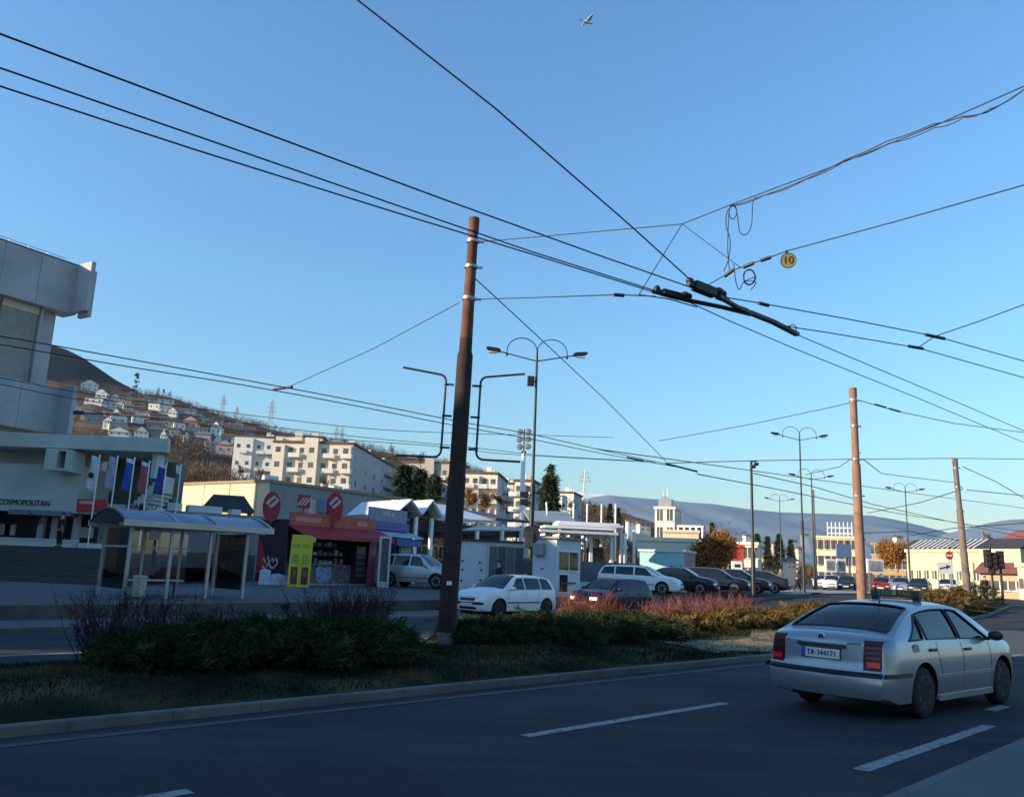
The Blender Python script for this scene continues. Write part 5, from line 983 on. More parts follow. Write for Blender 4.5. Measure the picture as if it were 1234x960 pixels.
# generic building maker with individual windows
WINM = mat('window_dark', (.06, .062, .065), .2, 0, .6, .35, spec=.6, c2=(.14, .13, .12)); WINF = mat('window_frame_white', (.6, .6, .58), .6, 0, 0)
def building(name, label, loc, rz, w_, d_, h_, wall, roof=None, rh=0, floors=2, cols=3, ww=1.1, wh=1.3, cat='house', group=None, side=0, sides=('front',), z0=.9, chimney=False, detail=True, rooftop=False):
    t = thing(name, label, cat, loc, rz, group); b = MB(); b.box(0, 0, -6, w_, d_, h_); b.build('wall', wall, t)
    b = MB(); ov = .45
    if rh:
        b.add([(-ov, -ov, h_), (w_ + ov, -ov, h_), (w_ + ov, d_ + ov, h_), (-ov, d_ + ov, h_), (-ov, d_ / 2, h_ + rh), (w_ + ov, d_ / 2, h_ + rh)] if side == 0 else [(-ov, -ov, h_), (-ov, d_ + ov, h_), (w_ + ov, d_ + ov, h_), (w_ + ov, -ov, h_), (w_ / 2, -ov, h_ + rh), (w_ / 2, d_ + ov, h_ + rh)], [(0, 1, 5, 4), (2, 3, 4, 5), (0, 4, 3), (1, 2, 5), (3, 2, 1, 0)] if side == 0 else [(0, 1, 5, 4), (2, 3, 4, 5), (0, 4, 3), (1, 2, 5), (3, 2, 1, 0)])
        if side == 1: pass
        ro = b.build('roof', roof, t)
        if side == 1: g = MB(); g.prism([(.2, h_ - .002), (w_ - .2, h_ - .002), (w_ / 2, h_ + rh - .15)], -ov - .03, -ov - .01, ax='y'); g.build('gable', wall, t)
        if chimney: b = MB(); b.box(w_ * .3, d_ * .4, h_, w_ * .3 + .6, d_ * .4 + .6, h_ + rh + .8); b.build('chimney', WALLW, ro)
    else:
        b.box(-.15, -.15, h_ + .002, w_ + .15, d_ + .15, h_ + .35); ro = b.build('roof', roof or wall, t)
        if rooftop: b = MB(); b.box(w_ * .3, d_ * .3, h_ + .35, w_ * .3 + 2.5, d_ * .3 + 2.5, h_ + 2.6); b.build('stair_head', wall, ro)
    fh = h_ / floors
    for fl in range(floors):
        for c_ in range(cols):
            x = w_ * (c_ + .5) / cols; z = fl * fh + fh * .34
            b = MB(); b.box(x - ww / 2, -.05, z, x + ww / 2, -.004, z + wh); o = b.build('window', WINM, t)
            if detail: b = MB(); b.box(x - ww / 2 - .1, -.12, z - .12, x + ww / 2 + .1, -.004, z - .002); b.box(x - .04, -.07, z, x + .04, -.052, z + wh); b.build('frame', WINF, o)
        if 'right' in sides:
            nc = max(1, round(d_ / (w_ / cols)))
            for c_ in range(nc): y = d_ * (c_ + .5) / nc; b = MB(); b.box(w_ + .004, y - ww / 2, fl * fh + fh * .34, w_ + .05, y + ww / 2, fl * fh + fh * .34 + wh); b.build('window', WINM, t)
        if 'left' in sides:
            nc = max(1, round(d_ / (w_ / cols)))
            for c_ in range(nc): y = d_ * (c_ + .5) / nc; b = MB(); b.box(-.05, y - ww / 2, fl * fh + fh * .34, -.004, y + ww / 2, fl * fh + fh * .34 + wh); b.build('window', WINM, t)
    return t
def bldg(name, label, x0, Y0, x1, Y1, ytop, wall, depth=8, zb=.7, **k):
    A_, rz, wd = span(x0, Y0, x1, Y1); return building(name, label, (A_.x, A_.y, zb), rz, wd, depth, zat(x0, ytop, Y0) - zb, wall, **k), wd
REDT = mat('red_roof_tiles', (.22, .075, .05), .9, 0, .25, 1.5); BRNT = mat('brown_roof_tiles', (.11, .07, .055), .9, 0, .25, 1.5); YELG = mat('yellow_green_render', (.52, .53, .33), .9, 0, .1, .5); ORNG = mat('orange_render', (.42, .20, .10), .9, 0, .15, .4); YELW = mat('yellow_white_render', (.62, .57, .40), .9, 0, .1, .4)
bldg('shop_row', 'low cream shop row with red strip above the turquoise container', 768, 79, 838, 78, 651, CREAMW, depth=2.2, floors=1, cols=6, ww=1.2, wh=1.0, cat='shop')
tt, wd = bldg('white_tower', 'white tower block with glass frame annex, behind the shop row', 789, 120, 813, 119, 613, WALLW, depth=6, floors=4, cols=2, ww=.8, wh=1.6, cat='building', sides=('front', 'right'))
H = zat(795, 613, 120) - .7; b = MB(); b.box(.3, 1, H + .35, 2.2, 3, H + 1.5); b.tube([(.9, 2, H + 1.5), (.9, 2, H + 2.6)], .08, 6); b.tube([(1.5, 2, H + 1.5), (1.5, 2, H + 3.1)], .06, 6); b.box(.6, 1.6, H + 1.5, 1.2, 2.1, H + 2.0); b.build('roof_mast', STEEL, tt)
b = MB()
for k in range(5): b.box(wd + .3 + k * .85, .2, -1, wd + .55 + k * .85, .5, H - 2.4)
for z in (H - 2.5, H - 4.5, H - 7): b.box(wd + .1, .25, z, wd + 4, .45, z + .25)
b.build('glass_annex_frame', WHITE, tt); b = MB(); b.box(wd + .3, .7, 0, wd + 3.9, 4, H - 2.6); b.build('glass_annex', WINM, tt)
bldg('cream_block', 'broad cream block below the white tower', 800, 106, 842, 105, 641, CREAM, depth=3, floors=2, cols=5, ww=1.0, wh=1.2, cat='building')
bldg('red_shop', 'small bright red shop left of the camera pole', 871, 95, 896, 94.5, 659, mat('red_shop_wall', (.42, .04, .03), .8, 0, .15), depth=2.5, floors=1, cols=2, cat='shop')
bldg('beige_block', 'flat beige block half hidden by the camera pole', 889, 104, 913, 103, 656, CREAMW, depth=3, floors=2, cols=3, ww=.9, cat='building')
p = at(888, 681, 70); t = thing('white_sign_box', 'small white sign box above the last parked cars', 'sign', (p.x, p.y, .7), 0); z = p.z - .7; b = MB(); b.box(-.42, -.1, z - .35, .42, .1, z + .35); b.build('sign_body', WHITE, t); b = MB(); b.box(-.22, -.115, z - .15, .25, -.102, z + .1); b.build('sign_print', DSTEEL, t); b = MB(); b.box(-.3, -.05, 0, -.22, .05, z - .35); b.box(.22, -.05, 0, .3, .05, z - .35); b.build('post', WHITE, t)
tt, wd = bldg('pale_office_block', 'pale yellow office block with rooftop lattice, left of the reddish pole', 981, 122, 1030, 120, 648, YELW, depth=4, floors=3, cols=6, ww=1.2, wh=1.3, cat='building')
H = zat(985, 648, 125) - .7; b = MB()
for z in (H + .6, H + 1.4): b.bar((wd * .35, .5, z), (wd * .95, .5, z), .12, .12)
for k in range(7): b.bar((wd * (.35 + .1 * k), .5, H + .3), (wd * (.35 + .1 * k), .5, H + 2.2), .12, .12)
b.build('roof_lattice', WHITE, tt)
def board(name, label, x0, x1, y0, y1, Y, m, cat='billboard', blobs=None):
    p = at((x0 + x1) / 2, y1, Y); W_ = (x1 - x0) * Y / 1000; zt_, zb_ = zat(x0, y0, Y), zat(x0, y1, Y); t = thing(name, label, cat, (p.x, p.y, .7), R_(8)); b = MB(); b.box(-W_ / 2, 0, zb_ - .7, W_ / 2, .2, zt_ - .7); b.build('board', WHITE if blobs else m, t)
    if blobs: b = MB(); b.box(-W_ / 2 + .15, -.02, zb_ - .5, W_ / 2 - .15, -.003, zt_ - .9); b.build('poster', m, t)
    b = MB()
    for s_ in (-.35, .35): b.box(W_ * s_ - .12, .05, 0, W_ * s_ + .12, .15, zb_ - .7)
    b.build('post', STEEL, t)
board('billboard', 'grey-blue billboard in front of the pale office block', 1008, 1027, 655, 671, 100, mat('board_blue', (.14, .19, .32), .6, 0, .2, 2))
board('billboard', 'lower dark poster board left of the reddish pole', 995, 1008, 673, 689, 90, mat('poster_dark', (.05, .05, .05), .6, 0, .9, 1.2, c2=(.4, .4, .38)), blobs=1)
board('billboard', 'lower poster board right beside the reddish pole, half dark', 1009, 1020, 673, 689, 90.5, mat('poster_dark_two', (.06, .06, .06), .6, 0, .9, 1.0, c2=(.45, .43, .4)), blobs=1)
board('billboard', 'white-framed billboard with patchy picture right of the reddish pole', 1045, 1066, 673, 690, 88, mat('poster_patchy', (.14, .07, .06), .6, 0, .9, .8, c2=(.5, .5, .5)), blobs=1)
tt, wd = bldg('yellow_green_hall', 'yellow-green hall with a dark striped mansard roof on the right', 1092, 92, 1180, 84, 665, YELG, depth=16, floors=1, cols=9, ww=.5, wh=.9, cat='building')
H = zat(1092, 665, 92) - .7; hz = zat(1092, 653, 92) - .7; b = MB(); b.prism([(-.3, H + .36), (16.3, H + .36), (13, hz + .3), (1.6, hz + .3)], -.3, wd + 4.5, ax='x'); ro = b.build('mansard_roof', DARKR, tt)
b = MB()
for k in range(14): x = .6 + (wd - 1) * k / 13; b.bar((x, -.36, H + .4), (x + .35, 1.42, hz + .28), .3, .06)
b.build('roof_rib', mat('roof_rib_pale', (.45, .46, .48), .6, 0, .1), ro)
b = MB(); b.box(wd + .1, -.2, 0, wd + 4.4, 12, H + .3); b.build('annex_wall', YELG, tt)
bldg('row_house', 'low house with reddish roof at the right edge, behind the traffic light', 1178, 72, 1226, 70, 690, mat('pink_beige_render', (.42, .32, .22), .9, 0, .12), depth=6, zb=.7, roof=REDT, rh=1.0, floors=1, cols=5, ww=.6, wh=.75)
bldg('row_house', 'pale house cut by the right image edge', 1224, 68, 1270, 66, 683, YELW, depth=6, zb=.7, floors=1, cols=3, ww=.8, wh=.8)
bldg('orange_building', 'sunlit orange building beyond the dark mansard roof', 1205, 130, 1290, 120, 652, ORNG, depth=10, zb=.7, roof=REDT, rh=2.0, floors=2, cols=6)
bldg('ochre_building', 'ochre building among brown trees right of the reddish pole', 1050, 137, 1090, 135, 656, mat('ochre_render', (.42, .28, .15), .9, 0, .15), depth=9, floors=3, cols=5)
# apartments on the slope
def apartment(label, x0, Y0, x1, Y1, ytop, depth, wall, side_wall, floors, cols, rf, balc, zb):
    t, wd = bldg('apartment_block', label, x0, Y0, x1, Y1, ytop, wall, depth=depth, zb=zb, floors=floors, cols=cols, ww=1.3, wh=1.3, cat='apartment block', sides=('front', 'right'), group='apartment blocks on the slope', roof=rf, detail=False, rooftop=True)
    h_ = zat(x0, ytop, Y0) - zb; fh = h_ / floors
    for fl in range(1, floors):
        for (bx0, by0, bx1, by1) in balc(wd, depth):
            b = MB(); b.box(bx0, by0, fl * fh - .1, bx1, by1, fl * fh + .05); b.box(bx0, by0, fl * fh + .05, bx1, by0 + .1, fl * fh + 1.0); b.box(bx1 - .1, by0 + .1, fl * fh + .05, bx1, by1, fl * fh + 1.0); b.build('balcony', WALLW, t)
    return t
SANDW = mat('sand_render', (.62, .56, .48), .9, 0, .1, .2)
# sunlit wings face left; right flanks carry their shade in a grey-blue colour
def slab(label, xc, Yc, xr, Yr, xl, ytop, ybot, wall, flank, floors, cl, cr, zb, ref=None):
    """corner block: corner column xc, right flank to xr, left (lit) face out to image column xl"""
    A_, rz, wd = span(xc, Yc, xr, Yr); back = Vector((-math.sin(rz), math.cos(rz), 0)); s = 1.0
    while s < 120:
        q = A_ + back * s; x = 617 + 1000 * q.x / q.y
        if x <= xl: break
        s += .5
    h_ = zat(xc, ytop, Yc) - zb; t = thing('apartment_block', label, 'apartment block', (A_.x, A_.y, zb), rz, 'apartment blocks on the slope'); fh = h_ / floors
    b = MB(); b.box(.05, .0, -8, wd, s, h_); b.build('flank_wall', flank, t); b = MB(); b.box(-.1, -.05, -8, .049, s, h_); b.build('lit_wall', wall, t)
    bays = [(s * f0, s * f1) for f0, f1 in (((.0, .16), (.42, .60), (.84, 1.0)) if cl >= 5 else ((.5, 1.0),))]
    for q, (y0, y1) in enumerate(bays): b = MB(); b.box(-1.3, y0 + .1, -8, -.101, y1 - .1, h_ + (1.3 if q == 1 else -.6)); b.build('bay', wall, t)
    b = MB(); b.box(-.5, -.4, h_ + .002, wd + .4, s + .4, h_ + .5); ro = b.build('roof', BRNT, t)
    for k in range(3): b = MB(); b.box(wd * (.15 + .3 * k), 2, h_ + .5, wd * (.15 + .3 * k) + 1.1, 3.5, h_ + 2.2); b.build('chimney', WALLW, ro)
    for fl in range(floors):
        z = fl * fh + fh * .32
        for c_ in range(cr):
            x = wd * (c_ + .5) / cr; b = MB(); b.box(x - .6, -.06, z, x + .6, -.004, z + 1.3); b.build('window', WINM, t)
        for c_ in range(cl):
            y = s * (c_ + .5) / cl; xo = -1.2 if any(y0 + .7 < y < y1 - .7 for y0, y1 in bays) else 0; b = MB(); b.box(xo - .16, y - .6, z, xo - .101, y + .6, z + 1.3); b.build('window', WINM, t)
        if fl:
            for (y0, y1) in ((s * .2, s * .2 + 2.8), (s * .64, s * .64 + 2.8), (-.3, 2.4)):
                b = MB(); b.box(-2.1, y0, fl * fh - .1, -.11, y1, fl * fh + .06); b.box(-2.1, y0, fl * fh + .06, -2.0, y1, fl * fh + 1.0); b.box(-2.0, y0, fl * fh + .06, -.11, y0 + .1, fl * fh + 1.0); b.build('balcony', WALLW, t)
            b = MB(); b.box(wd * .62, -1.3, fl * fh - .1, wd * .8, -.07, fl * fh + .05); b.box(wd * .62, -1.3, fl * fh + .05, wd * .8, -1.2, fl * fh + 1); b.build('balcony', mat('balcony_shade_blue', (.26, .28, .31), .9, 0, .1), t)  # flank-side balconies toned for shade as well
    return t
FLK = mat('flank_shade_blue', (.36, .37, .39), .9, 0, .1, .2)  # shade of the right-hand sides put into one grey-blue wall colour
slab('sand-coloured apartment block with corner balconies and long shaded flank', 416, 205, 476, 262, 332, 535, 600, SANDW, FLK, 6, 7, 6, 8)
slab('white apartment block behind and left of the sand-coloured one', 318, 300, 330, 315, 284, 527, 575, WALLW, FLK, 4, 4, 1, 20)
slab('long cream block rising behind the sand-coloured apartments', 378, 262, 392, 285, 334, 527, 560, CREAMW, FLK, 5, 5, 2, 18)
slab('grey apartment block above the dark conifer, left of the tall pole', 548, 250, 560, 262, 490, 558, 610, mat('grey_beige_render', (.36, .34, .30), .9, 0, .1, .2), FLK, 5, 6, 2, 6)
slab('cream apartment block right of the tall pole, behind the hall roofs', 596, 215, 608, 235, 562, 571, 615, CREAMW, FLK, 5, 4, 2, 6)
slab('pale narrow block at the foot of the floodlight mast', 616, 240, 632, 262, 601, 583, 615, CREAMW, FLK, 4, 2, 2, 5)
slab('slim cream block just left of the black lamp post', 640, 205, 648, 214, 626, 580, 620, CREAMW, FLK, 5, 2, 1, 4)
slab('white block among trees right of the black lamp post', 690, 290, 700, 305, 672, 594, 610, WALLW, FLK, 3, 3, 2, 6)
# houses on the hillside
HOUSES = []
HW = [mat('house_white', (.72, .71, .68), .9, 0, .08), CREAMW, mat('house_grey', (.26, .26, .27), .9, 0, .1), mat('house_pink', (.5, .38, .32), .9, 0, .1)]; HRF = [REDT, BRNT, mat('grey_roof', (.13, .13, .14), .9, 0, .2)]
for i, (x, y, w_, h_, wl, rf, sd_, lb) in enumerate((
  (108, 466, 15, 9, 0, 1, 1, 'white gabled house highest on the slope, right of the grey block'), (114, 482, 16, 6, 0, 1, 0, 'small white house just below the highest gabled one'), (131, 487, 14, 8, 0, 0, 0, 'white house with long red roof under the mountain edge'), (149, 486, 13, 7, 0, 0, 0, 'white house with red roof right of the long red one'),
  (163, 492, 16, 7, 2, 2, 0, 'grey house with pale roof below the ridge'), (196, 484, 20, 8, 0, 0, 0, 'large white house with orange roof on the ridge line'), (200, 494, 9, 6, 0, 1, 1, 'small house in front of the orange-roofed one'), (181, 481, 10, 5, 2, 2, 0, 'grey house just left of the orange-roofed one'),
  (220, 497, 24, 9, 2, 2, 0, 'wide grey house in the middle of the slope'), (232, 498, 12, 8, 2, 1, 1, 'grey gabled house right of the wide grey one'), (248, 505, 14, 6, 0, 0, 0, 'white house with rusty roof on the right shoulder'), (262, 507, 12, 5, 3, 1, 0, 'pinkish house near the first pylon'), (280, 512, 16, 6, 3, 0, 0, 'reddish long house at the right end of the ridge'),
  (132, 512, 9, 9, 0, 1, 1, 'narrow sunlit white house with tall gable, mid slope left'), (142, 501, 6, 5, 0, 2, 1, 'tiny white house above the narrow gabled one'), (168, 505, 10, 7, 0, 2, 1, 'white gable turned to the sun, mid slope'), (145, 526, 20, 9, 0, 2, 1, 'big white house with steep dark roof above the canopy'), (172, 526, 12, 9, 0, 1, 1, 'white gabled house with dark roof behind the canopy end'),
  (199, 531, 6, 7, 0, 2, 1, 'narrow white house right at the canopy tip'), (101, 494, 12, 4, 0, 2, 0, 'flat white house at the edge of the grey block'), (218, 513, 10, 5, 0, 2, 0, 'lone white house in the brown field'), (209, 521, 12, 4, 2, 1, 0, 'low grey house below the brown field'), (230, 530, 22, 5, 2, 2, 0, 'wide grey barn above the dark thicket'), (226, 529, 5, 4, 0, 1, 1, 'tiny white shed beside the wide grey barn'),
  (258, 539, 14, 7, 3, 0, 0, 'pinkish house with red roof in the brown thicket'), (264, 534, 8, 5, 0, 0, 1, 'small white house with red roof in the thicket'), (188, 513, 14, 5, 2, 2, 0, 'grey house in the centre of the slope'), (160, 474, 8, 4, 2, 1, 0, 'dim house at the foot of the dark mountain'), (176, 500, 8, 5, 0, 0, 0, 'small white house with red roof, centre left'),
  (203, 506, 14, 5, 2, 1, 0, 'low dark-roofed house below the orange-roofed one'), (243, 520, 12, 4, 3, 1, 0, 'low pinkish house right of the lone white one'), (275, 528, 10, 4, 2, 1, 0, 'dim low house above the white apartment block'), (300, 516, 12, 4, 3, 0, 0, 'red-roofed house left of the third pylon'), (345, 524, 10, 4, 3, 1, 0, 'brownish house behind the long cream block'))):
    p = hillhit(x, y + 5); HOUSES.append(p); s_ = p.y / 1000; W_ = min(w_ * s_ * 1.3, 24); H_ = max(3.8, min(12, h_ * s_ * .95)); rd = random.Random(i)
    building('hillside_house', lb, (p.x - W_ / 2, p.y - 3, p.z + .3), R_(rd.uniform(5, 30)), W_, W_ * .8, H_, HW[wl], HRF[rf], H_ * (.34 if sd_ == 0 else .6), 2 if h_ > 6 else 1, 2 if w_ < 12 else 3, W_ * .1, H_ * (.2 if h_ > 6 else .35), group='houses on the hillside', side=sd_, chimney=i % 3 == 0, detail=False)
rd = random.Random(21)
for i in range(34):
    x = rd.uniform(100, 315); y = interp([(100, 476), (180, 488), (240, 503), (320, 524)], x) + rd.random() ** 1.2 * 42; p = hillhit(x, y)
    if any(abs(p.x / p.y - q.x / q.y) < .006 and abs(p.y - q.y) < 22 for q in HOUSES): continue
    HOUSES.append(p); W_ = rd.uniform(5.5, 9.5); H_ = rd.uniform(3.5, 6); sd_ = rd.randint(0, 1)
    building('hillside_house', 'tiny pale house among the many scattered over the brown hillside', (p.x - W_ / 2, p.y - 2, p.z + .2), R_(rd.uniform(0, 35)), W_, W_ * .8, H_, HW[rd.choice((0, 0, 1, 2, 3))], HRF[rd.choice((0, 0, 1, 2))], H_ * (.3 if sd_ == 0 else .5), 1, 2, W_ * .12, H_ * .28, group='tiny houses scattered over the hillside', side=sd_, detail=False)
# town in the valley on the right
for i, (x, y, w_, h_, Y, wl, rf, lb) in enumerate(((947, 664, 9, 7, 210, 0, 1, 'white town house between dark trees, left of the double lamps'), (958, 652, 7, 5, 320, 0, 0, 'white house far up in the town, left of the big lamp'), (936, 655, 8, 5, 300, 3, 0, 'pink town house above the dark trees'), (920, 660, 8, 6, 260, 1, 1, 'cream town house right of the camera pole'), (966, 661, 8, 6, 250, 1, 0, 'cream town house at the lamp post'), (928, 671, 12, 6, 180, 3, 0, 'brick-pink low building right of the camera pole'),
    (955, 676, 12, 9, 130, 1, 2, 'pale shop with greenery behind the walking people'), (778, 631, 14, 9, 260, 1, 1, 'cream house left of the white tower'), (762, 628, 10, 6, 330, 0, 0, 'white house on the slope above the pergola'), (742, 615, 9, 4, 420, 0, 1, 'small white house on the far slope, over the masts'), (903, 645, 9, 4, 420, 0, 0, 'small far house above the beige block'), (972, 644, 7, 4, 430, 0, 0, 'white far house between lamp posts'), (1040, 650, 8, 6, 260, 0, 0, 'white house behind the reddish pole'), (1085, 647, 9, 5, 300, 0, 1, 'white house above the brown trees'))):
    p = at(x, y + h_, Y); W_ = w_ * Y / 1000; H_ = h_ * Y / 1000
    building('town_house', lb, (p.x - W_ / 2, Y, p.z), R_(15), W_, W_ * .8, H_, HW[wl], HRF[rf], H_ * .4, 2, 2, W_ * .13, H_ * .2, group='houses in the town', detail=False)
    if p.z > 4:
        pass
# lattice pylons
def pylon(label, x, y0, y1, Y, ang=0):
    p = hillhit(x, y1) if Y is None else at(x, y1, Y); Y = p.y; H = zat(x, y0, Y) - p.z; t = thing('lattice_pylon', label, 'pylon', (p.x, p.y, p.z - 1), 0, 'power pylons on the hills'); H += 1; b = MB(); w0 = H * .09; r = .035 * Y / 100 * 1.1
    for sx, sy in ((-1, -1), (1, -1), (1, 1), (-1, 1)): b.bar((sx * w0, sy * w0, 0), (sx * w0 * .12, sy * w0 * .12, H), r, r)
    for k in range(7):
        z0, z1 = H * k / 7, H * (k + 1) / 7; a = w0 * (1 - .88 * k / 7); c_ = w0 * (1 - .88 * (k + 1) / 7)
        b.bar((-a, -a, z0), (c_, -c_, z1), r * .7, r * .7); b.bar((a, -a, z0), (-c_, -c_, z1), r * .7, r * .7); b.bar((-a, a, z0), (c_, c_, z1), r * .7, r * .7)
    b.build('tower', STEEL, t)
    for q, l_ in ((.62, .2), (.75, .16), (.88, .11)): b = MB(); b.bar((-H * l_, 0, H * q), (H * l_, 0, H * q), r, r); b.bar((-H * l_, 0, H * q), (0, 0, H * (q + .06)), r * .7, r * .7); b.bar((H * l_, 0, H * q), (0, 0, H * (q + .06)), r * .7, r * .7); b.build('cross_arm', STEEL, t)
pylon('pylon on the ridge, leftmost and darkest of those on the hill', 267, 476, 503, None); pylon('fainter pylon right of the first one on the ridge', 284, 489, 508, None); pylon('tall faint pylon above the white apartment block', 325, 482, 517, None)
pylon('slim pylon pair member standing over the apartments, left one', 404, 512, 536, None); pylon('slim pylon pair member standing over the apartments, right one', 411, 514, 536, None); pylon('pylon against the snow mountain right of the conifer', 705, 566, 600, 400)
# ================================================================ vegetation
def leaf_mat(n, a, b_, c_, sc=1.5): return patch_mat(n, a, b_, c_, sc)
JUN = leaf_mat('juniper_needles', (.012, .024, .012), (.024, .042, .018), (.045, .065, .028), 2.2); JUNB = leaf_mat('dry_juniper_needles', (.05, .035, .012), (.13, .085, .03), (.20, .14, .05), 2.0)
CON = leaf_mat('conifer_needles', (.016, .028, .014), (.032, .05, .022), (.06, .075, .035), .5); REDT_ = leaf_mat('red_twig_bark', (.085, .03, .026), (.155, .058, .048), (.24, .10, .08), 2); DRKT = leaf_mat('dark_twig_bark', (.03, .014, .02), (.055, .026, .032), (.09, .045, .05), 2); BARK = leaf_mat('bark_brown', (.05, .035, .025), (.09, .065, .045), (.13, .10, .07), 1); GOLD = leaf_mat('autumn_leaves', (.16, .065, .018), (.27, .12, .035), (.36, .19, .06), .6)
BROWNT = leaf_mat('bare_brown_twigs', (.04, .024, .016), (.095, .06, .04), (.19, .14, .095), .05)
def blade(vs_, fs, p, d, l, w_, rd):
    s_ = d.cross(Vector((rd.uniform(-1, 1), rd.uniform(-1, 1), rd.uniform(-1, 1)))); s_.normalize(); k = len(vs_); q = p + d * l
    vs_ += [tuple(p - s_ * w_), tuple(p + s_ * w_), tuple(q)]; fs.append((k, k + 1, k + 2))
def juniper(label, u, v, ru, rv, h, n, m=JUN, seed=0, group='dark spreading junipers on the median'):
    X, Y = xy(u, v); t = thing('juniper_bush', label, 'bush', (X, Y, med_z(X, Y) - .03), R_(45), group); rd = random.Random(seed); vs_ = []; fs = []; br = MB()
    for i in range(n // 60):
        a = rd.random() * 6.283; r0 = rd.random() ** .6; x, y = r0 * ru * math.cos(a), r0 * rv * math.sin(a); hz_ = h * (1 - r0 ** 2.2) * rd.uniform(.65, 1.1) + .06
        c_ = Vector((x, y, hz_)); out = Vector((math.cos(a) * .8 + rd.uniform(-.5, .5), math.sin(a) * .8 + rd.uniform(-.5, .5), rd.uniform(-.05, .38))).normalized(); L = rd.uniform(.2, .45)
        if i % 3 == 0: br.tube([(x * .3, y * .3, .02), (x * .7, y * .7, hz_ * .6), tuple(c_ + out * L * .7)], [.02, .013, .004], 4, cap=False)
        for k in range(60):
            f = rd.random(); p = c_ + out * L * f + Vector((rd.gauss(0, 1), rd.gauss(0, 1), rd.gauss(0, .8))) * .085 * (1.25 - f); d = (out * .8 + Vector((rd.gauss(0, .6), rd.gauss(0, .6), rd.gauss(0, .5)))).normalized()
            if p.z < .01: p.z = .01
            blade(vs_, fs, p, d, rd.uniform(.07, .15), rd.uniform(.008, .016), rd)
    b = MB(); b.add(vs_, fs); b.build('foliage', m, t, fix=False); br.build('branches', BARK, t, fix=False)
    return t
def twig_shrub(label, u, v, ru, h, n, m, seed, group, r=.007):
    X, Y = xy(u, v); t = thing('twig_shrub', label, 'shrub', (X, Y, med_z(X, Y) - .03), 0, group); rd = random.Random(seed); b = MB(); lf = []; ff = []
    for i in range(n):
        a = rd.random() * 6.283; r0 = rd.random() * ru * .55; p = Vector((r0 * math.cos(a), r0 * math.sin(a), 0)); d = Vector((math.cos(a) * rd.uniform(.05, .5), math.sin(a) * rd.uniform(.05, .5), 1)).normalized(); L = h * rd.uniform(.55, 1.08); pts = [p]
        for k in range(4): d = (d + Vector((rd.gauss(0, .13), rd.gauss(0, .13), rd.gauss(0, .05)))).normalized(); pts.append(pts[-1] + d * L / 4)
        b.tube(pts, [r, r * .9, r * .7, r * .5, r * .25], 3, cap=False)
        for q in range(7):
            k = rd.randint(1, 3); s_ = pts[k] + (pts[k + 1] - pts[k]) * rd.random(); e = (d + Vector((rd.gauss(0, .5), rd.gauss(0, .5), rd.uniform(.0, .5)))).normalized(); b.tube([s_, s_ + e * L * rd.uniform(.12, .3)], [r * .5, r * .2], 3, cap=False)
        for q in range(9):
            s_ = pts[rd.randint(2, 4)] + Vector((rd.gauss(0, .05), rd.gauss(0, .05), rd.gauss(0, .07))); blade(lf, ff, s_, Vector((rd.gauss(0, 1), rd.gauss(0, 1), rd.gauss(0, 1))).normalized(), .035, .01, rd)
    b.build('stems', m, t, fix=False); c_ = MB(); c_.add(lf, ff); c_.build('buds', m, t, fix=False); return t
# left bank of junipers and right bank, with bare shrubs behind
for i, (u, v, ru, rv, h, lb) in enumerate(((4.9, 11.3, .6, .85, .24, 'low dark juniper at the left end of the median hedge'), (5.7, 11.2, .8, 1.05, .38, 'dark juniper in front of the litter bin'), (6.6, 11.0, .85, 1.1, .42, 'tallest dark juniper in the middle of the left hedge'), (7.5, 10.9, .8, 1.05, .40, 'dark juniper before the yellow menu board'), (8.0, 11.0, .55, .9, .34, 'dark juniper at the right end of the left hedge'))):
    juniper(lb, u, v, ru, rv, h, 15000, seed=i)
for i, (u, v, ru, rv, h, lb) in enumerate(((11.6, 12.0, .9, .8, .30, 'dark juniper directly right of the tall pole'), (13.0, 11.7, 1.1, 1.1, .36, 'dark juniper under the nose of the white hatchback'), (14.6, 11.6, 1.2, 1.15, .38, 'dark juniper in front of the white hatchback tail'), (15.8, 11.6, .9, 1.1, .32, 'dark juniper at the right end of the dark bank, before the navy hatchback'))):
    juniper(lb, u, v, ru, rv, h, 14000, seed=10 + i)
G = 'bare dark shrubs behind the junipers'
for i, (u, v, ru, h, n, lb) in enumerate(((4.6, 12.4, .6, .95, 90, 'bare dark twigs left, below the shelter end'), (5.5, 12.6, .65, .9, 90, 'bare dark twigs under the litter bin'), (6.5, 12.6, .6, .75, 70, 'sparse dark twigs below the shelter bench'), (8.1, 12.3, .7, 1.0, 130, 'dense purple-brown twigs before the yellow menu board'), (8.8, 12.3, .6, 1.1, 120, 'purple-brown twigs close to the tall pole on its left'))):
    twig_shrub(lb, u, v, ru, h, n, DRKT, 40 + i, G, .008)
G = 'reddish twig shrubs on the median'
for i, (u, v, ru, h, n, lb) in enumerate(((15.3, 12.7, .85, 1.0, 210, 'bright red twig clump between the white and the navy hatchback'), (16.5, 12.7, .6, .75, 110, 'shorter red twigs in front of the navy hatchback'), (19.2, 13.2, .9, .85, 130, 'red twig shrub leftmost of the sunlit bank'), (20.7, 13.3, .9, .9, 130, 'pinkish red twigs below the dark saloon'), (22.2, 13.4, 1.0, .95, 130, 'pinkish red twigs below the dark blue hatchback'), (24.0, 13.7, 1.0, .95, 120, 'red twigs below the black camera pole'))):
    twig_shrub(lb, u, v, ru, h, n, REDT_, 50 + i, G, .008)
G = 'dry golden shrubs on the sunlit median'
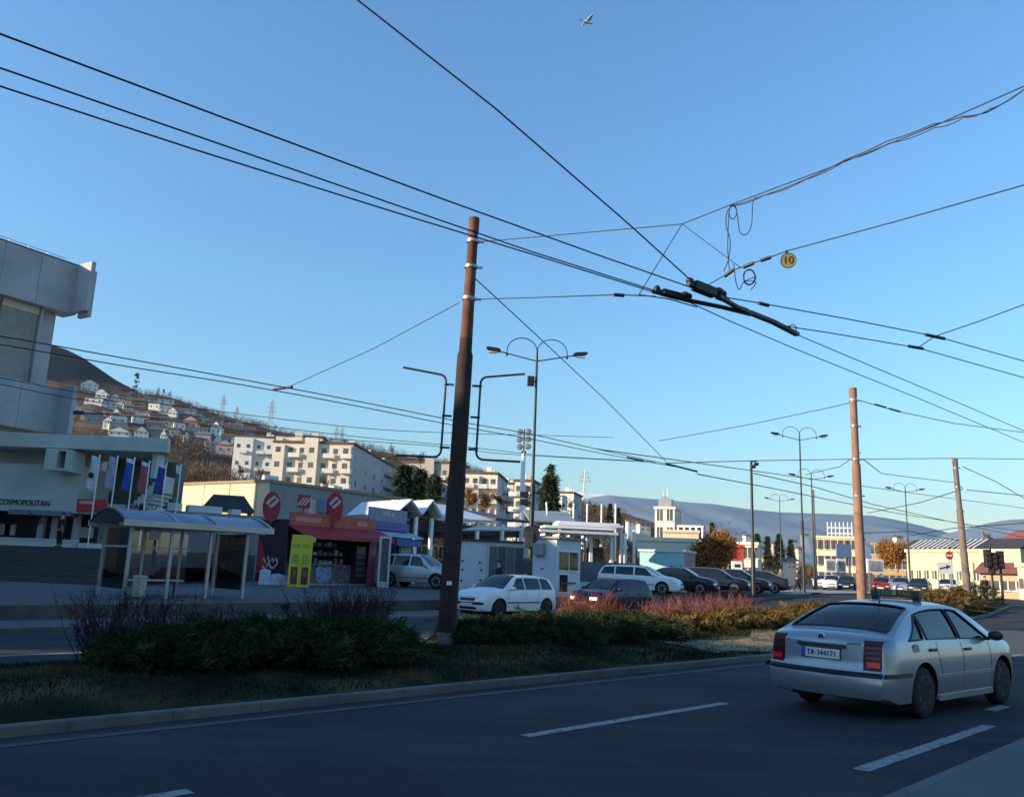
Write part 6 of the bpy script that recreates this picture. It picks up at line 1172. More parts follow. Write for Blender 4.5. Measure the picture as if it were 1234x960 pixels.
for i, (u, v, ru, rv, h, lb) in enumerate(((18.4, 12.6, .9, .6, .30, 'dry golden juniper at the sunlit end, leftmost'), (20.0, 12.6, 1.0, .7, .36, 'dry brown-gold juniper in the middle of the sunlit bank'), (21.6, 12.5, 1.0, .75, .38, 'golden juniper just left of the silver taxi roof'), (23.6, 12.7, 1.2, .8, .38, 'golden-orange juniper partly behind the taxi'), (27, 12.8, 1.4, 1.0, .5, 'golden shrub behind the taxi roof'), (40.5, 13.6, 1.7, 1.2, .85, 'golden shrub left of the grey-brown pole'), (44.5, 13.8, 1.5, 1.1, .85, 'golden shrub at the foot of the grey-brown pole'))):
    juniper(lb, u, v, ru, rv, h, 9000, JUNB, 70 + i, G)
p = at(1178, 722, 47); juniper('dark low bush right of the grey-brown pole', *uv(p.x, p.y), 1.6, 1.2, .9, 6000, JUN, 90)
def conifer(label, x, Y, ytop, wpx, seed, zb=None, m=CON, n=3200):
    p = at(x, 620, Y); z0 = hillz(p.x, Y) - .5 if zb is None else zb; H = zat(x, ytop, Y) - z0; Rr = wpx * Y / 2000; t = thing('conifer_tree', label, 'tree', (p.x, Y, z0), 0, 'conifers in the background'); rd = random.Random(seed); vs_ = []; fs = []; b = MB()
    b.tube([(0, 0, 0), (0, 0, H * .97)], [Rr * .12, .02], 6); b.build('trunk', BARK, t); sc = H / 12
    for i in range(n // 16):
        f = rd.random() ** .8; z = H * (.1 + .9 * f); rr = Rr * (1 - f) ** .8 * rd.uniform(.55, 1.12) + .12 * sc; a = rd.random() * 6.283; tip = Vector((rr * math.cos(a), rr * math.sin(a), z - rr * .25)); base_ = Vector((0, 0, z)); d = (tip - base_).normalized()
        for k in range(16):
            q = base_ + (tip - base_) * rd.uniform(.25, 1) + Vector((rd.gauss(0, .18), rd.gauss(0, .18), rd.gauss(0, .14))) * sc; e = (d + Vector((rd.gauss(0, .5), rd.gauss(0, .5), rd.gauss(-.1, .4)))).normalized(); blade(vs_, fs, q, e, rd.uniform(.45, .95) * sc, .10 * sc, rd)
    c_ = MB(); c_.add(vs_, fs); c_.build('crown', m, t, fix=False); return t
conifer('dark dense conifer in front of the shaded apartment flank', 485, 120, 561, 40, 1, n=5000); conifer('conifer close behind the first, nearer the tall pole', 503, 125, 567, 26, 2); conifer('smaller conifer left beside the tall pole', 521, 118, 573, 26, 3); conifer('tall dark conifer right of the black lamp post', 663, 130, 572, 36, 4, n=5000); conifer('thin conifer showing above the tall one', 660, 140, 562, 14, 5, n=1500)
for i, (x, Y, yt, w_, lb) in enumerate(((143, 700, 447, 8, 'lone pine on the mountain edge'), (172, 760, 466, 9, 'left pine of the group on the ridge'), (179, 760, 468, 9, 'middle pine of the group on the ridge'), (187, 770, 470, 10, 'right pine of the group on the ridge'), (362, 420, 527, 6, 'dark cypress between the cream blocks'))):
    conifer(lb, x, Y, yt, w_, 20 + i, n=700)
for i, (x, Y, yt, yb, w_, lb) in enumerate(((735, 170, 607, 640, 14, 'dark conifer above the pergola posts'), (745, 165, 612, 640, 12, 'dark conifer right of the pergola masts'), (846, 150, 632, 668, 18, 'dark conifer right of the white tower'), (858, 160, 630, 668, 16, 'dark conifer behind the autumn tree'), (924, 150, 646, 690, 14, 'dark conifer in the town, nearer the camera pole'), (938, 150, 643, 690, 18, 'broad dark conifer in the town'), (952, 150, 650, 690, 14, 'dark conifer left of the big double lamp'), (912, 170, 643, 690, 10, 'thin dark conifer right of the camera pole'))):
    conifer(lb, x, Y, yt, w_, 30 + i, zat(x, yb, Y), n=3600)
def bare_tree(label, p, H, spread, seed, m, leaves=0, leafm=None, group='bare trees', levels=4, rmin=.012, tr=.022):
    t = thing('bare_tree' if not leaves else 'autumn_tree', label, 'tree', p, 0, group); rd = random.Random(seed); b = MB(); tk = MB(); lf = []; ff = []
    def grow(q, d, L, r, lv):
        pts = [q]; dd = d
        for k in range(3): dd = (dd + Vector((rd.gauss(0, .12), rd.gauss(0, .12), rd.gauss(.03, .06)))).normalized(); pts.append(pts[-1] + dd * L / 3)
        (tk if lv >= levels - 0 else b).tube(pts, [r, r * .85, r * .7, r * .55], 6 if lv == levels else 4 if r > .05 else 3, cap=False)
        if lv == 0:
            for k in range(leaves): blade(lf, ff, pts[rd.randint(1, 3)] + Vector((rd.gauss(0, .45), rd.gauss(0, .45), rd.gauss(0, .4))), Vector((rd.gauss(0, 1), rd.gauss(0, 1), rd.gauss(0, 1))).normalized(), .26, .07, rd)
            return
        for k in range(5 if lv > 1 else 4):
            i = rd.randint(1, 3); e = (dd * .75 + Vector((rd.gauss(0, spread), rd.gauss(0, spread), rd.uniform(-.1, .5)))).normalized(); grow(pts[i], e, L * rd.uniform(.5, .78), max(rmin, r * .55), lv - 1)
    grow(Vector((0, 0, 0)), Vector((0, 0, 1)), H * .38, H * tr, levels); tk.build('trunk', m, t, fix=False)
    b.build('branches', m, t, fix=False)
    if leaves: c_ = MB(); c_.add(lf, ff); c_.build('crown', leafm, t, fix=False)
    return t
G = 'trees along the road and slope'
for i, (x, yb, Y, yt, sp, lv, lb) in enumerate(((868, 688, 74, 640, .5, 14, 'large rusty autumn tree left of the red shop'), (851, 688, 75, 650, .5, 12, 'rusty autumn tree right of the turquoise container'), (1062, 690, 118, 650, .5, 5, 'brown tree in front of the ochre building, left'), (1082, 690, 116, 648, .5, 5, 'brown tree left of the far double lamp'), (562, 615, 170, 578, .45, 3, 'rusty bare tree right of the tall pole, below the cream block'), (585, 616, 170, 588, .45, 3, 'rusty tree in front of the cream block'), (603, 616, 172, 592, .45, 1, 'small rusty tree left of the white mast'))):
    z = zat(x, yb, Y); bare_tree(lb, at(x, yb, Y), zat(x, yt, Y) - z, sp, 100 + i, leaf_mat('rusty_twigs', (.10, .05, .022), (.17, .085, .038), (.24, .13, .06), .4), lv, GOLD, G, rmin=.035)
for i, (x, yb, Y, yt, lb) in enumerate(((1199, 665, 96, 634, 'bare tree above the dark mansard roof'), (473, 560, 240, 534, 'bare tree at the end of the shaded apartment flank'), (507, 565, 230, 541, 'bare tree left of the tall pole behind the grey block'), (395, 600, 185, 562, 'bare tree before the sand-coloured apartments'), (40, 640, 45.5, 612, 'bare brown shrub tree in the terrace planter'), (690, 625, 180, 598, 'bare tree at the first white mast'), (716, 625, 180, 600, 'bare tree at the third white mast'), (288, 575, 190, 552, 'bare tree below the white apartment block'), (312, 585, 180, 556, 'bare tree left of the sand-coloured apartments'))):
    z = zat(x, yb, Y); bare_tree(lb, at(x, yb, Y), zat(x, yt, Y) - z, .5, 130 + i, BARK if Y > 50 else DRKT, group=G, rmin=.0001 * Y + .004)
# scrub woods on the slope: one mass of bare crowns nobody could count
rd = random.Random(77); vs_ = []; fs = []; cnt = 0
while cnt < 8200:
    Y = rd.uniform(185, 880); x = rd.uniform(60, 760); X = (x - 617) / 1000 * Y; z = hillz(X, Y)
    if z < 1: continue
    cl = math.sin(X * .03 + 1.3) + math.sin(Y * .021 + X * .013) + .6 * math.sin(X * .08 - Y * .05)
    if cl < rd.uniform(-2.2, .6) and Y > 330: continue
    if any(abs(X / Y - q.x / q.y) < .012 and q.y - 45 < Y < q.y + 14 for q in HOUSES): continue
    cnt += 1; H = rd.uniform(3, 8.5) * (1 if Y < 500 else 1.2); W_ = H * .42
    for k in range(26):
        a = rd.random() * 6.283; q = Vector((X + rd.gauss(0, W_ * .35), Y + rd.gauss(0, W_ * .35), z + rd.uniform(0, H * .75))); d = Vector((math.cos(a) * .5, math.sin(a) * .5, rd.uniform(.5, 1.4))).normalized(); blade(vs_, fs, q, d, rd.uniform(.9, 2.2), rd.uniform(.05, .17), rd)
b = MB(); b.add(vs_, fs); o = b.build('hillside_scrub', BROWNT, fix=False); o['kind'] = 'stuff'; tag(o, 'brown leafless scrub and trees covering the hillside', 'scrub')
vs_ = []; fs = []
for i in range(760):
    Y = rd.uniform(150, 420); x = rd.choice((rd.uniform(690, 800), rd.uniform(830, 1090), rd.uniform(900, 980))); X = (x - 617) / 1000 * Y; z = max(.5, hillz(X, Y)) if Y > 180 else .6; H = rd.uniform(3, 6)
    for k in range(26):
        a = rd.random() * 6.283; q = Vector((X + rd.gauss(0, 1.2), Y + rd.gauss(0, 1.2), z + rd.uniform(0, H * .75))); d = Vector((math.cos(a) * .5, math.sin(a) * .5, rd.uniform(.5, 1.4))).normalized(); blade(vs_, fs, q, d, rd.uniform(.8, 1.8), rd.uniform(.05, .14), rd)
b = MB(); b.add(vs_, fs); o = b.build('town_trees', leaf_mat('town_tree_mix', (.035, .032, .018), (.07, .052, .03), (.12, .082, .048), .02), fix=False); o['kind'] = 'stuff'; tag(o, 'dark and brown trees massed between the town houses in the valley', 'trees')
# ================================================================ people
SKIN = mat('skin', (.45, .27, .19), .6, 0, .05); HAIRM = mat('dark_hair', (.015, .012, .01), .6, 0, 0)
def skin_mesh(name, verts, edges, radii, m, parent, root=0):
    me = bpy.data.meshes.new(name); me.from_pydata(verts, edges, []); me.materials.append(m); o = bpy.data.objects.new(name, me); col.objects.link(o)
    s_ = o.modifiers.new('skin', 'SKIN'); s_.use_smooth_shade = True
    for i, r in enumerate(radii): me.skin_vertices[0].data[i].radius = (r, r); me.skin_vertices[0].data[i].use_root = i == root
    sub = o.modifiers.new('sub', 'SUBSURF'); sub.levels = sub.render_levels = 1
    d = bpy.data.meshes.new_from_object(o.evaluated_get(bpy.context.evaluated_depsgraph_get())); o.modifiers.clear(); o.data = d; o.parent = parent; return o
def person(label, loc, heading, coat, trousers, stride=.0, arms=0.0, bag=None):
    """1.74 m figure facing local +x"""
    t = thing('person', label, 'person', loc, R_(90 - heading), 'people on foot'); s_ = stride
    V = [(0, 0, .93), (0, 0, 1.15), (0, 0, 1.40), (.01, 0, 1.50), (.03, 0, 1.62), (.03, 0, 1.72)]; E_ = [(0, 1), (1, 2), (2, 3), (3, 4), (4, 5)]; Rr = [.14, .13, .13, .055, .095, .075]
    def limb(a, pts, rr):
        k = len(V)
        for i, (q, r) in enumerate(zip(pts, rr)): V.append(q); Rr.append(r); E_.append((a if i == 0 else k + i - 1, k + i))
    for sg in (-1, 1):
        f = s_ * sg; limb(0, [(.0, sg * .09, .86), (f * .5 + .03, sg * .10, .48), (f * .9 - .02, sg * .10, .09), (f * .9 + .14, sg * .11, .04)], [.085, .06, .045, .035])
        ar = -f * .8 + arms; limb(2, [(.0, sg * .17, 1.40), (ar * .35, sg * .21, 1.13), (ar * .8 + .06, sg * .20, .90), (ar * .9 + .09, sg * .20, .82)], [.06, .045, .036, .034]); h = len(V) - 1
        for k in range(4): q = V[h]; limb(h, [(q[0] + .02 + .018 * (k - 1.5), q[1], q[2] - .045), (q[0] + .03 + .018 * (k - 1.5), q[1] - sg * .012, q[2] - .085 + .008 * abs(k - 1.5))], [.009, .008])
        q = V[h]; limb(h, [(q[0] + .045, q[1] - sg * .01, q[2] - .01), (q[0] + .055, q[1] - sg * .012, q[2] - .045)], [.01, .009])
    body = skin_mesh('body', V, E_, Rr, SKIN, t)
    V2 = [(0, 0, .88), (0, 0, 1.15), (0, 0, 1.40), (.01, 0, 1.47)]; E2 = [(0, 1), (1, 2), (2, 3)]; R2 = [.165, .155, .155, .075]
    for sg in (-1, 1):
        f = s_ * sg; ar = -f * .8 + arms; k = len(V2); V2 += [(.0, sg * .18, 1.395), (ar * .35, sg * .215, 1.13), (ar * .78 + .05, sg * .20, .91)]; E2 += [(2, k), (k, k + 1), (k + 1, k + 2)]; R2 += [.075, .06, .052]
    skin_mesh('jacket', V2, E2, R2, coat, t)
    V3 = [(0, 0, .95)]; E3 = []; R3 = [.155]
    for sg in (-1, 1):
        f = s_ * sg; k = len(V3); V3 += [(.0, sg * .09, .84), (f * .5 + .03, sg * .10, .48), (f * .9 - .02, sg * .10, .10)]; E3 += [(0, k), (k, k + 1), (k + 1, k + 2)]; R3 += [.1, .075, .06]
    skin_mesh('trousers', V3, E3, R3, trousers, t)
    b = MB()
    for sg in (-1, 1): f = s_ * sg; b.ball((f * .9 + .05, sg * .105, .05), .14, .05, .05, 10, 6)
    b.build('shoes', BLACK, t, smooth=60); b = MB(); b.ball((.005, 0, 1.68), .105, .095, .095, 12, 8); b.build('hair', HAIRM, t, smooth=60)
    b = MB(); b.ball((.125, 0, 1.635), .02, .014, .02, 6, 5); b.build('nose', SKIN, body)
    b = MB()
    for sg in (-1, 1): b.ball((.115, sg * .035, 1.66), .01, .012, .008, 6, 5)
    b.bar((.118, -.025, 1.595), (.118, .025, 1.595), .008, .008); b.build('eyes', HAIRM, body)
    if bag: b = MB(); b.box(-.12, -.42, .62, .16, -.24, .95); b.tube([(-.08, -.33, .95), (.02, -.3, 1.1), (.1, -.33, .95)], .012, 5); o = b.build('shoulder_bag', bag, bevel=.03); o.location = loc; o.rotation_euler.z = R_(90 - heading); tag(o, 'dark bag carried by the striding person near the lamp posts', 'bag')
DJ = mat('dark_jacket', (.014, .015, .02), .9, 0, .2, 6); BJ = mat('blue_jacket', (.03, .05, .11), .9, 0, .2, 6); OJ = mat('olive_coat', (.10, .08, .055), .9, 0, .2, 6); TJ = mat('black_trousers', (.012, .012, .014), .9, 0, .2, 6)
p = at(71, 657, 42.6); person('person in dark clothes standing on the shop terrace', (p.x, 42.6, 1.79), 200, DJ, TJ)
p = at(961, 712, 62); person('person in blue jacket and black trousers striding near the lamp posts', (p.x, 62, zp(p.x, 62)), 96, BJ, TJ, .30, .1, BLACK)
p = at(941, 710, 64); person('person in olive coat walking left of the striding person', (p.x, 64, zp(p.x, 64)), 80, OJ, OJ, .18)
p = at(601, 695, 37.5); person('dark-haired person behind the white hatchback roof, by the shutters', (p.x, 37.5, zp(p.x, 37.5) - .25), 250, DJ, TJ, .15)
p = at(1187, 703, 68); person('dark figure standing before the low house with reddish roof', (p.x, 68, .7), 180, DJ, TJ)
# bird
p = at(708, 27, 30); t = thing('flying_bird', 'white bird with dark wings flying high in the blue sky', 'bird', p, R_(25)); b = MB()
b.lathe([(.005, -.22), (.03, -.18), (.055, -.08), (.06, .02), (.04, .1), (.038, .14), (.03, .19), (.008, .24)], 10, ax='x'); b.add([(-.2, 0, 0), (-.34, -.05, .005), (-.34, .05, .005), (-.2, 0, .02)], [(0, 1, 2), (3, 2, 1), (0, 2, 3), (0, 3, 1)]); b.build('body', mat('white_feathers', (.8, .8, .8), .7, 0, .05), t, smooth=60)
for sg in (-1, 1):
    b = MB(); g = [(.08, 0, .03), (.11, sg * .15, .12), (.06, sg * .32, .14), (-.03, sg * .44, .09), (-.03, sg * .3, .12), (-.06, sg * .14, .10), (-.06, 0, .02)]; b.add(g + [(q[0], q[1], q[2] - .014) for q in g], [tuple(range(7)), tuple(range(13, 6, -1))] + [(i, (i + 1) % 7, 7 + (i + 1) % 7, 7 + i) for i in range(7)]); b.build('wing', mat('grey_feathers', (.62, .63, .65), .7, 0, .1), t)
# ================================================================ overhead wires
def cat_pts(pts, sag=0.0, n=14):
    out = []
    for a, c_ in zip(pts, pts[1:]):
        a, c_ = Vector(a), Vector(c_)
        for k in range(n): f = k / n; q = a.lerp(c_, f); q.z -= sag * 4 * f * (1 - f); out.append(q)
    return out + [Vector(pts[-1])]
def smooth_line(pts, k=5):
    p = [Vector(q) for q in pts]; out = []
    for i in range(len(p) - 1):
        p0, p1, p2, p3 = p[max(i - 1, 0)], p[i], p[i + 1], p[min(i + 2, len(p) - 1)]
        for j in range(k):
            t = j / k; out.append(.5 * (2 * p1 + (p2 - p0) * t + (2 * p0 - 5 * p1 + 4 * p2 - p3) * t * t + (3 * p1 - p0 - 3 * p2 + p3) * t ** 3))
    return out + [p[-1]]
def wire(label, pts, r=.011, sag=0.0, group='overhead wires', name='overhead_wire', n=14):
    if n < 5: pts = smooth_line(pts); n = 1
    pts = [Vector(q) for q in pts]
    def outside(q):
        d = q - Vector((0, 0, EYE)); z = d.dot(_f); return z < .5 or not (0 < 617 + 1000 * d.dot(CR) / z < 1234 and 0 < 480 - 1000 * d.dot(CU) / z < 960)
    for e in (0, -1):                                                    # wires run on to their supports beyond the picture
        if outside(pts[e]):
            d = (pts[e] - pts[1 if e == 0 else -2]).normalized(); q = pts[e] + d * (30 if abs(d.z) < .1 else 9)
            pts = [q] + pts if e == 0 else pts + [q]
    o = MB().tube(cat_pts(pts, sag, n), r, 6).build(name, WIRE, fix=False, smooth=80); return tag(o, label, 'wire', group)
Z = lambda x, y, z=5.7: gp(x, y, z)
J1, J2 = Z(800, 354), Z(846, 350, 5.75)
wire('contact wire highest at the left edge, running down to the switch gear', [Z(-60, 18, 5.7), Z(0, 41, 5.7), Z(280, 146, 5.7), Z(534, 240, 5.7), Z(720, 307, 5.7), Z(832, 346, 5.7)], .0098)
wire('middle wire of the three crossing the upper left sky', [Z(-60, 59, 5.62), Z(0, 82, 5.62), Z(240, 165, 5.62), Z(480, 248, 5.62), Z(640, 303, 5.62), Z(795, 352, 5.62)], .0092)
wire('lowest wire of the three crossing the upper left sky', [Z(-60, 82, 5.6), Z(0, 104, 5.6), Z(240, 182, 5.6), Z(480, 257, 5.6), Z(640, 306, 5.6), Z(795, 354, 5.6)], .0092)
top = Z(428, -2, 7.6); wire('thick span wire dropping steeply from the top edge to the switch gear', [Z(395, -30, 7.9), top, Z(596, 130, 6.7), Z(760, 272, 6.0), J2], .0098)
c0 = at(572, 292, 15.85); c1 = at(822, 270, 12.2); c2 = at(1234, 104, 8.6); c3 = at(1300, 75, 8.2)
wire('cross span from the tall pole rising to the upper right corner', [c0, c1, at(880, 247, 11.5), at(1000, 202, 10.3), at(1130, 150, 9.3), c2, c3], .0085)
pb = [at(x, y, Y) for x, y, Y in ((880, 248, 11.48), (920, 233, 11.1), (970, 214, 10.6), (1020, 192, 10.1), (1070, 172, 9.75), (1125, 151, 9.3), (1160, 139, 9.05), (1190, 132, 8.85), (1234, 106, 8.6), (1300, 77, 8.2))]
wire('loose cable lashed along the upper right cross span', [q + Vector((0, .01, -.03 * math.sin(i * 1.1))) for i, q in enumerate(pb)], .008, .012, n=6); wire('second loose cable of the upper right bundle, sagging near the corner', [q + Vector((0, -.02, -.045 * abs(math.sin(i * .8 + .4)))) for i, q in enumerate(pb)], .007, .03, n=6)
def loop(pts, r=.007):
    return MB().tube(cat_pts(pts, 0, 4), r, 5)
hx = [at(x, y, 11.45) for x, y in ((882, 248), (876, 256), (875, 272), (880, 290), (878, 312), (872, 327))]
hy = [at(x, y, 11.42) for x, y in ((879, 326), (877, 300), (878, 262), (880, 249), (885, 247), (888, 256), (884, 264), (879, 260), (880, 250), (886, 250), (889, 262), (891, 278), (896, 283), (902, 280), (906, 268), (907, 246), (911, 237))]
wire('hanging cable looped down from the cross span, with a small coil on top', hy, .007, n=4); wire('thin vertical drop cable beside the hanging loop', hx, .007, n=4)
co = []
for k in range(40): a = k * .55; co.append(at(903 + (7 + .6 * math.sin(k * .9)) * math.cos(a), 334 + (9 + .5 * math.cos(k * 1.3)) * math.sin(a), 11.4 + .002 * k))
wire('coil of spare cable hanging near the yellow disc', [at(x, y, 11.4) for x, y in ((884, 318), (887, 340), (891, 349), (896, 340))] + co + [at(911, 340, 11.4), at(905, 349, 11.4)], .007, n=2)
wire('short stay wire from the span joint down left to the contact wires', [c1, Z(770, 355, 5.65)], .007); wire('short stay wire from the span joint down right to the feeder', [c1, at(893, 323, 11.5)], .007)
f0, f1, f2 = at(838, 352, 11.9), at(885, 325, 11.45), at(950, 302, 10.9)
wire('feeder span running from the switch gear to the right edge with the disc', [f0, f1, f2, at(1090, 264, 9.8), at(1234, 223, 8.9), at(1300, 204, 8.5)], .0085)
for a_, e_ in (((896, 322), (908, 317)), ((917, 314), (929, 310)), ((873, 333), (884, 325))): tag(MB().tube([at(*a_, 11.35), at(*e_, 11.25)], .028, 8).build('span_insulator', BLACK, smooth=50), 'dark insulator sleeve on the feeder span, ' + ('nearest the switch gear' if a_[0] == 873 else 'middle one' if a_[0] == 896 else 'nearest the yellow disc'), 'insulator', 'span insulators')
p = at(950, 314, 10.88); t = thing('number_disc', 'yellowish round disc with number 10 hanging on the feeder span', 'sign', p, R_(-20)); t.rotation_euler = (R_(8), R_(-8), R_(-18))
b = MB(); b.lathe([(.105, -.012), (.108, 0), (.105, .012), (.01, .013)], 28, ax='y'); o = b.build('disc', mat('disc_yellow', (.17, .145, .045), .6, 0, .25, 9), t, smooth=40); b = MB(); b.tube([(.103 * math.cos(k * .2618), -.013, .103 * math.sin(k * .2618)) for k in range(25)], .005, 5, cap=False); b.build('rim', BLACK, t)
text('disc_text', '10', .15, BLACK, o, (0, -.0165, .0), (R_(90), R_(8), 0), .002)
b = MB(); b.bar((0, 0, .1), (0, 0, .15), .02, .03); b.build('hook', BLACK, t)
# switch gear
def gear(label, a, c_, body, more):
    t = thing('wire_switch', label, 'wire switch', a); A = Vector(a); d = Vector(c_) - A; b = MB()
    b.tube([(0, 0, 0), d], .03, 8); b.build('runner', BLACK, t, smooth=50)
    for f0_, f1_, w_, h_ in body: b = MB(); b.bar(d * f0_ + Vector((0, 0, .03)), d * f1_ + Vector((0, 0, .03)), w_, h_); b.build('switch_box', BLACK, t, bevel=.015)
    b = MB()
    for f_, r_ in more: b.ball(tuple(d * f_ + Vector((0, 0, .07))), r_, r_, r_ * .8, 10, 6)
    b.build('fitting', BLACK, t, smooth=50); return t
G0 = gear('left dark switch gear where the contact wires meet', Z(786, 351, 5.66), Z(832, 363, 5.62), [(.05, .2, .08, .06), (.25, .75, .11, .095), (.8, .98, .08, .10)], [(.12, .05), (.85, .07), (.95, .06)])
G1 = gear('right larger dark switch gear above the left one', Z(829, 343, 5.72), Z(874, 361, 5.68), [(.0, .12, .08, .08), (.15, .7, .13, .14), (.78, .95, .09, .13)], [(.05, .06), (.8, .09), (.92, .07)])
def bar_(label, pts, w_, h_):
    b = MB()
    for a, c_ in zip(pts, pts[1:]): b.bar(a, c_, w_, h_)
    return tag(b.build('crossing_bar', BLACK, bevel=.006), label, 'wire crossing', 'crossing bars')
bar_('lower crossing bar from the left switch gear to the meeting point', [Z(830, 362, 5.62), Z(870, 370, 5.62), Z(906, 379, 5.62)], .06, .05); bar_('upper crossing bar from the right switch gear to the meeting point', [Z(866, 357, 5.66), Z(890, 371, 5.64), Z(906, 378, 5.64)], .07, .05); bar_('long single crossing bar running to the lower right from the meeting point', [Z(902, 376, 5.66), Z(932, 388, 5.64), Z(961, 403, 5.62)], .085, .06)
wire('small jumper loop on the end of the long crossing bar', [Z(x, y, 5.65) for x, y in ((938, 391), (950, 393), (955, 391), (959, 394), (959, 401))], .008, n=3); wire('jumper wire between the two switch gears', [Z(872, 354, 5.75), Z(884, 366, 5.7), Z(900, 372, 5.68), Z(905, 377, 5.66)], .012, n=3)
wire('contact wire from the switch gear bottom to the lower right edge', [Z(826, 362, 5.6), Z(880, 387, 5.6), Z(960, 421, 5.6), Z(1100, 477, 5.6), Z(1234, 533, 5.6), Z(1330, 573, 5.6)], .0088)
wire('contact wire from the long bar end to the right edge', [Z(960, 403, 5.6), Z(1050, 441, 5.6), Z(1150, 483, 5.6), Z(1234, 519, 5.6), Z(1330, 560, 5.6)], .0088)
wire('upper right contact wire leaving the right switch gear', [Z(872, 358, 5.7), Z(915, 365, 5.7), Z(1020, 384, 5.7), Z(1127, 405, 5.7), Z(1234, 435, 5.7), Z(1330, 462, 5.7)], .0088); wire('second right contact wire leaving the crossing bar', [Z(940, 392, 5.65), Z(1000, 401, 5.65), Z(1106, 419, 5.65), Z(1234, 455, 5.65), Z(1330, 482, 5.65)], .0088)
wire('cross wire from two hangers up to the right edge', [Z(1106, 419, 5.7), Z(1127, 405, 5.72), Z(1180, 387, 5.9), Z(1234, 367, 6.1), Z(1300, 340, 6.3)], .0085)
for x0, y0, x1, y1, lb in ((914, 365, 926, 368, 'small sleeve on the upper right contact wire'), (1095, 417, 1112, 420, 'left hanger on the right contact wires'), (1115, 403, 1138, 408, 'right hanger on the right contact wires'), (740, 355, 752, 356, 'sleeve on the lower span left of the switch gear'), (330, 469, 352, 466, 'hanger on the lower left contact wires'), (755, 551, 775, 555, 'hanger on the far contact wires over the pergola'), (801, 558, 840, 568, 'dark bar on the far contact wires')):
    z = 5.65; tag(MB().tube([Z(x0, y0, z), Z(x1, y1, z)], .028 if y0 < 440 else .035, 8).build('wire_hanger', BLACK, smooth=50), lb, 'wire hanger', 'wire hangers')
c5 = at(560, 361, 15.85); wire('level span from the tall pole to the left switch gear', [c5, at(660, 358, 14), Z(745, 355, 5.65), Z(790, 357, 5.62)], .009); wire('thin feeder between the pole span and switch gear', [Z(770, 355, 5.65), Z(805, 360, 5.6), Z(840, 370, 5.6)], .009)
wire('span falling from the tall pole to the far right contact wires', [at(571, 334, 16), at(650, 407, 20), at(730, 482, 26), at(803, 556, 33)], .012); wire('span falling left from the tall pole to the lower left wires', [at(553, 365, 16), at(450, 420, 17.5), Z(346, 467, 5.7)], .009)
FAR = [((-60, 398), (0, 405), (130, 428), (345, 467), (470, 491), (560, 509), (640, 523), (720, 541), (840, 567)), ((-60, 409), (0, 415), (150, 441), (300, 465), (440, 491), (540, 511), (640, 529), (730, 547), (835, 566)), ((-60, 448), (0, 455), (110, 475), (260, 495), (440, 516), (560, 522), (640, 524), (740, 527)), ((-60, 457), (0, 463), (100, 482), (296, 510), (440, 527), (560, 538), (660, 549), (790, 556)), ((100, 498), (180, 503), (300, 520), (420, 530), (520, 537), (600, 546), (680, 551), (790, 557))]
for i, (q, lb) in enumerate(zip(FAR, ('upper of the paired wires crossing the louvred building', 'second wire crossing the louvred building', 'third wire, crossing the lower grey band of the building', 'fourth wire, crossing the lower grey band of the building', 'lowest far wire starting at the grey block corner'))):
    wire(lb, [Z(x, y, 5.65 if i < 2 else 6.2 if i < 4 else 6.6) if i < 2 else at(x, y, 20 + 18 * (x + 60) / 850) for x, y in q], .012, n=4)
tag(MB().box(-.3, -.1, -.12, .3, .1, .1).build('wall_anchor', BLACK, loc=at(95, 497, 48.9)), 'dark wire anchor on the lower corner of the grey block', 'anchor')
wire('heavy cable from the grey block corner to the right', [at(95, 497, 48.5), at(180, 502, 47), at(260, 512, 46), at(340, 522, 45)], .035, n=3)
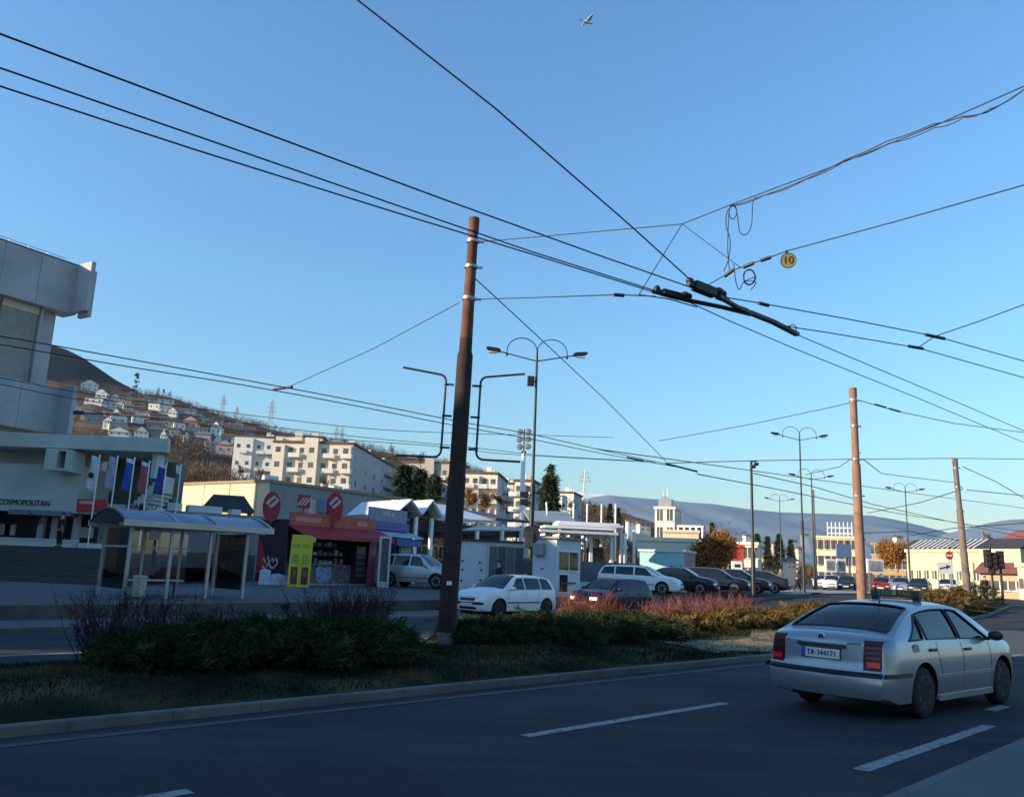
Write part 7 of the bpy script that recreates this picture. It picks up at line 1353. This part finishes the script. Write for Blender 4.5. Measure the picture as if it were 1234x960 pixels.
FR = [([(794, 531, 34), (900, 512, 32), (1000, 491, 30), (1029, 484, 29.4)], 'faint span climbing to the reddish pole from the left'), ([(1034, 482, 29.4), (1080, 495, 31), (1150, 510, 34), (1234, 521, 38), (1300, 529, 40)], 'span from the reddish pole falling to the right edge'), ([(800, 558, 36), (905, 555, 40), (1030, 553, 42), (1157, 552, 44), (1234, 553, 46), (1300, 554, 47)], 'level wire through the two right poles'),
  ([(1037, 545, 29.6), (1012, 562, 40), (970, 572, 46)], 'short stay left of the reddish pole'), ([(1040, 553, 30), (1062, 570, 36), (1090, 574, 40), (1150, 581, 44)], 'stay right of the reddish pole toward the grey-brown pole'), ([(908, 570, 40), (980, 586, 48), (1050, 607, 56), (1130, 625, 64), (1200, 640, 72), (1234, 647, 76)], 'far contact wire sloping over the valley, upper'), ([(840, 571, 36), (930, 588, 46), (1010, 604, 54), (1080, 618, 62), (1170, 632, 72), (1234, 640, 78)], 'far contact wire sloping over the valley, lower'),
  ([(1160, 562, 44), (1200, 580, 50), (1234, 600, 54), (1300, 630, 60)], 'stay falling right from the grey-brown pole'), ([(1165, 590, 44), (1234, 597, 46), (1300, 603, 47)], 'short span right of the grey-brown pole'), ([(1045, 618, 70), (1110, 605, 60), (1160, 589, 44.5)], 'faint span rising to the grey-brown pole'), ([(1097, 645, 85), (1150, 636, 85), (1234, 630, 85)], 'faint wire right of the far double lamp'), ([(1040, 642, 80), (1097, 640, 84), (1160, 652, 86), (1190, 655, 88)], 'sagging wire behind the reddish and far lamp posts'),
  ([(720, 541, 30), (800, 552, 34), (900, 566, 40), (1000, 580, 48), (1100, 594, 56), (1234, 612, 66)], 'long faint wire over the distant mountain')]
for q, lb in FR: wire(lb, [at(*k) for k in q], .0005 * sum(k[2] for k in q) / len(q) * .85, n=5)
for x, y, Y in ((1061, 489, 30.2), (1078, 494, 30.9)): tag(MB().tube([at(x - 7, y - 2, Y), at(x + 7, y + 2, Y)], .035, 6).build('span_insulator', BLACK), 'dark insulator right of the reddish pole top, ' + ('inner one' if x == 1061 else 'outer one'), 'insulator', 'span insulators')
# ================================================================ unseen blocks added to cast the shade over road and plaza and darken reflections
OFF = mat('shade_block_concrete', (.30, .30, .29), .9, 0, .1, .4)
building('shade_block', 'plain concrete office block beside the road, left of the view', (-44, -33.3, 0), R_(84), 33.5, 4.6, 18.2, OFF, floors=5, cols=8, cat='building', detail=False)
building('shade_block', 'lower concrete office block next to the department store, left of the view', (-51, -1, 0), R_(56), 39.4, 12, 14.2, OFF, floors=4, cols=7, cat='building', detail=False)
building('shade_block', 'narrow concrete office wing standing left of the shop terrace, outside the view', (-46, 35, 0), R_(50), 15, 9, 15.0, OFF, floors=4, cols=4, cat='building', detail=False)
building('shade_block', 'long office block across the pavement behind the viewpoint', (30, -14, 0), R_(180 + 45), 60, 12, 14, OFF, floors=4, cols=14, cat='building', detail=False)
# ================================================================ air
HAZE = True
if HAZE:
    b = MB(); b.box(-9500, -60, -3, 9500, 7600, 720); o = b.build('haze', WHITE); m = bpy.data.materials.new('haze_air'); m.use_nodes = True; n = m.node_tree.nodes; n.clear(); out = n.new('ShaderNodeOutputMaterial'); pv = n.new('ShaderNodeVolumePrincipled'); pv.inputs['Color'].default_value = (.48, .72, 1, 1); pv.inputs['Density'].default_value = .00005; pv.inputs['Anisotropy'].default_value = .3
    m.node_tree.links.new(pv.outputs[0], out.inputs['Volume']); o.data.materials.clear(); o.data.materials.append(m); o['kind'] = 'stuff'; tag(o, 'thin blue winter haze filling the valley air', 'haze')
